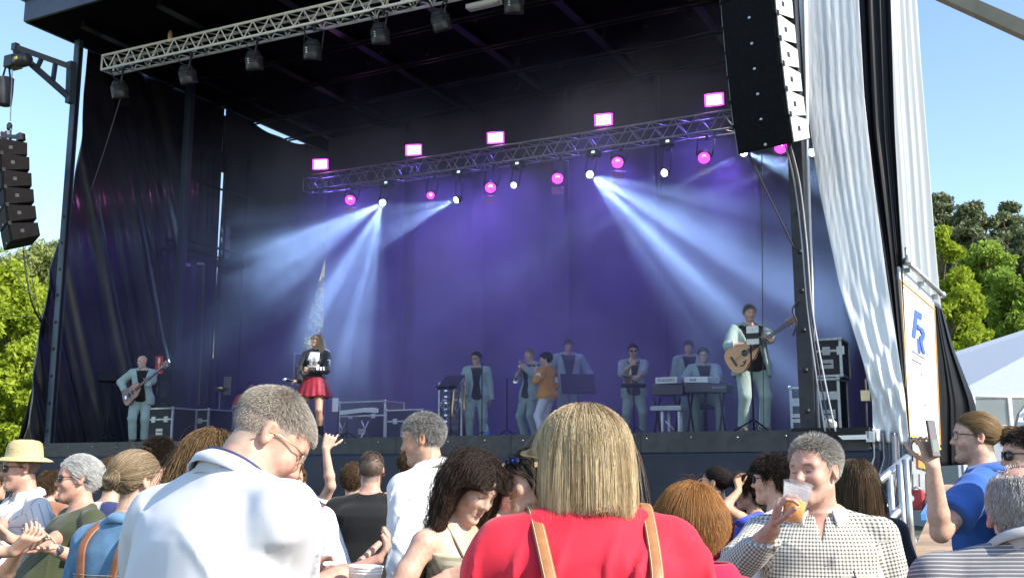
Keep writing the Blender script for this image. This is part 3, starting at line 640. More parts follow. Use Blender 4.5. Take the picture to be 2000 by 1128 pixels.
ordR = ['lowest box of the right loudspeaker column, tilted down most', 'second box from the bottom of the right loudspeaker column', 'third box from the bottom of the right loudspeaker column', 'fourth box from the bottom of the right loudspeaker column',
        'fifth box from the bottom of the right loudspeaker column', 'sixth box from the bottom of the right loudspeaker column, near the top edge', 'topmost box in view of the right loudspeaker column, cut by the top edge']
ptsR = [(1490, 263, 13), (1482, 214, 10), (1476, 165, 8), (1470, 116, 6), (1465, 67, 5), (1460, 17, 4), (1455, -34, 3)]
line_array(ptsR, -.9, yawR-R(14), .76, .365, .50, spk_side, 'line_array_box', ordR, 'boxes of the right loudspeaker column')
ordL = ['lowest box of the left loudspeaker column, pointing down at the trees', 'second box from the bottom of the left loudspeaker column', 'third box from the bottom of the left loudspeaker column', 'fourth box from the bottom of the left loudspeaker column', 'fifth box from the bottom of the left loudspeaker column', 'top box of the left loudspeaker column, right below the hoist frame']
ptsL = [(12, 463, 14), (6, 427, 10), (2, 393, 8), (-2, 360, 6), (-6, 328, 5), (-10, 299, 4)]
line_array(ptsL, -1.1, yawR+R(-30), 1.0, .34, .50, spk_dark, 'line_array_box', ordL, 'boxes of the left loudspeaker column')
# left bracket, hoist, bag, chain, flying frame
def fp(px, py, w_=-.9): return front(px, py, w_)
br_ = empty('crane_bracket', fp(140, 160, -.1), 'dark triangular crane bracket on the left column', 'bracket')
tip = fp(30, 92); c1 = fp(139, 131, -.1); c2 = fp(137, 192, -.1)
def bar(a, b, s, nm, par, m=black_metal):
    a, b = Vector(a), Vector(b); z = (b-a).normalized(); x = z.cross(WW).normalized(); y = z.cross(x)
    return MB().frame((a+b)/2, x, y, z, s, s, (b-a).length).build(nm, m, par)
bar(tip, c1, .11, 'top_arm', br_, dark_paint); bar(tip+ZZ*-.06, c2, .10, 'lower_arm', br_, dark_paint); bar(c1+ZZ*.1, c2-ZZ*.1, .13, 'back_plate', br_, dark_paint)
bar(tip.lerp(c1, .48), tip.lerp(c2, .40), .07, 'web', br_, dark_paint); bar(tip.lerp(c1, .72), tip.lerp(c2, .68), .07, 'web', br_, dark_paint); MB().frame(tip, UU, WW, ZZ, .12, .1, .14).build('tip_plate', dark_paint, br_)
ho = empty('chain_hoist', fp(38, 118), 'black electric chain hoist hooked under the crane bracket', 'hoist')
MB().tube([tip-ZZ*.05, tip-ZZ*.12+UU*.04, tip-ZZ*.2, tip-ZZ*.22-UU*.03], .018, 8).build('hook', galv, ho)
MB().frame(fp(26, 122), UU, WW, ZZ, .26, .26, .24).build('gear_case', lamp_body, ho, True, .02); MB().lathe(fp(36, 120)+UU*.05, -UU, [(0, .12), (.05, .14), (.30, .14), (.33, .11), (.36, .06)], 16).build('motor', lamp_fin, ho)
MB().frame(fp(36, 120)-WW*.142-UU*.1, UU, WW, ZZ, .08, .01, .06).build('warning_label', mat('label_yellow', (.7, .55, .08), .5), ho)
bag = empty('chain_bag', fp(10, 178), 'dark cloth chain bag hanging under the left hoist', 'bag')
b_ = MB(); P0 = fp(10, 178); prof = [(-.30, .10), (-.28, .14), (0, .15), (.22, .145), (.26, .15)]
b_.lathe(P0, ZZ, prof, 14); b_.build('sack', mat('bag_cloth', (.05, .05, .06), .8, bump=.3, bscale=20), bag)
for s_ in (-1, 1): MB().tube([P0+UU*.12*s_+ZZ*.25, P0+UU*.05*s_+ZZ*.5, fp(22, 132)], .02, 6).build('strap', cable_black, bag)
ch = empty('hoist_chain', fp(21, 215), 'thin steel chain from the left hoist down to the flying frame', 'chain')
A_, B_ = fp(24, 132), fp(20, 236); nl = 34
for k in range(nl):
    p = A_.lerp(B_, (k+.5)/nl); ax = UU if k % 2 else WW; h = (A_-B_).length/nl*.62
    MB().tube([p+ZZ*h+ax*.0, p+ax*.014, p-ZZ*h, p-ax*.014, p+ZZ*h], .006, 5, False).build('chain_link', galv, ch)
MB().lathe(fp(19, 240), -ZZ, [(0, .03), (.05, .055), (.13, .05), (.16, .02)], 12).build('hook_block', lamp_fin, ch)
MB().tube([fp(19, 248), fp(22, 254), fp(19, 258), fp(16, 254)], .018, 8).build('hook', galv, ch)
ff = empty('flying_frame', fp(18, 268), 'steel flying frame between the chain and the left loudspeaker column', 'frame')
bar(fp(-6, 266), fp(46, 268), .07, 'spreader', ff, lamp_fin); bar(fp(40, 262), fp(41, 275), .12, 'end_block', ff, lamp_fin); bar(fp(2, 258), fp(2, 282), .09, 'upright', ff, galv); bar(fp(18, 256), fp(18, 285), .06, 'upright', ff, galv); bar(fp(12, 256), fp(9, 285), .04, 'upright', ff, mat('paint_red', (.5, .05, .05), .45))
# cables
def cable(pts, r, label, m=cable_black, name='cable', grp=None):
    return tag(MB().tube(smooth_path(pts), r, 6).build(name, m), label, 'cable', grp)
def smooth_path(pts, n=8):
    P = [Vector(p) for p in pts]; out = []
    for i in range(len(P)-1):
        p0, p1, p2, p3 = P[max(i-1, 0)], P[i], P[i+1], P[min(i+2, len(P)-1)]
        for k in range(n):
            t = k/n; out.append(.5*((2*p1)+(p2-p0)*t+(2*p0-5*p1+4*p2-p3)*t*t+(3*p1-p0-3*p2+p3)*t**3))
    return out+[P[-1]]
cable([fp(46, 490), fp(52, 540), fp(62, 590), fp(82, 632, -.3)], .016, 'thick black cable looping from the left loudspeakers to the column')
cable([fp(50, 492), fp(64, 550), fp(74, 600), fp(84, 636, -.3)], .009, 'thin black cable beside the thick loop at the left column')
cable([fp(2, 497), fp(34, 540), fp(72, 590), fp(98, 640, -.2)], .007, 'thin black wire slanting across the left trees', mat('wire_grey', (.08, .08, .08), .5))
cable([at(-20, 612, 30), at(40, 617, 30), at(86, 621, 30)], .012, 'level black wire in front of the left trees')
cr_ = mat('cable_grey', (.42, .42, .45), .45, var=.1)
for i, (o1, o2, lab) in enumerate(((0, 0, 'pale cable hanging from the right loudspeaker column, leftmost strand'), (5, 4, 'pale cable hanging from the right loudspeaker column, second strand'), (10, 9, 'pale cable hanging from the right loudspeaker column, third strand'))):
    cable([front(1534+o1, 284, -.7), front(1552+o1, 360, -.3), front(1566+o2, 470, -.14), front(1577+o2, 600, -.12), front(1594+o2*1.6, 730, -.2), front(1612+o2*2.2, 842, -.2)], .011, lab, cr_ if i != 1 else mat('cable_dark', (.06, .06, .065), .5))
cable([front(1462, 302, -.4), front(1505, 390, -.2), front(1552, 486, -.02)], .009, 'thin black line from the loudspeakers slanting to the right column')
cable([front(1488, 300, -.1), front(1489, 560, -.1), front(1492, 836, -.1)], .006, 'thin vertical wire hanging beside the guitarist')
cable([front(1560, 585, -.0), front(1548, 605, -.03), front(1556, 630, -.03), front(1549, 655, -.03)], .012, 'black cable bundle tied to the right column')
cable([front(236, 190, .5), front(205, 290, .5), front(178, 370, .4)], .008, 'thin wire slanting down from the first lamp of the bright truss', mat('wire_grey', (.08, .08, .08), .5))
# ---- tan awning bar at the top right, close to the camera
ab = empty('awning_bar', at(1920, 30, 4.2), 'tan wooden bar crossing the top right corner of the sky', 'bar')
bar(at(1795, -32, 4.4), at(2140, 122, 3.7), .056, 'bar', ab, mat('bar_tan', (.30, .24, .15), .6, var=.12, bump=.15))
bar(at(2140, 124, 3.7), Vector((at(2140, 124, 3.7).x, 3.7, .0)), .06, 'post', ab, MATS['bar_tan'])
# ---- white marquee and glass fence behind on the right
mq = empty('marquee', at(1990, 800, 34), 'white marquee with sloping roof behind the black tarp', 'marquee')
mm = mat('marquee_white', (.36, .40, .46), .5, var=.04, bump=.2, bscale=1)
ea, eb = at(1862, 692, 30), at(2200, 590, 30)
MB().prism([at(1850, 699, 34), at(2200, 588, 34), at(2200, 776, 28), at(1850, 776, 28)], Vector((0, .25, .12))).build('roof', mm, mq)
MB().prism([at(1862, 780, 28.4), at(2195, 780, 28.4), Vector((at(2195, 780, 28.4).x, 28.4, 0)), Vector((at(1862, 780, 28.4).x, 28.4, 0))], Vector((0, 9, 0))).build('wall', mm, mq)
MB().tube([at(1850, 777, 27.95), at(2200, 777, 27.95)], .05, 8).build('eave_pole', white_paint, mq)
gf = empty('terrace_fence', at(1930, 820, 21), 'terrace fence with white posts in front of the marquee', 'fence')
gl = mat('fence_glass', (.5, .55, .58), .12, trans=.7, var=.02)
for px in (1872, 1899, 1970, 2032): MB().tube([Vector((at(px, 775, 21).x, 21, .2)), at(px, 772, 21)], .05, 8).build('post', white_paint, gf)
for a, b in ((1872, 1899), (1899, 1970), (1970, 2032)): MB().prism([at(a+2, 779, 21), at(b-2, 779, 21), at(b-2, 832, 21), at(a+2, 832, 21)], Vector((0, .015, 0))).build('pane', gl, gf)
MB().tube([at(1868, 775, 21), at(2036, 773, 21)], .04, 8).build('top_rail', white_paint, gf); MB().tube([at(1868, 834, 21), at(2036, 832, 21)], .03, 8).build('bottom_rail', white_paint, gf)
ws = empty('white_shelter', at(1995, 850, 15), 'white sloping plastic shelter edge behind the man with the phone', 'shelter')
MB().prism([at(1978, 862, 15), at(1992, 806, 15), at(2060, 720, 15), at(2100, 866, 15)], Vector((.1, .3, 0))).build('panel', mat('shelter_white', (.7, .72, .74), .45), ws)
for k in range(6): MB().tube([at(1972+k*9, 872-k*18, 14.95), at(1990+k*9, 872-k*18, 14.95)], .02, 6).build('rib', galv, ws)
# ================================================================== TREES
def leaves(centers, spread, n, size, rng, squash=.8, droop=0.0):
    """n leaf quads round each of several cluster centres -> vertex/face arrays"""
    C = np.repeat(np.array(centers), n, 0); k = len(C)
    d = rng.normal(size=(k, 3)); d /= np.linalg.norm(d, axis=1)[:, None]; r = spread*rng.uniform(.25, 1, (k, 1))**.6
    d[:, 2] *= squash; c = C+d*r
    a = rng.normal(size=(k, 3)); a[:, 2] -= droop; a /= np.linalg.norm(a, axis=1)[:, None]
    b = np.cross(a, rng.normal(size=(k, 3))); b /= np.linalg.norm(b, axis=1)[:, None]+1e-9
    s = size*rng.uniform(.55, 1.25, (k, 1)); a *= s; b *= s*.55
    V = np.stack([c-a, c+b*.8, c+a, c-b*.8], 1).reshape(-1, 3)
    return V
def quadmesh(name, V):
    me = bpy.data.meshes.new(name); n = len(V)//4; me.vertices.add(len(V)); me.vertices.foreach_set('co', V.astype(np.float32).ravel())
    me.loops.add(4*n); me.loops.foreach_set('vertex_index', np.arange(4*n, dtype=np.int32)); me.polygons.add(n)
    me.polygons.foreach_set('loop_start', np.arange(0, 4*n, 4, dtype=np.int32)); me.update(calc_edges=True); return me
bark = mat('bark', (.10, .08, .06), .9, var=.3, bump=.5, bscale=12)
LM = {'bright': leafmat('leaf_bright', (.26, .34, .03), (.42, .50, .055)), 'mid': leafmat('leaf_mid', (.22, .33, .05), (.34, .45, .08)), 'olive': leafmat('leaf_olive', (.24, .26, .06), (.36, .36, .10), .3),
      'pine': leafmat('leaf_pine', (.13, .16, .075), (.23, .26, .14), .2), 'pale': leafmat('leaf_pale', (.25, .29, .09), (.38, .42, .15), .4)}
def tree(base, top, rad, kind, label, seed, n=60, per=110, size=.16, name='broadleaf_tree', crown_lo=.25, group=None, shape='round'):
    rng = np.random.default_rng(seed); base = Vector(base); H = top-base.z
    t = empty(name, base, label, 'tree', group)
    trunk = MB(); pts = [base+Vector((.05*H*math.sin(k*1.3+seed)*.25, .02*H*math.cos(k+seed)*.3, H*.92*k/6)) for k in range(7)]
    trunk.tube(pts, max(.06, H*.02), 8, True, H*.004)
    cs = []
    for k in range(n):
        if shape == 'round':
            z = rng.uniform(crown_lo, .97); rr = rad*math.sqrt(max(.02, 1-((z-(crown_lo+1)*.5)/((1-crown_lo)*.56))**2))*rng.uniform(.35, 1)
        else:
            z = rng.uniform(crown_lo, .98); rr = rad*min(1, ((1.0-z)*6.5)**.6)*rng.uniform(.25, 1.0)*(1.3 if rng.random() < .2 else .95)
        a = rng.uniform(0, 6.283); c = base+Vector((math.cos(a)*rr, math.sin(a)*rr, z*H)); cs.append(c)
        if k % 2 == 0:
            q = pts[min(6, int(max(z-.12, .05)*6.4))]; m_ = q.lerp(c, .5)+Vector((0, 0, .06*H*rng.uniform(-.3, .5))); trunk.tube([q, m_, c], H*.006, 5, False, H*.0015)
    trunk.build('trunk', bark, t)
    V = leaves([tuple(c) for c in cs], rad*.30, per, size, rng)
    o = link('crown', quadmesh('crown', V), LM[kind], t)
    return t
def tr_at(px, pyt, Y, rad_px, kind, label, seed, **k):
    p = at(px, pyt, Y); return tree((p.x, p.y, k.pop('gz', 0)), p.z, rad_px/F*Y, kind, label, seed, **k)
LG = 'trees on the left beyond the stage'; RG = 'trees on the right behind the marquee'
tr_at(30, 520, 46, 95, 'bright', 'bright green tree filling the left edge below the loudspeakers', 1, n=150, per=190, size=.17, crown_lo=.02, group=LG)
tr_at(-60, 565, 40, 100, 'bright', 'bright green tree cut by the left edge, lower than its neighbour', 2, n=110, per=170, size=.16, crown_lo=.02, group=LG)
tr_at(75, 640, 40, 70, 'bright', 'small bright green tree close to the left column foot', 3, n=90, per=150, size=.15, crown_lo=.02, group=LG)
tr_at(110, 462, 66, 80, 'pale', 'pale tall tree with thin crown behind the left column', 4, n=110, per=120, size=.20, crown_lo=.25, group=LG)
tr_at(30, 470, 70, 90, 'pale', 'pale feathery tree directly under the left loudspeaker column', 5, n=110, per=110, size=.20, crown_lo=.2, group=LG)
tr_at(170, 520, 60, 90, 'bright', 'green tree behind the left side tarp', 6, n=60, per=80, size=.3, crown_lo=.05, group=LG)
tr_at(612, 520, 52, 60, 'olive', 'olive coloured tree seen through the gap behind the singer', 7, n=110, per=120, size=.24, crown_lo=.1, group='trees seen through the stage gap')
tr_at(560, 520, 60, 60, 'olive', 'dull olive tree further left behind the stage gap', 8, n=50, per=90, size=.2, crown_lo=.1, group='trees seen through the stage gap')
tr_at(1836, 442, 52, 66, 'bright', 'yellow green broadleaf tree next to the pale sheet', 11, n=130, per=190, size=.16, crown_lo=.1, group=RG)
tr_at(1850, 560, 46, 62, 'bright', 'low yellow green tree leaning over the marquee roof', 12, n=100, per=170, size=.14, crown_lo=.1, group=RG)
tr_at(1920, 470, 60, 66, 'mid', 'dark green round tree in the middle right of the pines', 13, n=140, per=180, size=.17, crown_lo=.1, group=RG)
tr_at(1985, 520, 56, 70, 'mid', 'green tree at the right edge above the marquee', 14, n=120, per=170, size=.17, crown_lo=.1, group=RG)
PG = 'pines on the right skyline'
for i, (px, py, Y, rp, lab) in enumerate(((1832, 372, 95, 46, 'grey green pine at the left end of the right skyline'), (1895, 390, 92, 48, 'broad grey pine in the middle of the right skyline'), (1968, 390, 96, 46, 'tall grey pine with pointed top near the right edge'),
                                         (1860, 420, 100, 44, 'smaller pine in the dip between two taller pines'), (1935, 455, 88, 40, 'dark lower pine between the two right skyline pines'), (2010, 440, 90, 50, 'pine cut by the right edge of the picture'))):
    tr_at(px, py, Y, rp, 'pine', lab, 20+i, n=120, per=120, size=.24, crown_lo=.62, name='pine_tree', group=PG, shape='cone')
# far wooded hills
def hill(name, pts, Y, m):
    V = []; Fs = []; n = len(pts)
    for px, py in pts:
        p = at(px, py, Y); V += [tuple(p), (p.x*1.05, Y+60, 0), (p.x*.93, Y-25, -.2)]
    for i in range(n-1): Fs += [(3*i, 3*i+3, 3*i+4, 3*i+1), (3*i+2, 3*i+5, 3*i+3, 3*i)]
    tag(MB().add(V, Fs, True).build(name, m), kind='structure')
hm = mat('hill_wood', (.07, .09, .03), .95, var=.4, scale=.25, bump=.8, bscale=.8, col2=(.12, .14, .05))
hill('hill', [(-500, 600), (-200, 560), (100, 600), (400, 600), (540, 500), (620, 462), (700, 520), (800, 680), (1100, 760)], 130, mat('hill_olive', (.24, .25, .06), .95, var=.35, scale=.5, bump=.8, bscale=.8, col2=(.34, .34, .09)))
hill('hill', [(1500, 700), (1780, 520), (1900, 500), (2050, 490), (2500, 560)], 125, hm)
# ================================================================== BODIES: smooth unions of tapered limbs meshed in one continuous surface
def V3(*a): return np.array(a, float)
def rotz(a): c, s = math.cos(a), math.sin(a); return np.array([[c, -s, 0], [s, c, 0], [0, 0, 1.]])
def rotx(a): c, s = math.cos(a), math.sin(a); return np.array([[1., 0, 0], [0, c, -s], [0, s, c]])
def roty(a): c, s = math.cos(a), math.sin(a); return np.array([[c, 0, s], [0, 1., 0], [-s, 0, c]])
def nrm(v): v = np.asarray(v, float); return v/(np.linalg.norm(v)+1e-12)
class Op:
    __slots__ = ('f', 'lo', 'hi', 'k', 's')
    def __init__(s, f, lo, hi, k=.02, sign=1): s.f = f; s.lo = np.asarray(lo); s.hi = np.asarray(hi); s.k = k; s.s = sign
def cap(a, b, ra, rb, k=.02, sign=1, flat=False, flat0=False):
    a = np.asarray(a, float); b = np.asarray(b, float); ab = b-a; L2 = ab@ab+1e-12; r = max(ra, rb); dn = ab/math.sqrt(L2)
    def f(p):
        q = p-a; t = np.clip(q@ab/L2, 0, 1); d = np.linalg.norm(q-t[:, None]*ab, axis=1)-(ra+(rb-ra)*t)
        if flat: d = np.maximum(d, (p-b)@dn)
        if flat0: d = np.maximum(d, -(q@dn))
        return d
    return Op(f, np.minimum(a, b)-r, np.maximum(a, b)+r, k, sign)
def ell(c, r, M=None, k=.02, sign=1):
    c = np.asarray(c, float); r = np.asarray(r, float); m = r.max()
    def f(p):
        q = p-c
        if M is not None: q = q@M
        u = q/r; k0 = np.linalg.norm(u, axis=1); k1 = np.linalg.norm(u/r, axis=1)
        return k0*(k0-1)/(k1+1e-9)
    return Op(f, c-m, c+m, k, sign)
def loft(o, M, sec, k=.03, sign=1, off=0.0, p=2.3, top=None, bot=None, wr=None):
    """stack of rounded elliptical sections (z, rx, ry, cy) in frame o, M (columns = axes)"""
    sec = np.array(sec, float); o = np.asarray(o, float); z0, z1 = sec[0, 0], sec[-1, 0]
    zz = np.linspace(z0, z1, 160); tab = [smooth1(np.interp(zz, sec[:, 0], sec[:, j]), 10) for j in (1, 2, 3)]
    R_ = max(sec[:, 1].max(), sec[:, 2].max())+abs(sec[:, 3]).max()+off+.02
    cor = np.array([o+M@np.array([x, y, z]) for x in (-R_, R_) for y in (-R_, R_) for z in (z0-off, z1+off)])
    def f(q):
        l = (q-o)@M; z = np.clip(l[:, 2], z0, z1)
        rx = np.interp(z, zz, tab[0])+off; ry = np.interp(z, zz, tab[1])+off; cy = np.interp(z, zz, tab[2])
        u = np.abs(l[:, 0])/rx; v = np.abs(l[:, 1]-cy)/ry
        rho = (u**p+v**p)**(1/p); rad = np.hypot(l[:, 0], l[:, 1]-cy)
        d = (1-1/np.maximum(rho, .05))*rad
        d = np.where(rho < .05, -np.minimum(rx, ry), d)
        if wr is not None: d = d-wr(l)
        e = np.maximum(l[:, 2]-(z1 if top is None else top), (z0 if bot is None else bot)-l[:, 2])
        return np.maximum(d, e)
    return Op(f, cor.min(0), cor.max(0), k, sign)
def ev(ops, P, margin, big=.5):
    d = np.full(len(P), big)
    for o in ops:
        if o.lo is None or o.lo[0] < -90: idx = slice(None)
        else:
            idx = np.nonzero(np.all((P > o.lo-margin) & (P < o.hi+margin), axis=1))[0]
            if len(idx) == 0: continue
        v = o.f(P[idx]); a = d[idx]; k = o.k
        if o.s == 1: h = np.maximum(k-np.abs(a-v), 0)/k; d[idx] = np.minimum(a, v)-h*h*k*.25
        elif o.s == -1: h = np.maximum(k-np.abs(a+v), 0)/k; d[idx] = np.maximum(a, -v)+h*h*k*.25
        else: h = np.maximum(k-np.abs(a-v), 0)/k; d[idx] = np.maximum(a, v)+h*h*k*.25
    return d
def evb(ops, P, bl, bh, margin, big=.5):
    nbk, m, _ = P.shape; d = np.full((nbk, m), big)
    for o in ops:
        if o.lo[0] < -90: ib = np.arange(nbk)
        else:
            ib = np.nonzero(np.all((bh > o.lo-margin) & (bl < o.hi+margin), axis=1))[0]
            if len(ib) == 0: continue
        v = o.f(P[ib].reshape(-1, 3)).reshape(len(ib), m); a = d[ib]; k = o.k
        if o.s == 1: h = np.maximum(k-np.abs(a-v), 0)/k; d[ib] = np.minimum(a, v)-h*h*k*.25
        elif o.s == -1: h = np.maximum(k-np.abs(a+v), 0)/k; d[ib] = np.maximum(a, -v)+h*h*k*.25
        else: h = np.maximum(k-np.abs(a-v), 0)/k; d[ib] = np.maximum(a, v)+h*h*k*.25
    return d
def cut(n, c, k=.006):
    """keep the side where (p-c).n < 0"""
    n = nrm(n); c = np.asarray(c, float); return Op(lambda p: (p-c)@n, (-99,)*3, (99,)*3, k, 2)
def mesher(name, ops, h, post=None):
    pos = [o for o in ops if o.s == 1]; lo = np.min([o.lo for o in pos], 0)-3*h; hi = np.max([o.hi for o in pos], 0)+3*h
    B = 6; nb = np.ceil((hi-lo)/(h*B)).astype(int)+1; hd = h*B*.87
    gi = np.indices(nb).reshape(3, -1).T; ctr = lo+(gi+.5)*(h*B)
    dc = ev(ops, ctr, hd*1.9+.03)
    act = np.abs(dc) < hd*1.35+.008
    # neighbours of sign change are covered by the slack
    n = nb*B+1; D = np.full(n, .5, np.float32)
    sg = np.where(dc < 0, -.5, .5).astype(np.float32).reshape(nb)
    D[:-1, :-1, :-1] = sg.repeat(B, 0).repeat(B, 1).repeat(B, 2)
    a = gi[act]; loc = np.indices((B, B, B)).reshape(3, -1).T
    vox = (a[:, None, :]*B+loc[None]).reshape(-1, 3)
    P = lo+vox*h; d = evb(ops, P.reshape(len(a), -1, 3), lo+a*(B*h), lo+(a+1)*(B*h), .03).ravel()
    if post is not None: d = post(P, d)
    D[vox[:, 0], vox[:, 1], vox[:, 2]] = d
    st = np.array([n[1]*n[2], n[2], 1]); Df = D.ravel(); fi = vox@st
    ok = np.all(vox < n-1, axis=1); fi = fi[ok]; vx = vox[ok]
    corners = np.array([[i, j, k] for i in (0, 1) for j in (0, 1) for k in (0, 1)]); co = corners@st
    vals = Df[fi[:, None]+co[None]]; neg = vals < 0; mix = neg.any(1) & ~neg.all(1)
    fi, vx, vals, neg = fi[mix], vx[mix], vals[mix], neg[mix]
    acc = np.zeros((len(fi), 3)); cnt = np.zeros(len(fi))
    for i in range(8):
        for ax in range(3):
            if corners[i][ax] == 0:
                j = i+[4, 2, 1][ax]; c = neg[:, i] != neg[:, j]; v0 = vals[:, i]; v1 = vals[:, j]
                t = np.where(c, v0/(v0-v1+1e-20), 0); q = np.repeat(corners[i][None].astype(float), len(fi), 0); q[:, ax] += t
                acc += q*c[:, None]; cnt += c
    Vt = lo+(vx+acc/cnt[:, None])*h
    vid = np.full(n.prod(), -1, np.int32); vid[fi] = np.arange(len(fi), dtype=np.int32)
    faces = []
    for ax in range(3):
        e = st[ax]; o1, o2 = st[(ax+1) % 3], st[(ax+2) % 3]
        sc = neg[:, 0] != neg[:, [4, 2, 1][ax]]; f = fi[sc]; flip = neg[sc, 0]
        q = np.stack([vid[f], vid[f-o1], vid[f-o1-o2], vid[f-o2]], 1); g = (q >= 0).all(1); q = q[g]; fl = flip[g]
        q[~fl] = q[~fl][:, ::-1]; faces.append(q)
    Fq = np.concatenate(faces)
    return npmesh(name, Vt, Fq), Vt
def npmesh(name, Vt, Fq, smooth=True):
    me = bpy.data.meshes.new(name); nv, nf, k = len(Vt), len(Fq), Fq.shape[1]
    me.vertices.add(nv); me.vertices.foreach_set('co', np.asarray(Vt, np.float32).ravel())
    me.loops.add(nf*k); me.loops.foreach_set('vertex_index', Fq.astype(np.int32).ravel()); me.polygons.add(nf)
    me.polygons.foreach_set('loop_start', np.arange(0, nf*k, k, dtype=np.int32))
    if smooth: me.polygons.foreach_set('use_smooth', np.ones(nf, bool))
    me.update(calc_edges=True); return me
def setcol(me, C):
    a = me.color_attributes.new('Col', 'FLOAT_COLOR', 'POINT'); a.data.foreach_set('color', np.concatenate([C, np.ones((len(C), 1))], 1).astype(np.float32).ravel())
def wrinkle(seed, amp, f=9.0, zf=.55):
    r = np.random.default_rng(seed); K = [(r.normal(size=3)*f*np.array([1, 1, zf])*s, r.uniform(0, 6.28), a) for s, a in ((.5, 1), (.8, .8), (1.3, .55), (2.0, .35), (2.9, .22))]
    W1 = r.normal(size=(3, 3))*f*.25
    C2 = [(r.normal(size=3)*f*2.6*np.array([1, 1, zf]), r.uniform(0, 6.28), r.normal(size=3)*f*1.1, r.uniform(0, 6.28)) for _ in range(5)]
    def w_(p):
        q = p+.05*np.sin(p@W1+seed); y = 0
        for v, ph, a in K: y = y+a*(1-np.abs(np.sin(q@v+ph))*2)*.5
        for v, ph, m1, pm in C2: y = y+.75*np.exp(-(np.sin(q@v+ph)/.24)**2)*np.clip(np.sin(q@m1+pm)*1.4-.3, 0, 1)
        return amp*1.25*np.clip(y/1.9+.4, 0, 1.4)
    return w_

# ---------------------------------------------------------------- skin, cloth, hair materials
def skinmat(): return mat('skin', (.5, .3, .2), .52, 0, var=.13, scale=55, bump=.30, bscale=420, attr='Col', sss=.06, bdist=.002)
def cloth(name, col, rough=.8, **k):
    k.setdefault('var', .07); k.setdefault('scale', 6); k.setdefault('bump', .22); k.setdefault('bscale', 420); k.setdefault('bdist', .003); k.setdefault('sheen', .15); k.setdefault('spec', .25)
    return mat('cloth_'+name, col, rough, **k)
def patternmat(name, base, line, kind, fx, fy=None, w1=.5, w2=.5, col3=None):
    """woven stripe/check print following rest coordinates stored per vertex"""
    nm = 'print_'+name
    if nm in MATS: return MATS[nm]
    m = cloth('x'+name, base); MATS[nm] = m; m.name = nm; n = m.node_tree.nodes; l = m.node_tree.links; b = n['Principled BSDF']
    at_ = n.new('ShaderNodeAttribute'); at_.attribute_name = 'UVW'; sep = n.new('ShaderNodeSeparateXYZ'); l.new(at_.outputs['Vector'], sep.inputs[0])
    def band(out, f, w_):
        a = n.new('ShaderNodeMath'); a.operation = 'MULTIPLY'; a.inputs[1].default_value = f; l.new(out, a.inputs[0])
        c = n.new('ShaderNodeMath'); c.operation = 'FRACT'; l.new(a.outputs[0], c.inputs[0]); d = n.new('ShaderNodeMath'); d.operation = 'LESS_THAN'; d.inputs[1].default_value = w_; l.new(c.outputs[0], d.inputs[0]); return d.outputs[0]
    src = band(sep.outputs[0], fx, w1)
    if kind == 'check':
        s2 = band(sep.outputs[2], fy or fx, w2); ad = n.new('ShaderNodeMath'); ad.operation = 'ADD'; l.new(src, ad.inputs[0]); l.new(s2, ad.inputs[1])
        hf = n.new('ShaderNodeMath'); hf.operation = 'MULTIPLY'; hf.inputs[1].default_value = .5; l.new(ad.outputs[0], hf.inputs[0]); src = hf.outputs[0]
    if kind == 'hstripe': src = band(sep.outputs[2], fx, w1)
    mx = n.new('ShaderNodeMix'); mx.data_type = 'RGBA'; l.new(src, mx.inputs[0]); mx.inputs[6].default_value = (*base, 1); mx.inputs[7].default_value = (*line, 1)
    old = b.inputs['Base Color'].links[0].from_node; l.new(mx.outputs[2], old.inputs[6]); return m
def hairmat(name, root, tip, rough=.38, spread=.35, rootdark=.7, tr=.25):
    nm = 'hair_'+name
    if nm in MATS: return MATS[nm]
    m = bpy.data.materials.new(nm); MATS[nm] = m; m.use_nodes = True; n = m.node_tree.nodes; l = m.node_tree.links; b = n['Principled BSDF']
    hi = n.new('ShaderNodeHairInfo'); at_ = n.new('ShaderNodeAttribute'); at_.attribute_name = 'tone'
    mx = n.new('ShaderNodeMix'); mx.data_type = 'RGBA'; mx.inputs[6].default_value = (*root, 1); mx.inputs[7].default_value = (*tip, 1); l.new(at_.outputs['Fac'], mx.inputs[0])
    mr = n.new('ShaderNodeMapRange'); mr.inputs[3].default_value = 1-spread*.6; mr.inputs[4].default_value = 1+spread*.6; l.new(hi.outputs['Random'], mr.inputs[0])
    m2 = n.new('ShaderNodeMix'); m2.data_type = 'RGBA'; m2.blend_type = 'MULTIPLY'; m2.inputs[0].default_value = 1; l.new(mx.outputs[2], m2.inputs[6]); ic = n.new('ShaderNodeMapRange'); ic.inputs[1].default_value = 0; ic.inputs[2].default_value = .45; ic.inputs[3].default_value = rootdark; ic.inputs[4].default_value = 1; l.new(hi.outputs['Intercept'], ic.inputs[0]); mm = n.new('ShaderNodeMath'); mm.operation = 'MULTIPLY'; l.new(ic.outputs[0], mm.inputs[0]); l.new(mr.outputs[0], mm.inputs[1]); l.new(mm.outputs[0], m2.inputs[7])
    l.new(m2.outputs[2], b.inputs['Base Color']); b.inputs['Roughness'].default_value = rough+.14; b.inputs['Specular IOR Level'].default_value = .32
    t = n.new('ShaderNodeBsdfTranslucent'); l.new(m2.outputs[2], t.inputs[0]); ms = n.new('ShaderNodeMixShader'); ms.inputs[0].default_value = tr; l.new(b.outputs[0], ms.inputs[1]); l.new(t.outputs[0], ms.inputs[2]); l.new(ms.outputs[0], n['Material Output'].inputs[0])
    return m
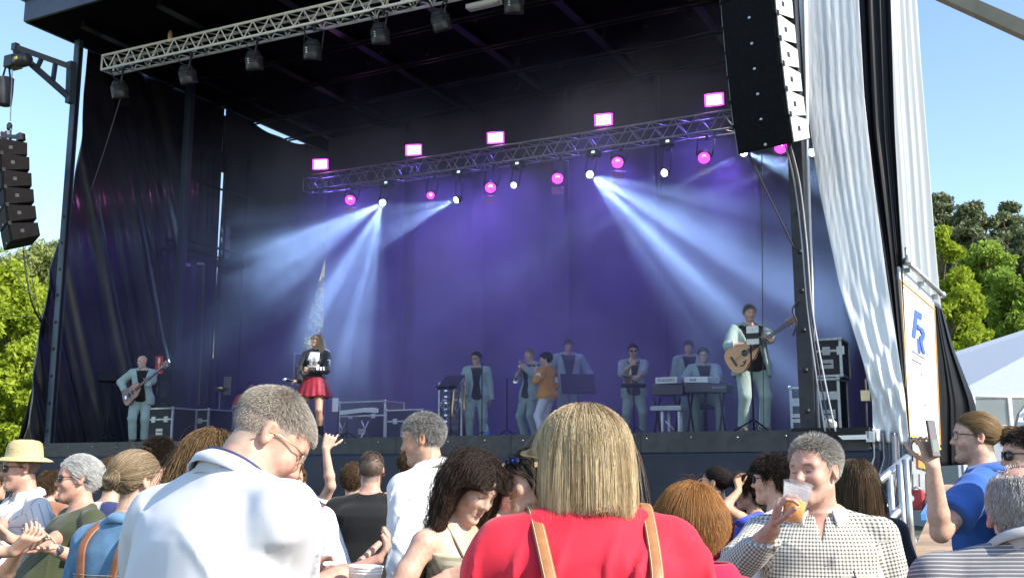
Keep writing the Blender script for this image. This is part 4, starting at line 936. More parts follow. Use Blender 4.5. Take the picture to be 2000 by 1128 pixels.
def strands(name, P, radius, m, parent, tone=None):
    """P: n x k x 3 points"""
    n, k = P.shape[:2]; hc = bpy.data.hair_curves.new(name); hc.add_curves([k]*n)
    hc.attributes['position'].data.foreach_set('vector', P.astype(np.float32).ravel())
    ra = hc.attributes.get('radius') or hc.attributes.new('radius', 'FLOAT', 'POINT')
    prof = radius*(1-.75*np.linspace(0, 1, k)**2); ra.data.foreach_set('value', np.tile(prof, n).astype(np.float32))
    ta = hc.attributes.new('tone', 'FLOAT', 'CURVE'); ta.data.foreach_set('value', (RNG.random(n) if tone is None else tone).astype(np.float32))
    return link(name, hc, m, parent)

# ---------------------------------------------------------------- the figure
HS = .232/.232
def hair_line(y, front=.060, nape=-.075):
    """lower limit of hair (z in head frame) for a given depth y (front is -y)"""
    return np.interp(y, [-.10, -.082, -.055, -.03, -.012, .012, .03, .055, .10], [front+.03, front, front-.012, .025, -.004, .018, -.03, nape+.008, nape])
def clothes_sections(sec, loose, flare=0.0):
    sec = np.array(sec); out = sec.copy(); wz = np.clip((.20-sec[:, 0])/.2, 0, 1)
    mx_ = sec[:, 1].max(); out[:, 1] = sec[:, 1]+wz*(loose+np.maximum(0, (mx_-.004)-sec[:, 1])*min(1, loose*30)); out[:, 2] = sec[:, 2]+wz*loose*.9; lowz = sec[:, 0] < .02; out[lowz, 1] += .012; out[lowz, 2] += .022; return out
class Person:
    """pose in a local frame: facing -y, left side +x; feet on z=0"""
    def __init__(s, H=1.74, sex='m', yaw=0, head=(0, 0, 0), lean=(0, 0), build=1.0, belly=0.0, bust=0.0, legs='stand', stance=.10, seat=None, neck=0.0, shoulder=1.0, headsc=.94):
        s.H = H; s.yaw = R(yaw); s.sex = sex; h = H; f = sex == 'f'; s.b = build; s.headsc = headsc
        s.RZ = rotz(s.yaw)
        hip_z = .525*h if seat is None else seat
        s.pel = V3(0, .0, hip_z)
        lx, ly = R(lean[0]), R(lean[1])                 # forward, to own left
        s.T = roty(ly) @ rotx(lx)
        shw = (.107 if f else .122)*h*(.9+.1*build)*shoulder; s.shw = shw
        B = build; w_ = 1 if not f else .92
        hipw = (1.07 if f else .98)
        # (z, rx, ry, cy) as fractions of height
        sec = [(-.075, .060*hipw, .052, .0), (-.03, .098*hipw, .068, .006), (.0, .101*hipw, .071, .008), (.05, .094*hipw, .064+belly*.02, .0-belly*.012), (.10, (.080 if f else .089)+belly*.012, .057+belly*.035, -.0-belly*.028),
               (.16, (.080 if f else .094)+belly*.006, .058+belly*.02, -.002-belly*.014), (.215, .096*w_, .066, .0), (.252, .102*w_, .063, .004), (.280, .086*w_, .050, .008), (.305, .055, .040, .010), (.318, .036, .034, .010)]
        s.sec = [(z*h, rx*h*(B if z < .29 else 1), ry*h*(B if z < .29 else 1), cy*h) for z, rx, ry, cy in sec]
        s.sh = {d: s.pel+s.T@V3(d*shw*.97, .012*h, .274*h) for d in (1, -1)}
        s.nb = s.pel+s.T@V3(0, .012*h, .305*h)          # neck base
        hp, hy, hr = R(head[0]), R(head[1]), R(head[2])  # pitch down, turn to own left, tilt to own left
        s.HM = rotz(hy) @ roty(hr) @ rotx(hp)
        s.HM = s.T*0+s.HM
        npos = s.nb+V3(0, -.013*h, .051*h+neck)+V3(math.sin(R(lean[1]))*.03*h, -math.sin(lx)*.03*h, 0)
        s.hc = npos+s.HM@V3(0, -.012, .088)*headsc       # head centre at ear/eye level
        s.npos = npos
        s.hip = {d: s.pel+V3(d*.052*h*hipw, 0, -.02*h) for d in (1, -1)}
        s.legs = legs; s.stance = stance
        s.foot = {}; s.knee = {}
        for d in (1, -1):
            if seat is None:
                ft = V3(d*(stance/2+.03*0), .0, .042*h); 
                if isinstance(legs, dict): ft = V3(*legs[d])
                s.foot[d] = ft; s.knee[d] = ik(s.hip[d], ft, .245*h, .247*h, V3(d*.15, -1, 0))
            else:
                kn = s.hip[d]+V3(d*.10, -.24*h, .0); s.knee[d] = kn; s.foot[d] = kn+V3(d*.02, .04, -(kn[2]-.042*h))
        s.el = {}; s.wr = {}; s.arm_up = .172*h; s.arm_lo = .150*h
        s.hand = {}
        s.r = dict(up=.029*h*(.92+.08*B)*(.86 if f else 1), el=.0225*h*(.88 if f else 1), wr=.0158*h*(.88 if f else 1), th=.050*h*B**.7, kn=.031*h, an=.022*h, nk=(.0275 if f else .0325)*h*(.85+.15*B))
        for d in (1, -1): s.arm(d, s.sh[d]+V3(d*.05*h, -.02*h, -.31*h), V3(d*.3, 1, 0))
    def arm(s, d, target, pole, pn=None, curl=.35, fdir=None, spread=.12, thumb=.3, curls=None):
        """target: wrist; pole: where the elbow points; fdir: finger direction; pn: palm normal"""
        t = np.asarray(target, float); s.el[d] = ik(s.sh[d], t, s.arm_up, s.arm_lo, np.asarray(pole, float)); v = t-s.sh[d]; L = np.linalg.norm(v)
        if L > (s.arm_up+s.arm_lo)*.995: t = s.sh[d]+v/L*(s.arm_up+s.arm_lo)*.995
        s.wr[d] = t; fd = nrm(t-s.el[d]) if fdir is None else nrm(fdir)
        pn = V3(-d, 0, 0) if pn is None else np.asarray(pn, float); pn = nrm(pn-fd*(pn@fd))
        s.hand[d] = (fd, pn, curl, spread, thumb, curls)
    def W(s, p): return s.org+s.RZ@np.asarray(p)
    def L(s, P): return s.RZ.T@(np.asarray(P)-s.org)
    def place(s, top_xyz=None, org=None):
        """stand so that the head's top lies over a point, or at a given foot point"""
        if org is not None: s.org = np.array(org, float); return s
        top = s.hc+V3(0, 0, .118*s.headsc)
        s.org = np.array([top_xyz[0], top_xyz[1], 0.])-s.RZ@V3(top[0], top[1], 0); s.org[2] = 0; return s
    # ---- surfaces
    def head_ops(s, fine=True):
        c = s.hc; M = s.HM; k = s.headsc; f = s.sex == 'f'; X = lambda x, y, z: c+M@(V3(x, y, z)*k)
        o = [ell(X(0, .014, .036), V3(.0755, .097, .083)*k, M, .02), ell(X(0, -.022, .018), V3(.066, .070, .078)*k, M, .03), ell(X(0, -.032, -.040), V3(.050 if f else .054, .055, .072)*k, M, .03)]
        o += [cap(X(0, -.070, -.100), X(0, -.064, -.096), (.017 if f else .021)*k, .02*k, .03), cap(X(.044, .004, -.062), X(.013, -.068, -.102), .014*k, .013*k, .028), cap(X(-.044, .004, -.062), X(-.013, -.068, -.102), .014*k, .013*k, .028)]
        for d in (1, -1):
            o += [ell(X(d*.040, -.064, -.030), V3(.021, .019, .020)*k, M, .03), cap(X(d*.012, -.084, .021), X(d*.046, -.072, .020), .010*k, .008*k, .018)]
            o += [ell(X(d*.031, -.094, .000), V3(.019, .013, .013)*k, M, .014, -1), ell(X(d*.031, -.074, -.001), V3(.0135, .0125, .012)*k, M, .004)]
            Me = M @ rotz(d*.45) @ rotx(-.2)
            o += [ell(X(d*.079, .016, -.004), V3(.010, .0185, .032)*k, Me, .008), ell(X(d*.086, .010, .000), V3(.007, .010, .018)*k, Me, .005, -1)]
        o += [cap(X(0, -.082, .012), X(0, -.106, -.030), .0075*k, .0120*k, .012)]
        for d in (1, -1): o += [ell(X(d*.012, -.094, -.035), V3(.0085, .011, .008)*k, M, .007)]
        o += [cap(X(-.018, -.079, -.064), X(.018, -.079, -.064), .0065*k, .0065*k, .016), cap(X(0, -.0855, -.0625), X(0, -.0855, -.0625), .0065*k, .006*k, .012), cap(X(-.013, -.0805, -.0745), X(.013, -.0805, -.0745), .0072*k, .0072*k, .016)]
        if not f:
            for d in (1, -1): o += [cap(X(d*.0205, -.091, -.036), X(d*.033, -.078, -.068), .0030*k, .0022*k, .007, -1)]
            for z_ in (.040, .049): o += [cap(X(-.030, -.086, z_), X(.030, -.086, z_+.001), .0016*k, .0016*k, .004, -1)]
        o += [cap(X(-.022, -.0905, -.0685), X(.022, -.0905, -.0685), .003*k, .003*k, .006, -1), ell(X(0, -.093, -.086), V3(.02, .006, .005)*k, M, .012, -1)]
        return o
    def body_ops(s, low=False):
        h = s.H; r = s.r; o = [loft(s.pel, s.T, s.sec, .03)]
        # neck and shoulder slope
        o += [cap(s.nb+V3(0, .004, -.02*h), s.hc+s.HM@V3(0, .018, -.055)*s.headsc, r['nk']*1.06, r['nk']*.97, .03)]
        for d in (1, -1):
            o += [cap(s.nb+s.T@V3(d*.02*h, .008*h, .004*h), s.sh[d]+s.T@V3(-d*.01*h, 0, .004*h), .025*h, .027*h, .04)]
            o += [cap(s.sh[d], s.sh[d]*.6+s.el[d]*.4, r['up']*1.08, r['up'], .03), cap(s.sh[d]*.6+s.el[d]*.4, s.el[d], r['up'], r['el'], .02)]
            m = s.el[d]*.72+s.wr[d]*.28; o += [cap(s.el[d], m, r['el'], r['el']*1.05, .015), cap(m, s.wr[d], r['el']*1.05, r['wr'], .015)]
            o += s.hand_ops(d, low)
            kn, ft, hp = s.knee[d], s.foot[d], s.hip[d]
            o += [cap(hp, kn, r['th']*1.15, r['kn']*1.1, .035), cap(kn, kn*.65+ft*.35+V3(0, .008*h, 0), r['kn'], r['kn']*1.06, .02), cap(kn*.65+ft*.35+V3(0, .008*h, 0), ft, r['kn']*1.06, r['an'], .02)]
            o += [cap(ft+V3(0, .02, -.02*h), ft+V3(d*.02, -.085*h, -.024*h), .020*h, .017*h, .02)]
        return o
    def bust_ops(s, size):
        return [ell(s.pel+s.T@V3(d*.045*s.H, -.062*s.H, .195*s.H), V3(.045, .04, .045)*s.H*size, s.T, .04) for d in (1, -1)]
    def hand_ops(s, d, low=False):
        fd, pn, curl, spread, thumb, curls = s.hand[d]; h = s.H; L = .106*h*(.94 if s.sex == 'f' else 1); w_ = s.wr[d]
        sd = np.cross(fd, pn)*1.0   # across the palm
        if sd@V3(0, 0, 1) < 0 and abs(sd[2]) > .3: pass
        sd = nrm(sd)*(1 if d == 1 else -1)   # points to the thumb side
        o = []; pl = L*.50; rr = max(.0085 if low else .0, .0078*h/1.74)
        base = w_+fd*pl
        for t in (-.3, -.1, .1, .3): o.append(cap(w_+fd*.01+sd*(t*.055), base+sd*(t*.118*.9)*1.0, .0145*h/1.74, .0128*h/1.74, .012))
        for i, (t, ln) in enumerate(((.36, .42), (.12, .47), (-.12, .44), (-.35, .35))):
            p = base+sd*(t*.105*h/1.74); dr = nrm(fd+sd*t*spread*2); cc = curl if curls is None else curls[i]
            for j, (fr, an) in enumerate(((.46, 55), (.30, 75), (.24, 50))):
                a = R(an)*cc; dr = nrm(dr*math.cos(a)+pn*math.sin(a)); 
                q = p+dr*ln*L*fr; r0 = rr*(1-.10*j); o.append(cap(p, q, r0, r0*.92, .004)); p = q; pn2 = pn
                # turn the palm normal with the finger
                ax = np.cross(dr, sd); pn = nrm(ax if ax@pn > 0 else -ax)
            pn = s.hand[d][1]
        p = w_+fd*L*.12+sd*.022*h/1.74; dr = nrm(fd*.75+sd*.75+pn*(.2+thumb*.5))
        for fr, an in ((.24, 0), (.20, 30), (.17, 30)):
            dr = nrm(dr*math.cos(R(an)*thumb)+nrm(fd*.6-sd*.6+pn*.3)*math.sin(R(an)*thumb)); q = p+dr*L*fr*1.05; o.append(cap(p, q, rr*1.18, rr*1.05, .007)); p = q
        s.tipf = getattr(s, 'tipf', {}); s.tipf[d] = base
        return o
def ik(a, b, l1, l2, pole):
    v = b-a; L = min(np.linalg.norm(v), (l1+l2)*.995); u = nrm(v); x = (l1*l1-l2*l2+L*L)/(2*L); hgt = math.sqrt(max(l1*l1-x*x, 0)); p = pole-u*(pole@u)
    return a+u*x+nrm(p)*hgt
SKIN = {'fair': (.60, .36, .26), 'tan': (.50, .28, .18), 'pink': (.56, .31, .225), 'olive': (.46, .27, .17), 'pale': (.66, .44, .34)}
def hair_noise(p): return np.sin(p[:, 0]*310)*np.sin(p[:, 1]*290+1)*np.sin(p[:, 2]*330+2)
class Fig:
    """a person thing: body mesh with clothes, hair and glasses as children"""
    def __init__(s, p, label, group=None, h=.008, skin='fair', brow=(.10, .06, .04), stubble=0.0, stub_col=(.25, .2, .18), scalp=None, scalp_front=.06, nape=-.075, bust=0.0, eyes='open', low=False, legs_bare=False, hand_low=None, lips=(.50, .20, .17), smile=0, extra=None):
        s.p = p; s.h = h; s.n = 0; s.low = low
        ops = p.body_ops(low if hand_low is None else hand_low)+p.head_ops()
        if bust: ops += p.bust_ops(bust)
        if extra: ops += extra
        me, V = mesher('person', ops, h); base = np.array(SKIN[skin]); C = np.repeat(base[None], len(V), 0)
        q = ((V-p.hc)@p.HM)/p.headsc
        def blob(c, r, pw=1.0): return np.clip(1-np.linalg.norm((q-np.array(c))/np.array(r), axis=1), 0, 1)**pw
        def mixc(w_, col, a=1.0):
            nonlocal C; w_ = np.clip(w_*a, 0, 1)[:, None]; C = C*(1-w_)+np.array(col)*w_
        red = base*np.array([1.05, .72, .68])
        for d in (1, -1):
            mixc(blob((d*.042, -.07, -.032), (.03, .04, .026)), red, .7); mixc(blob((d*.081, .016, -.004), (.02, .025, .036)), red, .8)
        mixc(blob((0, -.108, -.03), (.02, .025, .02)), red, .7)
        mixc(np.clip(blob((0, -.092, -.062), (.026, .02, .0065))*3, 0, 1), lips, .85); mixc(np.clip(blob((0, -.092, -.0745), (.022, .02, .0075))*3, 0, 1), lips, .85); mixc(np.clip(blob((0, -.094, -.0685), (.026, .02, .003))*2, 0, 1), (.10, .03, .03), .8)
        if smile:
            for d in (1, -1): mixc(np.clip(blob((0, -.094, -.0685), (.022, .02, .005))*3, 0, 1), (.75, .72, .66), 1)
        for d in (1, -1):
            if brow: mixc(np.clip(blob((d*.031, -.085, .0215), (.023, .03, .0055))*2.5, 0, 1), brow, .85)
            if eyes == 'open':
                mixc(np.clip(blob((d*.031, -.088, -.001), (.0145, .02, .0065))*4, 0, 1), (.55, .5, .47)); mixc(np.clip(blob((d*.031, -.088, -.0005), (.0068, .02, .0068))*4, 0, 1), (.03, .02, .015)); mixc(np.clip(blob((d*.031, -.088, .0055), (.018, .02, .0032))*3, 0, 1), (.06, .04, .03), .8)
            else: mixc(np.clip(blob((d*.031, -.088, -.0045), (.017, .02, .0034))*3, 0, 1), (.05, .03, .025), .85)
        if stubble:
            w_ = np.clip((-.035-q[:, 2])/.02, 0, 1)*np.clip((.005-q[:, 1])/.03, 0, 1)*(q[:, 2] > -.135)*np.clip(1-blob((0, -.09, -.067), (.03, .03, .010))*4, 0, 1); mixc(w_*(.75+.25*hair_noise(q)), stub_col, stubble)
        if scalp is not None:
            on = (np.abs(q[:, 0]) < .083) & (q[:, 2] > -.11) & (q[:, 1] < .13); z0 = hair_line(q[:, 1], scalp_front, nape); w_ = np.clip((q[:, 2]-z0)/.012+.5, 0, 1)*on*(np.abs(q[:, 0]) < .078); mixc(w_, scalp, .9)
        nz = np.sin(V[:, 0]*37+V[:, 2]*23)*np.sin(V[:, 1]*31-V[:, 2]*41); nz2 = np.sin(q[:, 0]*160+q[:, 2]*90)*np.sin(q[:, 1]*140-q[:, 2]*170+1); C = C*(1+.05*nz)[:, None]*(1+np.outer(nz2, [.03, .07, .07]))
        setcol(me, np.clip(C, 0, 1))
        s.o = link('person', me, skinmat()); s.o.location = p.org; s.o.rotation_euler = (0, 0, p.yaw); tag(s.o, label, 'person', group)
    def seam(s, z, m, x0=-.16, x1=.16, off=.03, back=True, dz=0.0, name='seam'):
        p = s.p; return s.mbpart(name, MB().tube([torso_pt(p, x, z*p.H+dz*(x/.16)**2, off, back) for x in np.linspace(x0, x1, 16)], .0016, 4), m)
    def part(s, name, me, m):
        o = bpy.data.objects.new(name, me); COL.objects.link(o); o.parent = s.o; KIDS.setdefault(s.o.name, []).append(o)
        if m is not None and len(me.materials) == 0: me.materials.append(m)
        return o
    def mbpart(s, name, mb, m): return s.part(name, mb.mesh(name), m)
    def shape(s, name, ops, m, h=None, uvw=None, post=None):
        me, V = mesher(name, ops, h or s.h, post)
        if uvw is not None:
            a = me.attributes.new('UVW', 'FLOAT_VECTOR', 'POINT'); a.data.foreach_set('vector', uvw(V).astype(np.float32).ravel())
        return s.part(name, me, m)
    def uv(s, V):
        """cloth coordinates: round the torso or along the nearest arm"""
        p = s.p; l = (V-p.pel)@p.T; out = l.copy(); out[:, 0] = np.arctan2(l[:, 0], -l[:, 1])*.15
        out[:, 0] = np.where(np.abs(l[:, 1]) > 0, l[:, 0]*.7+out[:, 0]*.3, out[:, 0])
        best = np.full(len(V), .03)
        for d in (1, -1):
            for a, b, z0 in ((p.sh[d], p.el[d], 0), (p.el[d], p.wr[d], p.arm_up)):
                ab = b-a; L = np.linalg.norm(ab); u = ab/L; qv = V-a; t = qv@u; rad = np.linalg.norm(qv-t[:, None]*u, axis=1); ok = (t > .05*L) & (t < L*1.05) & (rad < .10) & (np.abs(l[:, 0]) > p.shw*.80)
                x = nrm(np.cross(u, V3(0, 1, .3))); y = np.cross(u, x); ang = np.arctan2(qv@y, qv@x)*.06
                out[ok, 0] = ang[ok]; out[ok, 2] = -(t+z0)[ok]
        return out
    def top(s, name, m, sleeve='short', loose=.012, off=.008, hem=-.06, neck='crew', open_front=0.0, seed=0, wr=.014, wf=9, h=None, bust=0.0, slv=None, hemlen=None, uvw=False, vneck=0.0, sl_loose=1.0, zf=.55):
        p = s.p; H = p.H; sec = clothes_sections(p.sec, loose); sec = sec[sec[:, 0] > -.09*H]
        hz = hem*H
        lowr = sec[0].copy(); lowr[0] = min(hz-.02, sec[0, 0]-.03)
        if hz < sec[0, 0]: sec = sec[1:] if len(sec) > 6 else sec; first = sec[0].copy(); first[0] = hz-.03; sec = np.vstack([first, sec])
        W_ = wrinkle(seed, 1.0, wf, zf); o = [loft(p.pel, p.T, sec, .03, off=off, bot=hz)]
        if bust: 
            for b in p.bust_ops(bust): o.append(Op((lambda f: (lambda q: f(q)-off))(b.f), b.lo-off, b.hi+off, .05))
        r = p.r
        for d in (1, -1):
            o.append(cap(p.nb+p.T@V3(d*.018*H, .008*H, .002*H), p.sh[d]+p.T@V3(-d*.008*H, 0, .004*H), .026*H+off, .029*H+off, .03))
            lv = sleeve if slv is None else slv[d]
            if lv == 'none': continue
            so_ = off+.004*sl_loose
            if lv in ('short', 'elbow'):
                fr = .66 if lv == 'short' else 1.0; e = p.sh[d]+(p.el[d]-p.sh[d])*fr; o.append(cap(p.sh[d], e, r['up']*1.12+off, r['up']*1.02+so_+.010*sl_loose, .03, flat=True))
            else:
                o.append(cap(p.sh[d], p.el[d], r['up']*1.12+off, r['el']*1.12+so_, .03))
                fr = {'long': 1.10, 'three': .55, 'push': .3}[lv]; e = p.el[d]+(p.wr[d]-p.el[d])*fr; o.append(cap(p.el[d], e, r['el']*1.12+so_, (r['el']*(1-fr)+r['wr']*fr)*1.08+so_, .025, flat=True))
        nk = p.nb+p.T@V3(0, -.02*H, .014*H)
        if neck == 'crew': o.append(cut(p.T@V3(0, -.45, .9), p.nb+p.T@V3(0, -.02*H, .010*H)))
        if neck == 'high': o.append(cut(p.T@V3(0, -.30, .95), p.nb+p.T@V3(0, -.02*H, .026*H)))
        if neck == 'wide': o.append(cut(p.T@V3(0, -.50, .9), p.nb+p.T@V3(0, -.01*H, -.006*H)))
        if neck == 'strap': o.append(cut(p.T@V3(0, -.25, .97), p.pel+p.T@V3(0, -.05*H, .252*H)))
        if vneck:
            a = p.pel+p.T@V3(0, -.12*H, (.30-vneck)*H); b1 = p.nb+p.T@V3(0, -.09*H, .06*H)
            def fv(q, a=a, T=p.T, H=H):
                l = (q-a)@T; return np.where(l[:, 1] < .115*H, np.maximum(np.abs(l[:, 0])-.22*l[:, 2], -l[:, 2])*.9, .2)
            o.append(Op(fv, a-.2, a+V3(.2, .2, .3), .004, -1))
        if open_front:
            a = p.pel
            def fo(q, a=a, T=p.T, H=H):
                l = (q-a)@T; wd = open_front*H*(.55+np.clip(np.abs(l[:, 2]-.13*H)/(.16*H), 0, 1.1)*.55); return np.where(l[:, 1] < -.01*H, np.abs(l[:, 0])-wd, .2)
            o.append(Op(fo, a-.5, a+.6, .004, -1))
        def post(P, d): return d-wr*W_(P)*np.clip((p.nb[2]+.0-P[:, 2])/.10, .15, 1)
        return s.shape(name, o, m, h, s.uv if uvw else None, post)
    def trousers(s, m, off=.010, top=.03, cuff=.96, seed=3, wr=.005, name='trousers', h=None, short=None):
        p = s.p; H = p.H; r = p.r; sec = np.array(p.sec); o = [loft(p.pel, p.T if p.T[2, 2] > .96 else np.eye(3), sec, .03, off=off, top=top*H, bot=-.075*H)]; W_ = wrinkle(seed, 1.0, 10)
        for d in (1, -1):
            hp, kn, ft = p.hip[d], p.knee[d], p.foot[d]; o.append(cap(hp, kn, r['th']*1.17+off, r['kn']*1.12+off+.006, .035, flat=short is not None) if short is None else cap(hp, hp+(kn-hp)*short, r['th']*1.17+off, r['th']*.95+off+.01, .035, flat=True))
            if short is None: o.append(cap(kn, kn+(ft-kn)*cuff, r['kn']*1.12+off+.006, r['an']*1.2+off+.010, .03, flat=True))
        return s.shape(name, o, m, h, None, lambda P, d: d-wr*W_(P))
    def shoes(s, m, boot=0.0):
        p = s.p; H = p.H
        for d in (1, -1):
            ft = p.foot[d]; o = [cap(ft+V3(0, .022, -.016*H), ft+V3(d*.018, -.09*H, -.020*H), .026*H, .022*H, .02), cap(ft+V3(0, .012, -.02*H), ft+V3(0, .004, .02*H), .026*H, .026*H, .02)]
            if boot: o.append(cap(ft, ft+(p.knee[d]-ft)*boot, .027*H, .032*H, .02, flat=True))
            o.append(Op(lambda q: .0015-q[:, 2], (-99,)*3, (99,)*3, .004, 2)); s.shape('boot' if boot else 'shoe', o, m, max(s.h, .009))
    def collar(s, m, rad=1.0, hgt=.042, drop=.03, gap=.5, flare=.022, name='collar', back=.0):
        """turned down shirt collar round the neck, open in front"""
        p = s.p; H = p.H; rn = p.r['nk']*1.10*rad; ax = nrm(p.hc+p.HM@V3(0, .02, -.06)-p.nb); c = p.nb+V3(0, .002, .008*H); x = nrm(np.cross(V3(0, 1, 0), ax)); y = np.cross(ax, x); rows = []
        n = 44
        for i in range(n+1):
            a = -math.pi/2+gap+(2*math.pi-2*gap)*i/n; e = abs(i/n-.5)*2; dirv = x*math.cos(a)*1.05+y*math.sin(a)
            top = c+dirv*rn*1.02+ax*(hgt*(1-.30*e)+back); out = c+dirv*(rn+flare*(1+.4*e**4))+ax*(hgt*(1-.3*e)-drop*(1+.75*e**5)+back); mid = (top+out)/2+dirv*.006+ax*.004
            base = c+dirv*rn*1.04-ax*.01; rows.append([base, top, mid, out])
        s.crows = rows; me = MB().grid(np.array(rows)).mesh(name, False); o = s.part(name, me, m); solid(o, .004, 0); return o
    # ---- head things in head frame
    def hp(s, x, y, z): return Vector(s.p.hc+s.p.HM@(V3(x, y, z)*s.p.headsc))
    def hv(s, x, y, z): return Vector(s.p.HM@V3(x, y, z))
    def glasses(s, frame_m, lens_m, w_=.056, hgt=.036, name='sunglasses', thick=.003, dz=.0, curve=.012, temple_r=.0022, up=0.0, back=0.0):
        o = None; fr = MB(); y0 = -.101-.0+back; z0 = .001+dz+up
        root = None
        for d in (1, -1):
            cx = d*(.006+w_/2); pts = []
            for k in range(20):
                a = 2*math.pi*k/20; ca, sa = math.cos(a), math.sin(a); e = .62; x_ = cx+math.copysign(abs(ca)**e, ca)*w_/2; z_ = z0+math.copysign(abs(sa)**e, sa)*hgt/2-(.003 if sa < 0 else 0)*d*0; pts.append(s.hp(x_, y0+curve*((abs(x_)/.06)**2)*1.3, z_))
            fr.tube(pts+[pts[0]], thick*.6, 6, False)
            cen = s.hp(cx, y0+curve*((abs(cx)/.06)**2)*1.1-.002, z0); n = len(pts); lm = MB().add([cen]+pts, [(0, k+1, (k+1) % n+1) for k in range(n)], True)
            if d == 1: L1 = lm
            else: L2 = lm
            xe = .008+w_; fr.tube([s.hp(d*xe, y0+curve*1.5, z0+hgt*.25), s.hp(d*.077, -.06+back, z0+hgt*.28), s.hp(d*.081, -.01+back, z0+hgt*.2), s.hp(d*.079, .02+back, z0-.004), s.hp(d*.077, .036+back, z0-.022)], temple_r, 6)
        fr.tube([s.hp(-.009, y0+.001, z0+.006), s.hp(0, y0-.003, z0+.009), s.hp(.009, y0+.001, z0+.006)], thick*.7, 6)
        g = s.mbpart(name, fr, frame_m); 
        for L_ in (L1, L2):
            me = L_.mesh('lens'); me.materials.append(lens_m); q = bpy.data.objects.new('lens', me); COL.objects.link(q); q.parent = g; KIDS.setdefault(g.name, []).append(q); solid(q, .0015, 0)
        return g
    def scalp_pts(s, n, seed, front=.06, nape=-.075, xcut=None, thin=None, lift=.002):
        """points on the hair-bearing skull with outward normals (head frame)"""
        r = np.random.default_rng(seed); c = V3(0, .014, .036); rad = V3(.0765, .098, .084); out = []; tot = 0
        while tot < n:
            v = r.normal(size=(n*2, 3)); v /= np.linalg.norm(v, axis=1)[:, None]; q = c+v*rad; ok = (q[:, 2] > hair_line(q[:, 1], front, nape)+r.normal(size=len(q))*.004)
            if thin is not None: ok &= thin(q, r.random(len(q)))
            ear = (np.abs(q[:, 0]) > .06) & (np.abs(q[:, 1]-.016) < .022) & (q[:, 2] < .026); ok &= ~ear
            q = q[ok]; v = v[ok]/rad; v /= np.linalg.norm(v, axis=1)[:, None]; out.append((q, v)); tot += len(q)
        q = np.concatenate([a for a, b in out])[:n]; v = np.concatenate([b for a, b in out])[:n]; return q+v*lift, v
    def grow(s, name, q, v, length, m, comb, k=7, stand=.3, grav=0.0, radius=.0006, curl=0.0, cfreq=60, seed=1, jit=.25, tone=None, hug=.0, clump=None, coll=True, lag=.35, body=True, gravdir=None, zcut=None):
        """strands from roots q with normals v (head frame); comb: function(q)->direction in head frame"""
        r = np.random.default_rng(seed); n = len(q); Ln = length*r.uniform(.8, 1.15, n) if np.isscalar(length) else length
        c = V3(0, .014, .036); rad = V3(.0765, .098, .084); p = q.copy(); d = v*stand+comb(q)*(1-stand)+r.normal(size=(n, 3))*jit*.5; d /= np.linalg.norm(d, axis=1)[:, None]
        out = [p.copy()]; G = s.p.HM.T@V3(0, 0, -1.0) if gravdir is None else gravdir; ph = r.uniform(0, 6.28, (n, 1)); lay = r.uniform(.0, hug, n) if hug else np.zeros(n); ax = nrm(V3(1, .3, .2))
        for i in range(k-1):
            w_ = comb(p)*(lag*(1-grav))+G*grav*lag; d = d*(1-lag)+w_; d /= np.linalg.norm(d, axis=1)[:, None]+1e-9
            st = (Ln/(k-1))[:, None]; p = p+d*st
            if coll:
                u = (p-c)/(rad+lay[:, None]+.003); L = np.linalg.norm(u, axis=1); ins = L < 1; p[ins] = c+u[ins]/L[ins][:, None]*(rad+lay[ins][:, None]+.003)
                fz = (p[:, 1] < -.045) & (p[:, 2] < .045) & (p[:, 2] > -.16) & (np.abs(p[:, 0]) < .074); sg_ = np.where(np.abs(q[:, 0]) < .002, 1, np.sign(q[:, 0])); p[fz, 0] = sg_[fz]*.076
                fb = (p[:, 1] < -.028) & (p[:, 2] < .034) & (p[:, 2] > -.15); p[fb, 1] += (-.028-p[fb, 1])*.55
                if body:
                    # neck and shoulders
                    pw = (p*s.p.headsc)@s.p.HM.T+s.p.hc; nk = s.p.nb; rel = pw-nk; rr = np.hypot(rel[:, 0], rel[:, 1]); tgt = .062+np.clip((.02-rel[:, 2]), 0, .3)*1.15; tgt = np.minimum(tgt, .165); zin = (rel[:, 2] < .10) & (rel[:, 2] > -.35) & (rr < tgt*np.where(np.abs(rel[:, 1]) > np.abs(rel[:, 0]), .72, 1.0))
                    sc = tgt*np.where(np.abs(rel[:, 1]) > np.abs(rel[:, 0]), .72, 1.0)/np.maximum(rr, .01); rel[zin, 0] *= sc[zin]; rel[zin, 1] *= sc[zin]; p = ((nk+rel-s.p.hc)@s.p.HM)/s.p.headsc
            pp = p.copy()
            if curl:
                t = (i+1)/(k-1); side_ = np.cross(d, v); pp = p+(side_*np.sin(ph+t*cfreq)+v*np.cos(ph*1.3+t*cfreq))*curl*min(1, t*2)
            out.append(pp)
        P = np.stack(out, 1)
        if name != 'loose_hair' and coll:
            keep = P[:, :, 2].max(1) < .158; P = P[keep]; tone = None if tone is None else tone[keep]
        if zcut is not None:
            zc = zcut+r.normal(size=len(P))*.006+.012*np.sin(P[:, 0, 0]*70+P[:, 0, 1]*50)
            for j in range(1, k):
                b = P[:, j, 2] < zc; a0 = P[:, j-1]; a1 = P[:, j]; t = np.clip((a0[:, 2]-zc)/np.maximum(a0[:, 2]-a1[:, 2], 1e-5), 0, 1)[:, None]; P[b, j] = (a0+(a1-a0)*t)[b]
        W_ = (P.reshape(-1, 3)*s.p.headsc)@s.p.HM.T+s.p.hc
        hc = strands(name, W_.reshape(P.shape), radius, m, None, tone); hc.parent = s.o; KIDS.setdefault(s.o.name, []).append(hc); return hc
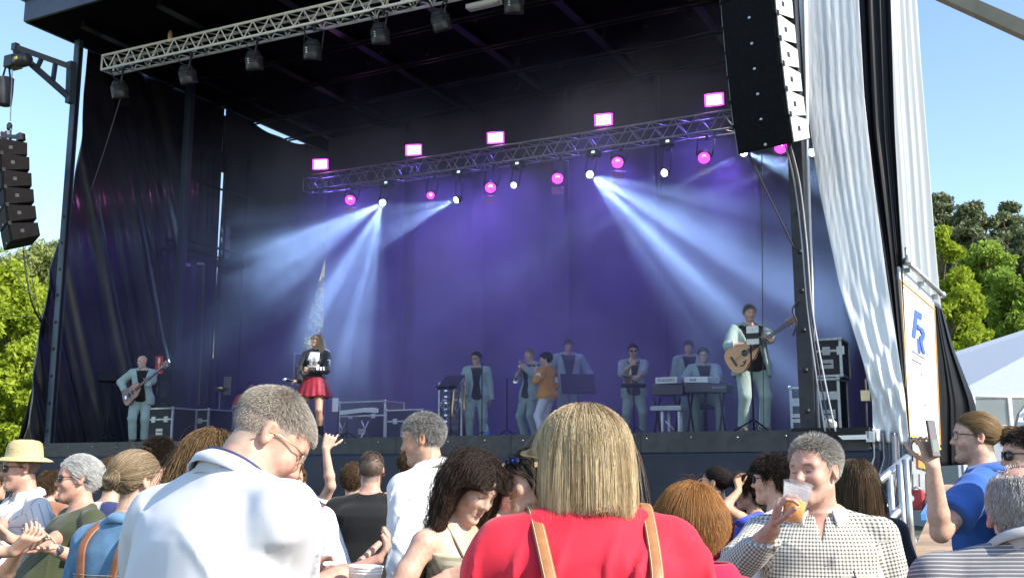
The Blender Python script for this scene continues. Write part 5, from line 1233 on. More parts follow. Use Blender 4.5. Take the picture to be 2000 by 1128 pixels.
    def cap_mesh(s, name, m, thick=.008, front=.06, nape=-.075, extra=(), rough=.0015, h=None):
        m.node_tree.nodes['Principled BSDF'].inputs['Specular IOR Level'].default_value = .12; m.node_tree.nodes['Principled BSDF'].inputs['Roughness'].default_value = .85
        """closed hair mass over the skull"""
        p = s.p; c = p.hc; M = p.HM; k = p.headsc; X = lambda x, y, z: c+M@(V3(x, y, z)*k)
        o = [ell(X(0, .014, .036), (V3(.0755, .097, .083)+thick)*k, M, .02)]
        def fl(q):
            l = ((q-c)@M)/k; return (hair_line(l[:, 1], front, nape)-l[:, 2])*.7
        o.append(Op(fl, (-99,)*3, (99,)*3, .012, 2)); o += list(extra)
        r = wrinkle(int(abs(p.hc[0]*1000)) % 97, rough, 60); return s.shape(name, o, m, h or s.h*.8, None, lambda P, d: d-r(P))

CROWD_K = 1.13
def AT(px, py, Y): return at(px, py, Y*CROWD_K)
def mkp(px, py, Y, hair=.012, **kw):
    """a person standing on the ground whose head top shows at a pixel"""
    t = AT(px, py, Y); H = 1.7
    for _ in range(3):
        p = Person(H, **kw); top = p.hc+p.HM@(V3(0, .014, .036)*p.headsc)+V3(0, 0, .084*p.headsc+hair); H += (t.z-top[2])/.9
    p.place(org=(0, 0, 0)); w_ = p.RZ@top; p.org = np.array([t.x-w_[0], t.y-w_[1], 0.]); return p
def aim(p, d, px, py, Y, pole, **k): p.arm(d, p.L(np.array(AT(px, py, Y))), pole, **k)
def hang(p, d, fwd=.03, out=.06, bend=.0): p.arm(d, p.sh[d]+V3(d*out, -fwd-bend*.25, -.315*p.H+bend*.2), V3(d*.35, 1, -.1), pn=V3(-d, 0, 0), curl=.4)
def combto(*v):
    v = nrm(v); return lambda q: np.tile(v, (len(q), 1))
def comb_part(side=.5, back=.5, down=-.7):
    """away from the middle parting, down and back"""
    def c(q):
        z = np.zeros(len(q)); return np.stack([np.where(q[:, 0] >= 0, 1, -1)*side*np.clip(1.2-np.abs(q[:, 0])*9, .0, 1)*np.clip(.7-q[:, 1]*11, .0, 1), z+back*np.clip((.06-q[:, 1])*12, 0, 1), z+down], 1)
    return c
def comb_around(vec, center=(0, .02, .11)):
    """radiating from the crown"""
    ctr = np.array(center)
    def c(q):
        d = q-ctr; d /= np.linalg.norm(d, axis=1)[:, None]+1e-9; return d*.8+np.array(vec)[None]*.4
    return c
# ================================================================== THE CROWD IN FRONT OF THE STAGE
lens_dark = mat('lens_dark', (.012, .012, .014), .08, spec=.8); lens_clear = mat('lens_clear', (.6, .6, .6), .05, var=.0, alpha=.16)
frame_dark = mat('frame_dark', (.02, .016, .014), .3); frame_gold = mat('frame_gold', (.6, .45, .22), .3, .9)
jeans = cloth('jeans', (.07, .10, .18)); dark_tr = cloth('dark_trousers', (.03, .03, .038)); beige_tr = cloth('beige_trousers', (.36, .31, .24)); shoe_m = cloth('shoes', (.04, .035, .03), .5)
leather = mat('leather_tan', (.34, .15, .055), .45, var=.2, scale=30, bump=.25, bscale=200, bdist=.002); leather_b = mat('leather_brown', (.26, .10, .045), .5, var=.2, scale=30, bump=.25, bscale=200, bdist=.002)
CROWD = None
def strap(name, pts, wd, m, parent, nrmv, th=.004):
    """flat band along a path; nrmv: outward normals (one per point or one for all)"""
    P = [Vector(q) for q in smooth_path(pts, 5)]; rows = []
    for i, q in enumerate(P):
        t = (P[min(i+1, len(P)-1)]-P[max(0, i-1)]).normalized(); nv = Vector(nrmv); b = t.cross(nv).normalized(); nn = b.cross(t).normalized()
        rows.append([q-b*wd/2, q-b*wd*.3+nn*.002, q+b*wd*.3+nn*.002, q+b*wd/2])
    o = link(name, MB().grid(np.array(rows)).mesh(name, False), m); o.parent = parent
    KIDS.setdefault(parent.name, []).append(o); solid(o, th, 0); return o
def on_surface(f, name_ops, P): return P
def torso_pt(p, x, z, off=.02, back=True):
    """point on the clothed torso surface at local x, height z above pelvis (m)"""
    sec = np.array(p.sec); rx = np.interp(z, sec[:, 0], sec[:, 1])+off; ry = np.interp(z, sec[:, 0], sec[:, 2])+off; cy = np.interp(z, sec[:, 0], sec[:, 3]); u = min(abs(x)/rx, .98)
    y = ry*(1-u**2.3)**(1/2.3); return Vector(p.pel+p.T@V3(x, cy+(y if back else -y), z))
def watch(f, d, m, strap_m):
    p = f.p; a = p.wr[d]; u = nrm(a-p.el[d]); c = a-u*.028; r = p.r['wr']*1.22
    o = f.mbpart('watch', MB().tube([Vector(c-u*.010), Vector(c+u*.010)], r, 18), strap_m)
    fd, pn = p.hand[d][0], p.hand[d][1]; bk = nrm(-pn+u*(pn@u)); q = f.mbpart('watch_face', MB().lathe(Vector(c+bk*(r-.002)), Vector(bk), [(0, .017), (.006, .017), (.008, .014)], 16), m); return o

# --- tall man in white polo shirt, bent over something in his hands
p = mkp(537, 757, 2.2, hair=.008, sex='m', yaw=143, head=(38, -30, 6), lean=(17, 2), build=1.12, belly=.4, neck=-.034)
aim(p, -1, 668, 1122, 2.42, (.4, .2, -1), pn=V3(.4, .3, .8), curl=.55, fdir=p.RZ.T@V3(.6, .1, .25), thumb=.2)
p.arm(1, p.sh[1]+V3(-.02, -.36, -.18), (1, .2, -1), curl=.5)
TALL = p
f = Fig(p, 'tall man in a white polo with navy collar trim, grey cropped hair, head bent down', h=.0055, skin='pink', brow=(.3, .25, .2), eyes='down', scalp=(.36, .27, .21), scalp_front=.068, stubble=.12, stub_col=(.4, .3, .25))
f.top('polo_shirt', cloth('white_polo', (.64, .64, .67), .75, bump=.12), 'short', loose=.03, seed=11, wr=.024, wf=6.5, neck='high', hem=-.1, h=.007)
f.collar(cloth('polo_collar', (.60, .63, .70)), 1.12, .050, .040, .5, .020)
f.mbpart('collar_trim', MB().tube([Vector(r[1])+ZZ*.001 for r in f.crows], .0042, 6), mat('trim_navy', (.03, .04, .12), .7))
for k in range(3): f.mbpart('collar_stripe', MB().tube([Vector(r[1]).lerp(Vector(r[3]), .3+.2*k)+Vector((r[3]-r[0])*.10) for r in f.crows], .0011, 4), mat('stripe_blue', (.2, .25, .42), .7))
f.trousers(beige_tr, h=.012); f.shoes(shoe_m)
hm_ = hairmat('grey_brown', (.17, .135, .10), (.66, .60, .52), .4, .4)
q, v = f.scalp_pts(15000, 31, .068, -.074, thin=lambda q, r: (q[:, 2] > .03) | (r < .45)); Lh = .004+.016*np.clip((q[:, 2]-.015)/.06, 0, 1)+.012*np.clip((-.02-q[:, 1])/.08, 0, 1)*(q[:, 2] > .05)
f.grow('hair', q, v, Lh, hm_, comb_around((0, -.5, -.25)), k=5, stand=.2, radius=.00040, seed=3, jit=.3, lag=.55, body=False, tone=np.clip(RNG.normal(.5, .22, len(q))-.35*np.clip(-.01-q[:, 2], 0, .05)*20+.1, 0, 1))
f.glasses(frame_gold, lens_clear, .050, .034, 'glasses', .0018, temple_r=.0018, up=.0)
# cup in his hand
hp_ = Vector(p.W(p.tipf[-1])); 
def cup_at(c, axis, r0, r1, h, label, beer=None, name='plastic_cup'):
    c = Vector(c); axis = Vector(axis).normalized()
    o = MB().lathe(c, axis, [(0, r0*.96), (0, r0), (h, r1), (h+.002, r1+.0022), (h+.004, r1+.0018), (h+.004, r1-.001), (h, r1-.0015), (.003, r0-.0015), (.003, .001)], 32, False).build(name, mat('cup_clear' if beer else 'cup_plastic', (.88, .88, .88), .1, var=.0, alpha=.2 if beer else 1.0), None)
    tag(o, label, 'cup')
    for k in (.55, .85, .93):
        MB().lathe(c+axis*h*k, axis, [(0, r0+(r1-r0)*k+.0002), (.0015, r0+(r1-r0)*k+.0011), (.003, r0+(r1-r0)*k+.0002)], 32, False).build('rim_ring', MATS['cup_clear' if beer else 'cup_plastic'], o)
    return o
c_ = Vector(AT(712, 1122, 2.33)); cup_at(c_-ZZ*.07, (0.03, 0, 1), .030, .042, .088, 'white plastic cup held low by the tall man in white')

# --- wavy brown haired woman behind his shoulder
p = mkp(418, 834, 2.75, hair=.03, sex='f', yaw=150, head=(8, 10, -8), build=1.12, stance=.12, lean=(4, 15))
hang(p, 1, .1); hang(p, -1, .1)
f = Fig(p, 'woman with long wavy brown hair and bare shoulder behind the tall man', h=.008, skin='pale', eyes='down', scalp=(.08, .05, .03))
f.top('tank_top', cloth('beige_top', (.52, .38, .28)), 'none', neck='strap', loose=.01, seed=5); f.trousers(jeans, h=.014)
q, v = f.scalp_pts(12000, 33, .055, -.07); f.cap_mesh('hair_base', mat('hair_base_brown', (.07, .04, .02), .6), .008, .05, -.07)
f.grow('hair', q, v, .46, hairmat('brown_wavy', (.07, .035, .015), (.36, .22, .09), .33, .5), comb_part(.45, .35, -.6), k=22, stand=.25, grav=.5, radius=.0006, curl=.012, cfreq=18, hug=.03, seed=4, jit=.25, tone=np.clip(RNG.normal(.4, .3, 12000), 0, 1))

# --- woman with a bun, denim shirt and brown leather straps
p = mkp(266, 874, 3.5, hair=.014, sex='f', yaw=160, head=(4, -14, 4), build=1.08, lean=(3, 0))
hang(p, 1, .12, .08); hang(p, -1, .12, .06)
f = Fig(p, 'woman with a messy bun, blue denim shirt and brown leather backpack straps', h=.007, skin='fair', eyes='down', scalp=(.16, .11, .07))
f.top('denim_shirt', cloth('denim', (.10, .21, .34), .85, var=.2, scale=18), 'elbow', loose=.03, seed=15, wr=.014, neck='high', h=.008); f.collar(cloth('denim_collar', (.12, .24, .38)), 1.1, .04, .04, .4, .022)
f.seam(.20, cloth('seam_tan', (.45, .33, .17)), off=.036); f.seam(.206, cloth('seam_tan', (.45, .33, .17)), off=.036)
f.trousers(dark_tr, h=.014); f.shoes(shoe_m)
hb = hairmat('bun_brown', (.13, .085, .045), (.50, .38, .24), .33, .45)
bun = Vector((-.012, .125, .005)); f.cap_mesh('hair_base', mat('hair_base_light', (.18, .12, .07), .6), .007, .06, -.085)
q, v = f.scalp_pts(6000, 35, .062, -.085)
def to_bun(qq, b=np.array(bun)): d = b-qq; return d/(np.linalg.norm(d, axis=1)[:, None]+1e-9)
f.grow('hair', q, v, np.linalg.norm(q-np.array(bun), axis=1)*1.12, hb, to_bun, k=10, stand=.12, radius=.0008, hug=.008, seed=6, jit=.12, lag=.75, body=False)
# the knot: coiled locks
ks = MB(); r_ = np.random.default_rng(5)
n = 1500; ph = r_.uniform(0, 6.28, n); tl_ = r_.uniform(.002, .034, n); nk_ = 14; PP = []
for i in range(nk_):
    a = ph+i*.42; rr = tl_*(1+.10*np.sin(i*.9+ph*3)); PP.append(np.stack([bun.x+np.cos(a)*rr*1.15+.004*np.sin(ph*9), bun.y+(.026-tl_*.5)*np.sin(ph*5+i*.25)*.8+.016-tl_*.4, bun.z+np.sin(a)*rr], 1))
PB = np.stack(PP, 1); W_ = (PB.reshape(-1, 3)*p.headsc)@p.HM.T+p.hc
hk = strands('hair_bun', W_.reshape(PB.shape), .0010, hb, None); hk.parent = f.o
q, v = f.scalp_pts(60, 36, .062, -.085); f.grow('loose_hair', q, v, .06, hb, comb_part(.3, .8, -.2), k=7, stand=.8, radius=.0005, curl=.006, cfreq=6, seed=9, jit=.8)
q0 = bun+Vector((0, .01, .03)); qn = np.tile(np.array(q0), (40, 1))+RNG.normal(size=(40, 3))*.008; f.grow('loose_hair', qn, np.tile(V3(-.5, .3, .8), (40, 1)), .055, hb, combto(-.5, .2, .6), k=6, stand=.6, radius=.0007, seed=2, jit=.6, coll=False)
bp = empty('backpack', Vector(p.W(p.pel+V3(0, .18, .15))), 'brown leather backpack with two straps on the denim shirt', 'backpack')
for sx, x0, x1 in ((1, .10, .075), (-1, -.095, -.02)):
    z = [.30, .27, .20, .12, .06]; pts = [Vector(p.W(torso_pt(p, (x0+(x1-x0)*k/4)*1.0, z[k]*1.62, .034))) for k in range(1, 5)]
    pts = [Vector(p.W(p.nb+p.T@V3(sx*.075, -.02, -.005)))+ZZ*.045, Vector(p.W(p.nb+p.T@V3(sx*.085, .05, -.02)))+ZZ*.03]+pts
    strap('strap', pts, .032, leather_b, bp, Vector(p.RZ@V3(0, 1, .25)))
bp.matrix_basis = Matrix.Identity(4); bp.location = (0, 0, 0)
ctr = Vector(p.W(torso_pt(p, 0, .10, .09))); X_ = Vector(p.RZ@V3(1, 0, 0)); Y_ = Vector(p.RZ@V3(0, 1, 0))
MB().frame(ctr-ZZ*.06, X_, Y_, ZZ, .26, .10, .30, .85).build('sack', leather_b, bp, True, .02); MB().frame(ctr+ZZ*.06+Y_*.055, X_, Y_, ZZ, .2, .012, .14).build('flap', leather, bp, True, .005)
MB().frame(ctr+ZZ*.0+Y_*.066, X_, Y_, ZZ, .03, .01, .04).build('buckle', galv, bp)

# --- white haired man with sunglasses, olive t-shirt
p = mkp(160, 886, 4.9, hair=.014, sex='m', yaw=-52, head=(0, -14, 0), build=1.28, belly=1.3)
aim(p, 1, 100, 1070, 4.45, (.6, .5, -1), pn=V3(-.6, .2, -.2), curl=.55, fdir=p.RZ.T@V3(-.8, 0, .55)); aim(p, -1, 92, 1062, 4.6, (-.6, .5, -1), pn=V3(.6, 0, .2), curl=.5, fdir=p.RZ.T@V3(-.7, -.1, .6))
f = Fig(p, 'white haired man in dark sunglasses and an olive green t-shirt, clapping', h=.007, skin='pink', brow=(.6, .57, .52), eyes='down', scalp=(.5, .45, .4), scalp_front=.074)
f.top('t_shirt', cloth('olive', (.055, .065, .030), .85), 'short', loose=.035, seed=17, wr=.012, neck='crew'); f.trousers(beige_tr, h=.014); f.shoes(shoe_m)
f.glasses(frame_dark, lens_dark, .054, .036, 'sunglasses', .004); watch(f, 1, mat('watch_dark', (.05, .05, .06), .2), galv)
hw = hairmat('white', (.40, .39, .37), (.86, .85, .82), .45, .3, .5); f.cap_mesh('hair_base', mat('hair_base_white', (.42, .40, .38), .7), .004, .076, -.07)
q, v = f.scalp_pts(6000, 38, .074, -.07); f.grow('hair', q, v, .034, hw, combto(.05, .75, -.5), k=7, stand=.35, radius=.0006, seed=5, lag=.5, hug=.016, jit=.55)

# --- man in a straw hat, striped white shirt
p = mkp(50, 872, 5.2, hair=.004, sex='m', yaw=-48, head=(2, -12, 0), build=1.22, belly=.9)
aim(p, 1, 22, 1052, 4.75, (.6, .6, -1), pn=V3(-.5, 0, .5), curl=.45, fdir=p.RZ.T@V3(-.8, 0, .5)); aim(p, -1, -10, 1040, 4.85, (-.8, .4, -1), pn=V3(.5, 0, .3), curl=.4, fdir=p.RZ.T@V3(-.6, 0, .7))
f = Fig(p, 'man in a yellow straw hat and striped white shirt at the left edge', h=.007, skin='pink', brow=(.12, .08, .05), eyes='down', scalp=(.10, .07, .05), stubble=.25, smile=0)
f.top('striped_shirt', patternmat('striped_white', (.72, .70, .68), (.46, .40, .40), 'vstripe', 26, w1=.16), 'elbow', loose=.035, seed=18, wr=.012, neck='high', vneck=.06, uvw=True); f.collar(cloth('white_collar', (.74, .74, .76)), 1.15, .045, .04, .55, .026)
f.trousers(jeans, h=.014); f.shoes(shoe_m); f.glasses(frame_dark, lens_dark, .056, .040, 'sunglasses', .0035)
straw = mat('straw', (.52, .41, .21), .7, var=.3, scale=40, bump=.5, bscale=60, stretch=(1, 1, 4), bdist=.004)
hat = MB(); c0 = f.hp(0, .012, .062); ax = (f.hv(0, .05, 1)).normalized()
prof = [(-.022, .150), (-.014, .140), (-.002, .112), (.002, .098), (.012, .096), (.045, .092), (.075, .084), (.090, .066), (.096, .035), (.094, .004)]
hat.lathe(c0, ax, prof, 40, False); ho_ = f.mbpart('straw_hat', hat, straw); solid(ho_, .004, 0)
for k in range(9): f.part('hat_braid', MB().tube([Vector(c0)+ax*(.014+.0085*k+.0002)+(f.hv(1, 0, 0)*math.cos(a)+f.hv(0, 1, 0)*math.sin(a))*float(np.interp(.014+.0085*k, [x[0] for x in prof], [x[1] for x in prof])) for a in np.linspace(0, 2*math.pi, 30)], .0032, 5, False).mesh('hat_braid'), straw).parent = ho_
f.mbpart('hat_band', MB().lathe(c0, ax, [(.005, .0995), (.006, .0992), (.024, .0965), (.025, .096)], 36, False), mat('straw_band', (.55, .47, .24), .6)).parent = ho_

# --- person beyond the left edge, clapping hand reaching in
p = mkp(-130, 880, 3.9, sex='f', yaw=70, build=1.0)
aim(p, -1, 38, 1078, 3.75, (-.3, -.4, -1), pn=V3(.2, 0, .9), curl=.45, spread=.03, fdir=p.RZ.T@V3(.75, -.1, .62), thumb=.1); aim(p, 1, 42, 1070, 3.95, (.5, 0, -1), pn=V3(-.3, 0, -.6), curl=.5, spread=.03, fdir=p.RZ.T@V3(.75, .1, .55))
f = Fig(p, 'person mostly beyond the left edge, one sunlit clapping forearm with a bracelet', h=.006, skin='fair'); f.top('blouse', cloth('cream', (.6, .55, .45)), 'short', seed=3, h=.01); f.trousers(jeans, h=.014)
f.cap_mesh('hair', mat('hair_base_brown', (.07, .04, .02), .6), .02)
a = p.wr[-1]; u = nrm(a-p.el[-1]); f.mbpart('bracelet', MB().tube([Vector(a-u*.05+p.r['wr']*1.25*(math.cos(t)*nrm(np.cross(u, V3(0, 0, 1)))+math.sin(t)*nrm(np.cross(u, np.cross(u, V3(0, 0, 1)))))) for t in np.linspace(0, 2*math.pi, 24)], .003, 6, False), galv)

def simple(px, py, Y, label, yaw, sex, skin, top_m, hair_c, long=0.0, sleeve='short', head=(0, 0, 0), build=1.0, tr=None, h=.010, thick=.012, sg=False, arms=None, seed=1, belly=.2, hlen=.03, neck='crew', strandsn=1500, topname='t_shirt', comb=None, curl=0.0, tone=None, **kw):
    p = mkp(px, py, Y, hair=thick, sex=sex, yaw=yaw, head=head, build=build, belly=belly)
    for d in (1, -1): hang(p, d, .06, .07)
    if arms: arms(p)
    f = Fig(p, label, h=h, skin=skin, eyes=kw.get('eyes', 'open'), scalp=tuple(x*.8 for x in hair_c[0]), stubble=kw.get('stubble', 0.0), brow=kw.get('brow', (.08, .05, .03)), smile=kw.get('smile', 0), group=kw.get('group'))
    f.top(topname, top_m, sleeve, loose=.03, seed=seed, neck=neck, uvw=kw.get('uvw', False), vneck=kw.get('vneck', 0)); f.trousers(tr or jeans, h=.016); f.shoes(shoe_m)
    nm = 'h%d' % (int(hair_c[0][0]*1000)+int(hair_c[1][0]*1000)*7); hm__ = hairmat(nm, hair_c[0], hair_c[1])
    f.cap_mesh('hair_base', mat('hair_base_'+nm, hair_c[0], .6), thick, kw.get('front', .06), -.075)
    q, v = f.scalp_pts(int(strandsn*1.8), seed+50, kw.get('front', .06), -.075)
    if long: f.grow('hair', q, v, long, hm__, comb or comb_part(), k=14, stand=.25, grav=.5, radius=.0009, jit=.14, curl=curl, hug=.02, seed=seed)
    else: f.grow('hair', q, v, hlen, hm__, comb or comb_around((0, .3, -.3)), k=5, stand=.35, radius=.0010, seed=seed, body=False, jit=.4)
    if sg: f.glasses(frame_dark, lens_dark, .054, .038, 'sunglasses', .004)
    return f
DK = ((.015, .011, .009), (.05, .035, .025)); BR = ((.06, .035, .02), (.16, .10, .05)); GR = ((.22, .20, .18), (.5, .48, .45))
simple(312, 853, 6.0, 'dark haired person in front of the stage, right of the bassist', 178, 'm', 'tan', cloth('charcoal', (.05, .05, .06)), DK, strandsn=2200, hlen=.05, seed=61)
simple(100, 920, 8.0, 'short brown haired person between the straw hat and the white hair', 175, 'f', 'fair', cloth('rust', (.30, .14, .08)), BR, seed=62, hlen=.05)
simple(-14, 905, 6.3, 'person in a green top half cut by the left edge', 150, 'm', 'fair', cloth('green', (.04, .20, .12)), BR, seed=63)
simple(222, 893, 5.4, 'person in a navy, white and red striped top behind the bun woman', 160, 'f', 'fair', patternmat('tricolor', (.75, .74, .73), (.04, .05, .14), 'vstripe', 11, w1=.5), BR, seed=64, uvw=True)
# white shirt with red vest
p = mkp(560, 872, 4.5, sex='m', yaw=172, build=1.05); hang(p, 1); p.arm(-1, p.sh[-1]+V3(-.11, -.02, -.50), (-.4, 1, 0), pn=V3(1, 0, 0), curl=.5)
f = Fig(p, 'person in white rolled sleeves and a red waistcoat, hidden behind the tall man', h=.009, skin='fair'); f.top('white_shirt', cloth('shirt_white', (.78, .78, .78)), 'elbow', loose=.03, seed=66, sl_loose=2.5); f.top('red_vest', cloth('vest_red', (.55, .03, .07)), 'none', off=.017, loose=.03, seed=66, open_front=.05)
f.trousers(dark_tr, h=.014); f.cap_mesh('hair', mat('hair_base_brown', (.07, .04, .02), .6), .012)
for d in (1, -1):
    a = p.el[d]; u = nrm(p.el[d]-p.sh[d]); f.mbpart('red_cuff', MB().tube([Vector(a-u*.012), Vector(a+u*.012)], p.r['el']*1.75, 16), mat('cuff_red', (.6, .04, .08), .7))
# raised pointing hand
p = mkp(575, 905, 6.2, sex='f', yaw=170, build=.95); hang(p, 1)
aim(p, -1, 636, 876, 6.0, (-.6, .2, -.6), pn=V3(.2, -1, .3), curl=1.0, curls=(.5, 1, 1, 1), fdir=p.RZ.T@V3(.35, .1, 1))
f = Fig(p, 'dancer behind the tall man raising one arm with a pointing fist', h=.008, skin='fair'); f.top('blouse', cloth('pale_grey', (.6, .6, .62)), 'short', seed=67); f.trousers(jeans, h=.016); f.cap_mesh('hair', mat('hair_base_brown', (.07, .04, .02), .6), .012)
# seated child in blue on a white plastic chair
p = Person(1.42, 'f', 165, head=(10, 10, 0), build=.95, seat=.50); c_ = AT(640, 988, 6.6); p.org = np.array([c_.x, c_.y, 0.]); p.org[2] = 0; dz = c_.z-(p.hc[2]+.125); p.pel = p.pel
p.org[2] = dz
for d in (1, -1): p.arm(d, p.pel+V3(d*.10, -.28, .12), (d, .5, -1), curl=.3)
f = Fig(p, 'dark haired child in a light blue shirt sitting on the white plastic chair', h=.010, skin='fair'); f.top('blue_shirt', cloth('light_blue', (.16, .32, .66)), 'short', seed=68, loose=.03); f.trousers(cloth('navy_trousers', (.03, .05, .16)), h=.014); f.shoes(shoe_m)
q, v = f.scalp_pts(1500, 3); f.cap_mesh('hair_base', mat('hair_base_dark', (.02, .013, .01), .6), .012); f.grow('hair', q, v, .12, hairmat('dark', (.015, .01, .008), (.05, .035, .025)), comb_part(), k=8, stand=.4, grav=.4, radius=.0014)
pc = Vector(p.W(p.pel)); ch_ = empty('plastic_chair', Vector((pc.x, pc.y, 0)), 'white plastic garden chair under the child in blue', 'chair'); pm = mat('chair_plastic', (.74, .76, .78), .3); zs = pc.z-.10
X_ = Vector(p.RZ@V3(1, 0, 0)); Y_ = Vector(p.RZ@V3(0, 1, 0)); b0 = Vector((pc.x, pc.y, 0))-Y_*.05
MB().frame(b0+ZZ*(zs-.02), X_, Y_, ZZ, .46, .46, .03).build('seat', pm, ch_, True, .01)
for sx in (-1, 1):
    for sy in (-1, 1): MB().tube([b0+X_*sx*.2+Y_*sy*.2+ZZ*(zs-.03), b0+X_*sx*.25+Y_*sy*.25], .022, 8).build('leg', pm, ch_)
    MB().tube([b0+X_*sx*.22-Y_*.2+ZZ*zs, b0+X_*sx*.25-Y_*.22+ZZ*(zs+.2), b0+X_*sx*.25+Y_*.15+ZZ*(zs+.22), b0+X_*sx*.22+Y_*.24+ZZ*(zs+.1)], .02, 8).build('armrest', pm, ch_)
for k in range(5): MB().frame(b0+X_*(.08*(k-2))+Y_*.245+ZZ*(zs+.2), X_, Y_, ZZ, .05, .02, .4).build('back_slat', pm, ch_)
MB().tube([b0-X_*.22+Y_*.24+ZZ*zs, b0-X_*.21+Y_*.26+ZZ*(zs+.42), b0+X_*.21+Y_*.26+ZZ*(zs+.42), b0+X_*.22+Y_*.24+ZZ*zs], .02, 8).build('back_frame', pm, ch_)
# black t-shirt man
p = mkp(726, 881, 5.7, hair=.006, sex='m', yaw=176, head=(0, 8, 0), build=1.40, belly=.5); hang(p, -1, .05, .07); p.arm(1, p.sh[1]+V3(.095, -.02, -.50), (.6, 1, 0), pn=V3(-1, 0, 0), curl=.45)
f = Fig(p, 'broad man in a black t-shirt seen from behind, buzz cut and sunglasses', h=.0065, skin='pink', scalp=(.20, .14, .11), stubble=.3)
f.top('t_shirt', cloth('black_tee', (.012, .012, .013), .8), 'short', loose=.03, seed=71, wr=.013, h=.007, sl_loose=1.6); f.trousers(dark_tr, h=.014); f.shoes(shoe_m); f.glasses(frame_dark, lens_dark, .054, .036, 'sunglasses', .004); watch(f, 1, galv, galv)
q, v = f.scalp_pts(5000, 72, .062, -.075); f.grow('hair', q, v, .004+.008*np.clip((q[:, 2]-.05)/.04, 0, 1), hairmat('buzz', (.06, .045, .035), (.20, .16, .13)), comb_around((0, -.3, 0)), k=3, stand=.6, radius=.0008, body=False)
simple(692, 903, 6.3, 'person in a light blue shirt half hidden by the black t-shirt man', 170, 'm', 'fair', cloth('sky_blue', (.40, .52, .68)), BR, seed=73)
simple(806, 872, 5.7, 'person in a pale pink shirt between the black t-shirt and the smiling man', 175, 'm', 'pink', cloth('pale_pink', (.62, .45, .40)), BR, seed=74)
# smiling man
p = mkp(828, 806, 4.5, hair=.010, sex='m', yaw=236, head=(10, 28, 0), build=1.0, neck=-.015, lean=(3, 4)); hang(p, -1, .03, .02); hang(p, 1, .03, .02)
f = Fig(p, 'smiling man in a white shirt with curly grey hair, in profile', h=.005, skin='tan', brow=(.10, .07, .05), eyes='down', scalp=(.22, .19, .16), stubble=.35, stub_col=(.35, .27, .22), smile=1, scalp_front=.068)
f.top('white_shirt', cloth('shirt_white', (.78, .78, .78)), 'long', loose=.03, seed=75, wr=.014, neck='high', h=.007); f.collar(cloth('shirt_white', (.78, .78, .78)), 1.15, .045, .04, .5, .022); f.trousers(jeans, h=.014); f.shoes(shoe_m)
q, v = f.scalp_pts(7000, 76, .068, -.072); f.grow('hair', q, v, .026, hairmat('salt_pepper', (.05, .045, .04), (.62, .60, .57), .4, .4), comb_around((0, .2, -.2)), k=6, stand=.55, radius=.0006, curl=.003, cfreq=7, body=False, jit=.6, tone=np.clip(RNG.normal(.5, .35, 7000), 0, 1))
# curly girl
p = mkp(928, 877, 3.45, hair=.022, sex='f', yaw=54, head=(30, -2, 8), build=.92, bust=1, lean=(6, 0))
aim(p, -1, 868, 1128, 3.3, (-.7, .3, -1), curl=.3, fdir=p.RZ.T@V3(1, -.2, .1)); p.arm(1, p.sh[1]+V3(.0, -.28, -.25), (.6, .3, -1), curl=.5)
f = Fig(p, 'young woman with long dark curly hair looking down, sage crochet top', h=.005, skin='fair', brow=(.03, .02, .015), eyes='down', scalp=(.05, .03, .02), bust=1.0, lips=(.55, .22, .2))
f.top('crochet_top', patternmat('crochet', (.36, .33, .24), (.22, .21, .14), 'hstripe', 40, w1=.42), 'none', neck='strap', loose=.012, seed=77, wr=.004, bust=1.0, uvw=True, h=.006); f.trousers(jeans, h=.014)
for d in (1, -1):
    a = p.pel+p.T@V3(d*.062, -.115, .23*p.H); b = p.nb+p.T@V3(d*.085, .0, .0)+V3(0, 0, .035); c = p.pel+p.T@V3(d*.062, .10, .23*p.H); f.mbpart('shoulder_strap', MB().tube([Vector(x) for x in smooth_path([a, b, c], 6)], .004, 6), MATS['print_crochet'])
q, v = f.scalp_pts(11000, 78, .05, -.07)
f.cap_mesh('hair_base', mat('hair_base_dark', (.02, .013, .01), .6), .008, .052, -.07)
f.grow('hair', q, v, .56, hairmat('dark_curly', (.018, .010, .007), (.075, .042, .025), .32, .5), comb_part(.55, .4, -.45), k=30, stand=.3, grav=.62, radius=.0006, curl=.011, cfreq=40, hug=.026, seed=8, jit=.3, lag=.35, body=False)
q, v = f.scalp_pts(120, 79, .05, -.07); f.grow('loose_hair', q, v, .05, hairmat('dark_curly', (.022, .012, .008), (.11, .06, .035)), comb_around((0, .3, .2)), k=7, stand=.7, radius=.00028, curl=.005, cfreq=9, seed=3, jit=.9)
# coral shirt
f = simple(992, 906, 4.9, 'person in a coral red top with a round white badge on the shoulder', 40, 'f', 'fair', cloth('coral', (.75, .10, .10)), ((.30, .26, .22), (.5, .45, .38)), long=.18, seed=80)
p = f.p; bq = torso_pt(p, -.10, .225*p.H, .034, False); bn = Vector(nrm(V3(-.35, -1, .2))); f.mbpart('badge', MB().lathe(bq, bn, [(0, .040), (.004, .04), (.006, .036)], 24), mat('badge_white', (.78, .8, .8), .4))
f.mbpart('badge_print', MB().lathe(bq+bn*.0062+Vector((.004, 0, .004)), bn, [(0, .018), (.001, .017)], 16), mat('badge_grey', (.5, .52, .55), .5))
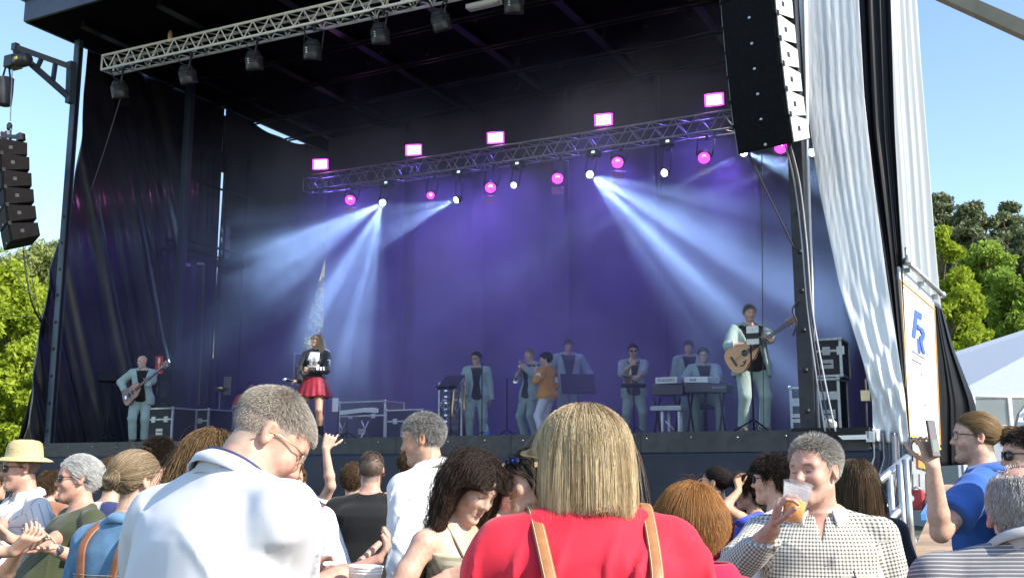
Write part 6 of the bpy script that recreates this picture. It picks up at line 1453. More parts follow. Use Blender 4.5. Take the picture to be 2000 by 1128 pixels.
# laughing girl
p = mkp(1040, 874, 3.55, hair=.012, sex='f', yaw=-62, head=(4, -8, -4), build=.9, bust=1); hang(p, 1); hang(p, -1)
f = Fig(p, 'laughing young woman with dark hair and blue lensed sunglasses pushed up', h=.005, skin='fair', brow=(.03, .02, .015), eyes='down', scalp=(.03, .02, .015), smile=1, bust=.8)
f.top('tank_top', cloth('top_white', (.7, .7, .7)), 'none', neck='wide', loose=.012, seed=81, bust=.8); f.trousers(jeans, h=.014)
q, v = f.scalp_pts(4500, 82, .058, -.07); f.cap_mesh('hair_base', mat('hair_base_dark', (.02, .013, .01), .6), .008, .056, -.07)
f.grow('hair', q, v, .36, hairmat('dark', (.015, .01, .008), (.05, .035, .025)), comb_part(.4, .7, -.5), k=16, stand=.2, grav=.5, radius=.0010, curl=.004, cfreq=10, hug=.02, seed=9, jit=.2)
f.glasses(frame_dark, mat('lens_blue', (.02, .06, .30), .08, .5), .054, .040, 'sunglasses', .004, up=.078, back=.022)
# blonde woman in red
p = mkp(1138, 786, 2.06, hair=.026, sex='f', yaw=186, head=(4, 38, 0), build=1.28, belly=.4, neck=-.052)
hang(p, 1, .14, .10); hang(p, -1, .14, .10)
BL = p
f = Fig(p, 'woman with a blonde bob and bright red top, brown bag straps over both shoulders', h=.0055, skin='pink', brow=(.3, .2, .1), eyes='down', scalp=(.35, .25, .15))
f.top('red_top', cloth('red', (.60, .018, .042), .75, bump=.12), 'elbow', neck='crew', loose=.04, seed=85, wr=.034, wf=8, zf=.18, h=.007, sl_loose=2); f.trousers(dark_tr, h=.014); f.shoes(shoe_m)
f.cap_mesh('hair_base', mat('hair_base_blond', (.48, .34, .17), .6), .005, .058, -.085, extra=[loft(p.hc, p.HM, [(-.088, .062, .042, .048), (-.075, .070, .060, .040), (-.04, .079, .082, .026), (.02, .078, .093, .02)], .02)])
q, v = f.scalp_pts(38000, 86, .06, -.085); hb2 = hairmat('blond', (.30, .19, .085), (.80, .66, .42), .32, .2)
Lb = (.115+np.clip(q[:, 2]+.03, 0, .2)*1.05)*(1+.06*np.sin(q[:, 0]*60+q[:, 1]*45))
f.grow('hair', q, v, Lb, hb2, comb_part(.6, .2, -.6), k=28, stand=.12, grav=.70, radius=.00040, curl=.0015, cfreq=5, hug=.026, seed=12, jit=.14, lag=.26, body=False, zcut=-.108, tone=np.clip(.66+.30*np.sin(q[:, 0]*120+q[:, 1]*150)+.22*np.sin(q[:, 1]*310-q[:, 0]*260)+RNG.normal(0, .12, 38000)-.5*np.exp(-((q[:, 0]+.0)/.012)**2)*(q[:, 2] > .08), 0, 1))
q, v = f.scalp_pts(90, 87, .06, .03); f.grow('loose_hair', q, v, .045, hb2, comb_around((.2, .2, -.3)), k=7, stand=.6, radius=.00025, curl=.004, cfreq=5, seed=3, jit=.7)
q, v = f.scalp_pts(260, 187, .06, -.085); f.grow('hair_stray', q, v, .10+np.clip(q[:, 2]+.03, 0, .2)*1.1, hb2, comb_part(.6, .2, -.6), k=18, stand=.3, grav=.6, radius=.0002, curl=.004, cfreq=5, hug=.028, seed=15, jit=.35, lag=.25, body=False, zcut=-.118)
f.glasses(mat('frame_tortoise', (.16, .06, .03), .25), lens_dark, .056, .042, 'sunglasses', .0045, temple_r=.0035)
for d in (1, -1):
    e = f.hp(d*.079, -.052, .010); xx = f.hv(0, 1, 0); f.mbpart('gold_logo', MB().frame(e+f.hv(d*.004, 0, 0), xx, f.hv(1, 0, 0), f.hv(0, 0, 1), .022, .003, .011), frame_gold)
sb = empty('shoulder_bag', (0, 0, 0), 'brown leather bag straps over the red top of the blonde woman', 'bag')
for d, x0, x1 in ((1, .120, .050), (-1, -.125, -.055)):
    z = [.275, .25, .215, .17, .11, .05]; pts = [Vector(p.W(p.nb+p.T@V3(x0, -.06, -.035)))+ZZ*.045, Vector(p.W(p.nb+p.T@V3(x0, .01, -.022)))+ZZ*.055]+[Vector(p.W(torso_pt(p, x0+(x1-x0)*k/5, z[k]*p.H, .040))) for k in range(1, 6)]
    s_ = strap('strap', pts, .026, leather, sb, Vector(p.RZ@V3(0, 1, .35)))
    pts2 = [q_+Vector(p.RZ@V3(0, .0035, .0015)) for q_ in pts]
    for e in (-.010, .010):
        st_ = MB().tube([q_+Vector(p.RZ@V3(e, 0, 0)) for q_ in smooth_path(pts2, 5)], .0008, 4).build('stitching', mat('stitch_cream', (.6, .5, .35), .7), sb)
ctr = Vector(p.W(torso_pt(p, 0, -.02, .10))); X_ = Vector(p.RZ@V3(1, 0, 0)); Y_ = Vector(p.RZ@V3(0, 1, 0)); MB().frame(ctr-ZZ*.06, X_, Y_, ZZ, .32, .10, .26, .9).build('pouch', leather, sb, True, .02)
# auburn haired woman
p = mkp(1346, 936, 2.78, hair=.020, sex='f', yaw=-158, head=(4, 8, 0), build=1.12); hang(p, 1, .1); hang(p, -1, .1)
f = Fig(p, 'woman with short auburn hair and crimson hooded sweater, sunglasses at her temple', h=.006, skin='fair', eyes='down', scalp=(.25, .10, .04))
f.top('hooded_sweater', cloth('crimson', (.50, .015, .06), .9), 'long', neck='high', loose=.04, seed=88, wr=.014); f.trousers(dark_tr, h=.014); f.shoes(shoe_m)
hd = [[Vector(p.nb+V3(math.sin(a)*(.085+.03*t), .022+-math.cos(a)*(.075+.035*t)+t*.02, .055-.075*t+.02*math.cos(a)*0+.015*math.sin(t*3.1))) for t in np.linspace(0, 1, 8)] for a in np.linspace(.7, 5.58, 36)]
solid(f.mbpart('hood', MB().grid(np.array(hd)), cloth('crimson', (.50, .015, .06), .9)), .010, 0)
f.cap_mesh('hair_base', mat('hair_base_auburn', (.22, .09, .03), .6), .007, .058, -.095)
q, v = f.scalp_pts(20000, 89, .058, -.095); f.grow('hair', q, v, .055+.02*np.clip((q[:, 2])/.1, 0, 1), hairmat('auburn', (.20, .075, .022), (.66, .34, .11), .32, .4), comb_around((.1, .15, -.6), (0, .05, .11)), k=9, stand=.35, radius=.0004, hug=.018, seed=13, jit=.22, lag=.55, grav=.45, body=False, zcut=-.088, tone=np.clip(RNG.normal(.5, .2, 20000), 0, 1))
f.glasses(frame_dark, lens_dark, .056, .042, 'sunglasses', .004, temple_r=.003)
# ponytail woman
def pony(px, py, Y, lab, yaw, m, **k):
    f = simple(px, py, Y, lab, yaw, 'f', 'fair', m, DK, thick=.006, hlen=.04, strandsn=1800, comb=lambda q: nrm_rows(V3(0, .13, .02)-q), **k); return f
def nrm_rows(a): return a/(np.linalg.norm(a, axis=1)[:, None]+1e-9)
f = pony(1400, 909, 6.5, 'black haired woman with a ponytail and red top near the stage', -125, cloth('red_plain', (.55, .03, .05)), seed=91, h=.009)
qn = np.tile(V3(0, .115, .03), (500, 1))+RNG.normal(size=(500, 3))*.008; f.grow('ponytail', qn, np.tile(V3(0, 1, .3), (500, 1)), .34, hairmat('dark', (.015, .01, .008), (.05, .035, .025)), combto(0, .5, -.6), k=12, stand=.5, grav=.75, radius=.0013, seed=2, jit=.25, lag=.3, body=False)
# woman in royal blue with a raised hand
def up(p): aim(p, 1, 1443, 958, 6.2, (.8, -.2, -.6), pn=V3(.3, .8, .2), curl=.55, fdir=p.RZ.T@V3(-.1, 0, 1))
f = simple(1466, 921, 6.3, 'woman in royal blue with black pinned hair, one hand raised', -110, 'f', 'tan', cloth('royal_blue', (.05, .08, .50)), DK, thick=.022, hlen=.07, arms=up, seed=92, build=1.2, h=.008, strandsn=2500, comb=comb_around((0, .6, .1)), curl=0)
# white printed tee
f = simple(1512, 884, 4.7, 'dark haired person in a white printed t-shirt and sunglasses behind the beer drinker', -118, 'm', 'fair', cloth('tee_white', (.72, .70, .68)), DK, sg=True, seed=93, build=1.15, hlen=.05, h=.008, thick=.02, strandsn=2200)
p = f.p
for k in range(16):
    x = RNG.uniform(-.13, .13); z = RNG.uniform(.05, .27)*p.H; b_ = torso_pt(p, x, z, .036); f.mbpart('print_mark', MB().lathe(b_+Vector(p.T@V3(0, .004, 0)), Vector(p.T@V3(x*2, 1, 0)), [(0, .011), (.001, .010)], 8), mat('print_lilac', (.45, .42, .5), .7))
# beer drinker
p = mkp(1592, 852, 3.3, hair=.010, sex='m', yaw=-14, head=(-2, -36, -3), build=1.18, belly=.9)
aim(p, -1, 1508, 1034, 3.03, (-.9, .1, -1), pn=V3(.75, -.1, .2), curl=.62, curls=(.62, .62, .6, .62), fdir=p.RZ.T@V3(.22, -.25, .9), spread=.14, thumb=.55); hang(p, 1, .06, .09)
BEER = p
f = Fig(p, 'grey haired man in a checked shirt drinking beer from a plastic cup', h=.0045, skin='pink', brow=(.16, .11, .08), eyes='down', scalp=(.38, .34, .30), stubble=.25, stub_col=(.45, .36, .32), scalp_front=.084)
chk = patternmat('check', (.74, .72, .66), (.10, .085, .05), 'check', 84, 84, .46, .46)
f.top('checked_shirt', chk, 'long', loose=.035, seed=95, wr=.013, wf=8, neck='high', vneck=.035, uvw=True, h=.006, hem=-.1); f.collar(cloth('collar_cream', (.72, .70, .64)), 1.2, .046, .040, .52, .026)
f.trousers(beige_tr, h=.014); f.shoes(shoe_m)
for k in range(5): f.mbpart('button', MB().lathe(torso_pt(p, .004, (.225-.042*k)*p.H, .043, False), Vector(p.T@V3(0, -1, 0)), [(0, .006), (.003, .006), (.0035, .004)], 10), mat('button_grey', (.28, .28, .28), .4))
pk = []
for i in range(8): pk.append([torso_pt(p, .055+.013*j, (.205-.012*i)*p.H, .0445, False) for j in range(9)])
f.mbpart('pocket', MB().grid(np.array(pk)), cloth('pocket_check', (.40, .38, .32))); f.mbpart('pen', MB().tube([torso_pt(p, .10, .198*p.H, .050, False), torso_pt(p, .092, .215*p.H, .050, False)], .003, 6), mat('pen_dark', (.04, .04, .05), .4))
q, v = f.scalp_pts(8000, 96, .086, -.072, thin=lambda q, r: (q[:, 2] < .085) | (q[:, 1] > -.06) | (r < .5)); f.grow('hair', q, v, .012+.020*np.clip((q[:, 2]-.02)/.08, 0, 1), hairmat('grey', (.14, .12, .10), (.66, .63, .58), .4, .4), comb_around((.5, .3, 0)), k=6, stand=.45, radius=.0006, curl=.002, cfreq=6, body=False, jit=.5, tone=np.clip(RNG.normal(.55, .28, 8000)+.2*(q[:, 2] < .04), 0, 1))
c_ = Vector(p.W(p.tipf[-1])); fd_, pn_ = p.RZ@p.hand[-1][0], p.RZ@p.hand[-1][1]; ca = Vector(nrm(V3(.26, .12, 1))); hold = Vector(c_)+Vector(pn_)*.046+Vector(fd_)*.012
bc = cup_at(hold-ca*.060, ca, .030, .045, .125, 'clear plastic cup of amber beer at the lips of the checked shirt man', True)
MB().lathe(hold-ca*.0565, ca, [(0, .0275), (.068, .0358), (.0685, .001)], 28).build('beer', mat('beer', (1.0, .42, .006), .1, var=.05), bc)
# ombre hair woman
f = simple(1672, 896, 4.5, 'woman with long dark hair fading to blond, right behind the beer drinker', 176, 'f', 'fair', cloth('dark_top', (.04, .04, .05)), ((.022, .014, .01), (.20, .12, .055)), long=.40, seed=97, strandsn=4500, h=.009)
# man filming with his phone
p = mkp(1908, 802, 4.3, hair=.008, sex='m', yaw=-128, head=(-3, 22, 0), build=1.06)
aim(p, 1, 1822, 912, 3.95, (.5, -.2, -1), pn=V3(0, -.2, .0)+p.RZ.T@V3(0, 1, 0), curl=.75, fdir=p.RZ.T@V3(-.08, .1, 1), thumb=.7, spread=.06); aim(p, -1, 1870, 1000, 3.7, (-.6, .3, -1), curl=.4) ; hang(p, -1, .05, .08)
f = Fig(p, 'man in a blue polo filming the stage with a phone, hair tied back', h=.006, skin='fair', eyes='down', scalp=(.14, .09, .05), stubble=.5, stub_col=(.22, .15, .10))
bl_ = cloth('polo_blue', (.035, .12, .42), .8); f.top('polo_shirt', bl_, 'short', loose=.03, seed=98, wr=.013, neck='high', h=.007, sl_loose=1.6); f.collar(bl_, 1.15, .045, .042, .5, .022); f.trousers(dark_tr, h=.014); f.shoes(shoe_m)
f.glasses(frame_dark, lens_clear, .050, .036, 'glasses', .002)
bun = V3(0, .128, .008); q, v = f.scalp_pts(6000, 99, .064, -.078); hb3 = hairmat('tied_brown', (.09, .05, .022), (.42, .27, .12), .32, .4); f.cap_mesh('hair_base', mat('hair_base_tied', (.12, .07, .035), .6), .006, .062, -.078)
f.grow('hair', q, v, np.linalg.norm(q-bun, axis=1)*1.08, hb3, lambda qq: nrm_rows(bun-qq), k=9, stand=.1, radius=.0008, hug=.006, seed=6, jit=.1, lag=.8, body=False)
qn = np.tile(bun, (1500, 1))+RNG.normal(size=(1500, 3))*V3(.016, .010, .018); f.grow('hair_knot', qn, np.tile(V3(0, 1, .1), (1500, 1)), .085, hb3, combto(.1, .8, .0), k=8, stand=.5, radius=.0010, curl=.012, cfreq=5, seed=2, jit=.7, coll=False)
pc = Vector(AT(1822, 856, 3.93)); ph_ = empty('phone', pc, 'black phone held upright by the man in the blue polo', 'phone'); vx = Vector((pc.x, pc.y, 0)).normalized(); vs_ = Vector((vx.y, -vx.x, 0)); fdv = (Vector(p.W(p.hc))-pc); nn = (fdv.normalized()*.55-vx*.6).normalized(); xs = nn.cross(ZZ).normalized(); zz_ = xs.cross(nn)
MB().frame(pc, xs, nn, zz_, .074, .009, .152).build('body', mat('phone_black', (.02, .015, .02), .25), ph_, True, .003); MB().frame(pc+nn*.0052, xs, nn, zz_, .068, .001, .145).build('screen', mat('phone_screen', (.10, .09, .08), .08, spec=.8, col2=(.16, .05, .05), scale=25), ph_)
MB().frame(pc+nn*.0062-zz_*.03, xs, nn, zz_, .05, .0006, .05).build('screen_image', mat('screen_grey', (.17, .19, .16), .15), ph_)
# man at the right edge
f = simple(2008, 834, 3.9, 'dark haired bearded man in sunglasses at the right edge', -95, 'm', 'fair', cloth('black_tee', (.012, .012, .013), .8), DK, sg=True, stubble=.8, seed=101, h=.007, thick=.006, hlen=.02, strandsn=3000)
# balding man in a striped shirt
p = mkp(1992, 908, 2.25, hair=.004, sex='m', yaw=166, head=(6, -6, 0), build=1.2, belly=.5, lean=(11, 0), neck=-.062, shoulder=1.08); hang(p, 1, .1); hang(p, -1, .1)
f = Fig(p, 'balding man with a grey fringe and grey pinstriped shirt, seen from behind', h=.0055, skin='pink', eyes='down', scalp=None)
f.top('pinstripe_shirt', patternmat('pinstripe', (.16, .15, .155), (.46, .45, .45), 'hstripe', 105, w1=.30), 'long', loose=.03, seed=102, wr=.013, neck='high', uvw=True, h=.007); f.collar(patternmat('pinstripe', None, None, '', 0), 1.15, .045, .036, .5, .022)
f.trousers(dark_tr, h=.014); f.shoes(shoe_m)
q, v = f.scalp_pts(9000, 103, .07, -.078, thin=lambda q, r: (q[:, 2] < .062) | ((q[:, 2] < .09) & (r < .3)) | (r < .03)); f.grow('hair', q, v, .022, hairmat('fringe_grey', (.34, .31, .28), (.70, .68, .65), .42, .3), combto(0, .25, -1), k=7, stand=.15, grav=.3, radius=.0007, curl=.002, cfreq=5, body=False, hug=.008, jit=.35)
# ================================================================== THE BAND AND ITS GEAR
mint = cloth('mint', (.33, .42, .405), .85, var=.1); mint_tr = cloth('mint_trousers', (.30, .385, .365), .85, var=.1); tee_b = cloth('black_tee', (.012, .012, .013), .8); shoe_b = cloth('shoe_brown', (.10, .07, .06), .5)
def fl(px, w_, py=850): q = front(px, py, w_); return V3(q.x, q.y, FL+.001)
def stager(px, pyt, w_, yaw, hair=.012, seat=None, feet=None, **kw):
    z = front(px, pyt, w_).z-FL; H = 1.7
    for _ in range(3):
        p = Person(H, 'm' if 'sex' not in kw else kw['sex'], yaw, seat=seat, **{k: v for k, v in kw.items() if k != 'sex'}); top = p.hc+p.HM@V3(0, .014, .036)+V3(0, 0, .084+hair)
        H += (z-top[2])/.9
    o = fl(px, w_); w2 = p.RZ@top; p.org = np.array([o[0]-w2[0]*.9, o[1]-w2[1]*.9, FL+.001]); return p
def fa_(p, d, px, py, w_, pole, **k): p.arm(d, p.L(np.array(front(px, py, w_))), pole, **k)
def suit(p, label, skin='fair', hair=((.03, .02, .015), (.10, .07, .05)), stub=0.0, stub_col=(.2, .17, .15), sleeve='long', sg=None, h=.011, front_=.06, hl=.03, seed=1, bald=False, eyes='open', group='band members in mint suits', op=.06):
    f = Fig(p, label, h=h, skin=skin, stubble=stub, stub_col=stub_col, scalp=None if bald else tuple(.9*x for x in hair[0]), scalp_front=front_, eyes=eyes, low=True, hand_low=True, group=group)
    f.top('t_shirt', tee_b, 'none', loose=.012, off=.008, seed=seed, wr=.006); f.top('jacket', mint, sleeve, off=.020, loose=.03, hem=-.085, open_front=op, neck='high', seed=seed+1, wr=.013, h=.010, sl_loose=1.8)
    f.collar(mint, 1.25, .030, .045, .75, .034, 'lapel_collar'); f.trousers(mint_tr, off=.012, seed=seed+2, wr=.010, h=.011); f.shoes(shoe_b)
    lp = f.mbpart('breast_pocket', MB().add([torso_pt(p, .07, .20*p.H, .036, False), torso_pt(p, .125, .204*p.H, .036, False), torso_pt(p, .125, .212*p.H, .036, False), torso_pt(p, .07, .208*p.H, .036, False)], [(0, 1, 2, 3)]), mint)
    if not bald:
        nm = 'b%d' % int(hair[0][0]*1000+hair[1][0]*3000); q, v = f.scalp_pts(1600, seed, front_, -.075); f.cap_mesh('hair_base', mat('hair_base_'+nm, hair[0], .6), .005, front_+.02, -.07)
        f.grow('hair', q, v, hl, hairmat(nm, *hair), comb_around((.2, .1, .2)), k=5, stand=.45, radius=.0013, body=False, seed=seed)
    if sg == 'sun': f.glasses(frame_dark, lens_dark, .054, .040, 'sunglasses', .005)
    if sg == 'clear': f.glasses(frame_dark, lens_clear, .050, .036, 'glasses', .005, temple_r=.003)
    return f
def text(s, loc, x, z, size, m, parent, name='lettering', bold=0.0):
    c = bpy.data.curves.new('txt', 'FONT'); c.body = s; c.size = size; c.extrude = .0015; c.offset = bold; c.align_x = 'CENTER'; c.align_y = 'CENTER'
    o = bpy.data.objects.new('txt', c); COL.objects.link(o); dg = bpy.context.evaluated_depsgraph_get(); me = bpy.data.meshes.new_from_object(o.evaluated_get(dg)); bpy.data.objects.remove(o)
    x = Vector(x).normalized(); z = Vector(z).normalized(); n = x.cross(z); M = Matrix((x, z, n)).transposed().to_4x4(); M.translation = Vector(loc); me.transform(M); me.materials.clear(); return link(name, me, m, parent)
# ---- stands
def mic_stand(px, w_, ztop, label, tripod=True, boom=None):
    o = Vector(fl(px, w_)); t = empty('mic_stand', o, label, 'stand')
    MB().tube([o+ZZ*.02, o+ZZ*ztop], .011, 8).build('pole', black_metal, t)
    for k in range(3):
        a = k*2.094+.5; MB().tube([o+ZZ*.16, o+Vector((math.cos(a)*.28, math.sin(a)*.28, .012))], .011, 6).build('leg', black_metal, t)
    if boom: MB().tube([o+ZZ*ztop, Vector(boom)], .008, 6).build('boom', black_metal, t)
    return t, o
def music_stand(px, w_, ztop, label, yaw, sheet=True, wd=.46, hg=.32, tilt=-30, sheetcol=None):
    o = Vector(fl(px, w_)); t = empty('music_stand', o, label, 'stand'); MB().tube([o+ZZ*.02, o+ZZ*ztop], .012, 8).build('pole', black_metal, t)
    for k in range(3):
        a = k*2.094+.2; MB().tube([o+ZZ*.2, o+Vector((math.cos(a)*.3, math.sin(a)*.3, .012))], .011, 6).build('leg', black_metal, t)
    M = Matrix.Rotation(R(yaw), 3, 'Z') @ Matrix.Rotation(R(tilt), 3, 'X'); x, n, z = M @ Vector((1, 0, 0)), M @ Vector((0, 1, 0)), M @ Vector((0, 0, 1)); c = o+ZZ*(ztop+hg*.35)
    MB().frame(c, x, n, z, wd, .012, hg).build('desk', black_metal, t); MB().frame(c-z*hg/2-n*.03*0, x, n, z, wd, .08, .012).build('ledge', black_metal, t)
    if sheet:
        sh = tag(MB().frame(c+n*.011+z*.0, x, n, z, wd*.6, .003, hg*.95).build('sheet_music', mat('paper', (.70, .70, .72), .7, var=.02)), 'white sheet on the '+label, 'sheet')
    return t, o
# ---- guitars
def guitar(c, ax, n, kind, label):
    """c: centre of the body face, ax: towards the head, n: out of the face"""
    c = Vector(c); ax = Vector(ax).normalized(); n = Vector(n); n = (n-ax*n.dot(ax)).normalized(); s = ax.cross(n)
    t = empty('guitar' if kind == 'acoustic' else 'bass_guitar', c, label, 'guitar')
    if kind == 'acoustic':
        prof = [(-.24, .02), (-.235, .09), (-.21, .145), (-.16, .182), (-.10, .19), (-.04, .17), (.02, .132), (.06, .122), (.11, .135), (.17, .146), (.215, .125), (.238, .075), (.242, .03)]; th = .085; m = mat('guitar_top', (.56, .27, .10), .25, var=.12, scale=4, stretch=(1, 1, 6), coat=.5); mb_ = mat('guitar_side', (.20, .08, .035), .3, coat=.4)
        cut_ = lambda y, d: .55 if d > 0 and y > .12 else 1
    else:
        prof = [(-.22, .03), (-.215, .10), (-.18, .155), (-.11, .17), (-.03, .14), (.05, .125), (.12, .15), (.20, .135), (.25, .09), (.26, .05)]; th = .042; m = mat('bass_body', (.13, .035, .02), .25, var=.3, scale=3, coat=.5, col2=(.30, .10, .03)); mb_ = mat('bass_side', (.07, .02, .012), .3, coat=.4)
        cut_ = lambda y, d: (.55 if d > 0 else .8) if y > .15 else 1
    R1 = [c+ax*y+s*(w_*cut_(y, 1)) for y, w_ in prof]; L1 = [c+ax*y-s*(w_*cut_(y, -1)) for y, w_ in prof]; poly = R1+L1[::-1]; poly2 = []
    for i in range(len(poly)):
        a, b = poly[i], poly[(i+1) % len(poly)]; poly2 += [a, a.lerp(b, .5)]
    for _ in range(2): poly2 = [(poly2[i-1]+poly2[i]*2+poly2[(i+1) % len(poly2)])/4 for i in range(len(poly2))]
    MB().prism([q-n*.004 for q in poly2], -n*th).build('body', mb_, t, True, .004); MB().prism([q-n*.0035 for q in poly2], n*.005).build('top_plate', m, t)
    nl = .46 if kind == 'acoustic' else .60; n0 = .10 if kind == 'acoustic' else .12
    MB().prism([c+ax*n0-s*.029+n*.004, c+ax*n0+s*.029+n*.004, c+ax*(.24+nl)+s*.022+n*.004, c+ax*(.24+nl)-s*.022+n*.004], n*.014).build('neck', mat('fretboard', (.05, .03, .022), .4), t)
    MB().tube([c+ax*.2-n*.012, c+ax*(.24+nl)-n*.01], .019, 8).build('neck_back', mb_, t)
    for k in range(12): MB().frame(c+ax*(.24+nl*(1-.944**(k+1))*1.6 if False else .24+nl*(1-k/12.5))+n*.019, s, n, ax, .044, .002, .003).build('fret', alu, t)
    h0 = c+ax*(.24+nl); MB().prism([h0-s*.022+n*.004, h0-s*.038+ax*.05, h0-s*.036+ax*.19, h0+s*.036+ax*.19, h0+s*.038+ax*.05, h0+s*.022+n*.004], n*.014).build('headstock', mat('headstock', (.16, .07, .03), .3, coat=.4), t)
    for k in range(6 if kind == 'acoustic' else 4):
        d = 1 if k % 2 else -1; q = h0+ax*(.06+.05*(k//2)); MB().lathe(q+s*d*.037+n*.006, s*d, [(0, .004), (.012, .004), (.014, .010), (.026, .010), (.028, .006)], 8).build('tuning_peg', alu, t)
    ns = 6 if kind == 'acoustic' else 4
    for k in range(ns):
        x = (k-(ns-1)/2)*.008; MB().tube([c-ax*.14+s*x*1.3+n*.012, h0+ax*.02+s*x*.8+n*.02], .0009, 4).build('string', alu, t)
    if kind == 'acoustic':
        MB().frame(c-ax*.14+n*.008, s, n, ax, .15, .012, .028).build('bridge', mat('fretboard', (.05, .03, .022), .4), t)
        MB().lathe(c+ax*.045-s*.01+n*.003, n, [(0, .045), (.002, .045), (.0025, .02)], 20).build('sound_hole', cable_black, t)
        for y, x, l_ in ((-.06, .10, .09), (-.02, .075, .05)): MB().tube([c+ax*(y-l_/2)+s*x+n*.003, c+ax*y+s*(x+.02)+n*.003, c+ax*(y+l_/2)+s*x+n*.003], .008, 6).build('f_hole', cable_black, t)
    else:
        MB().frame(c-ax*.13+n*.008, s, n, ax, .07, .016, .05).build('bridge', alu, t)
        for y in (-.05, .04): MB().frame(c+ax*y+n*.008, s, n, ax, .075, .014, .03).build('pickup', cable_black, t)
        for k in range(3): MB().lathe(c-ax*(.12+.03*k)-s*(.09+.0*k)+n*.002, n, [(0, .010), (.014, .009)], 10).build('knob', alu, t)
    return t
# ---- musicians
# bassist
p = stager(270, 694, .5, 12, hair=.0, head=(8, -38, 0), stance=.20); fa_(p, -1, 243, 762, .30, (-.8, .3, -1), pn=V3(.5, .9, 0), curl=.6, fdir=p.RZ.T@V3(.6, .2, -.5)); fa_(p, 1, 290, 748, .28, (.8, .4, -1), pn=V3(-.4, .9, .2), curl=.8, fdir=p.RZ.T@V3(-.1, .2, .9))
suit(p, 'bald bassist with a grey beard and mint suit at the left end of the stage', 'fair', stub=.85, stub_col=(.45, .43, .41), bald=True, seed=3, group='band members in mint suits')
A = front(256, 768, .22); B = front(318, 716, .26); guitar(A, B-A, -WW+ZZ*.1, 'bass', 'dark sunburst bass guitar held by the bald bassist')
b0_, b1_ = Vector(p.W(p.nb+V3(.05, -.05, .03))), front(262, 772, .24); strap('guitar_strap', [Vector(p.W(p.nb+V3(.085, .03, .03))), Vector(p.W(torso_pt(p, .07, .25*p.H, .05, False))), Vector(p.W(torso_pt(p, -.05, .12*p.H, .06, False))), b1_], .05, cable_black, bpy.data.objects['bass_guitar'], -WW)
music_stand(203, .35, 1.18, 'music stand at the far left of the stage beside the bassist', 20, wd=.32, hg=.24)
# singer
p = stager(614, 651, .55, -8, hair=.012, sex='f', head=(-6, -42, -4), stance=.30, build=.95, bust=1, lean=(-3, 2))
fa_(p, -1, 585, 742, .20, (-1, .4, -.6), pn=V3(.2, .5, -.8), curl=.5, fdir=p.RZ.T@V3(-.9, -.1, -.15)); fa_(p, 1, 606, 722, .28, (1, .3, -.6), pn=V3(0, 1, 0), curl=.7, fdir=p.RZ.T@V3(-1, 0, .1))
f = Fig(p, 'singer with long brown hair, black and white racing jacket and dark red pleated skirt', h=.009, skin='tan', eyes='open', scalp=(.12, .07, .05), bust=.4, hand_low=True, low=True, lips=(.55, .12, .12), smile=1)
f.top('racing_jacket', cloth('jacket_black', (.02, .02, .024), .6), 'long', off=.014, loose=.015, hem=.045, neck='high', bust=.4, seed=5, wr=.010, h=.009)
# white chest panel with lettering, sleeve number
pw_ = cloth('panel_white', (.72, .73, .74), .6); rows = []
for i in range(9):
    z = (.285-.02*i)*p.H; hw_ = .085+.02*math.sin(i/8*2.2); rows.append([torso_pt(p, -hw_+2*hw_*j/10, z, .021+.020*math.exp(-((z-.195*p.H)/.05)**2)*p.H*1.3*0+.04*math.exp(-((z-.20*p.H)/.055)**2)*(math.exp(-((abs(-hw_+2*hw_*j/10)-.07)/.06)**2)), False) for j in range(11)])
pan = f.mbpart('chest_panel', MB().grid(np.array([[tuple(q) for q in r] for r in rows])), pw_); solid(pan, .006, 0)
bx = Vector(p.RZ@V3(1, 0, 0)); bn = Vector(p.RZ@V3(0, -1, 0)); bz = ZZ
def onp(x, zf, o=.045): return Vector(p.W(torso_pt(p, x, zf*p.H, o, False)))+bn*.022
ink = mat('ink_black', (.03, .03, .035), .6); inkb = mat('ink_blue', (.03, .06, .35), .6); inkr = mat('ink_orange', (.75, .20, .04), .6)
def ltext(s, x, zf, size, m, o=.050): 
    t = text(s, onp(x, zf, o), bx, bz, size, m, None); t.parent = f.o; t.matrix_parent_inverse = (Matrix.Translation(p.org) @ Matrix.Rotation(p.yaw, 4, 'Z')).inverted(); return t
ltext('ACM', -.02, .165, .055, ink, .038); ltext('▲', .055, .165, .05, inkr, .038); ltext('SPORT', .0, .205, .034, inkb, .060); ltext('racing', .0, .228, .026, ink, .056); ltext('oil', -.05, .255, .03, ink, .036); ltext('tyres', .05, .255, .022, ink, .036)
for zf in (.185, .218): f.mbpart('panel_band', MB().tube([torso_pt(p, x, zf*p.H, .044+.03*math.exp(-((zf-.20)/.04)**2), False) for x in np.linspace(-.085, .085, 9)], .004, 5), ink)
sp_ = p.sh[1]*.45+p.el[1]*.55; od = Vector(p.RZ@nrm(V3(.75, -.65, 0))); t_ = text('2', Vector(p.W(sp_))+od*.075, ZZ.cross(od)*-1 if False else od.cross(ZZ)*-1, ZZ, .15, mat('number_white', (.8, .82, .84), .5), None, 'sleeve_number'); t_.parent = f.o; t_.matrix_parent_inverse = (Matrix.Translation(p.org) @ Matrix.Rotation(p.yaw, 4, 'Z')).inverted()
for k in range(3):
    a = p.el[1]*(.8-.2*k)+p.wr[1]*(.2+.2*k); u = nrm(p.wr[1]-p.el[1]); x_ = nrm(V3(0, -1, .4)-u*(V3(0, -1, .4)@u)); f.mbpart('sleeve_star', MB().frame(Vector(a+x_*.052), Vector(u), Vector(x_), Vector(np.cross(u, x_)), .03, .006, .055), MATS['number_white'])
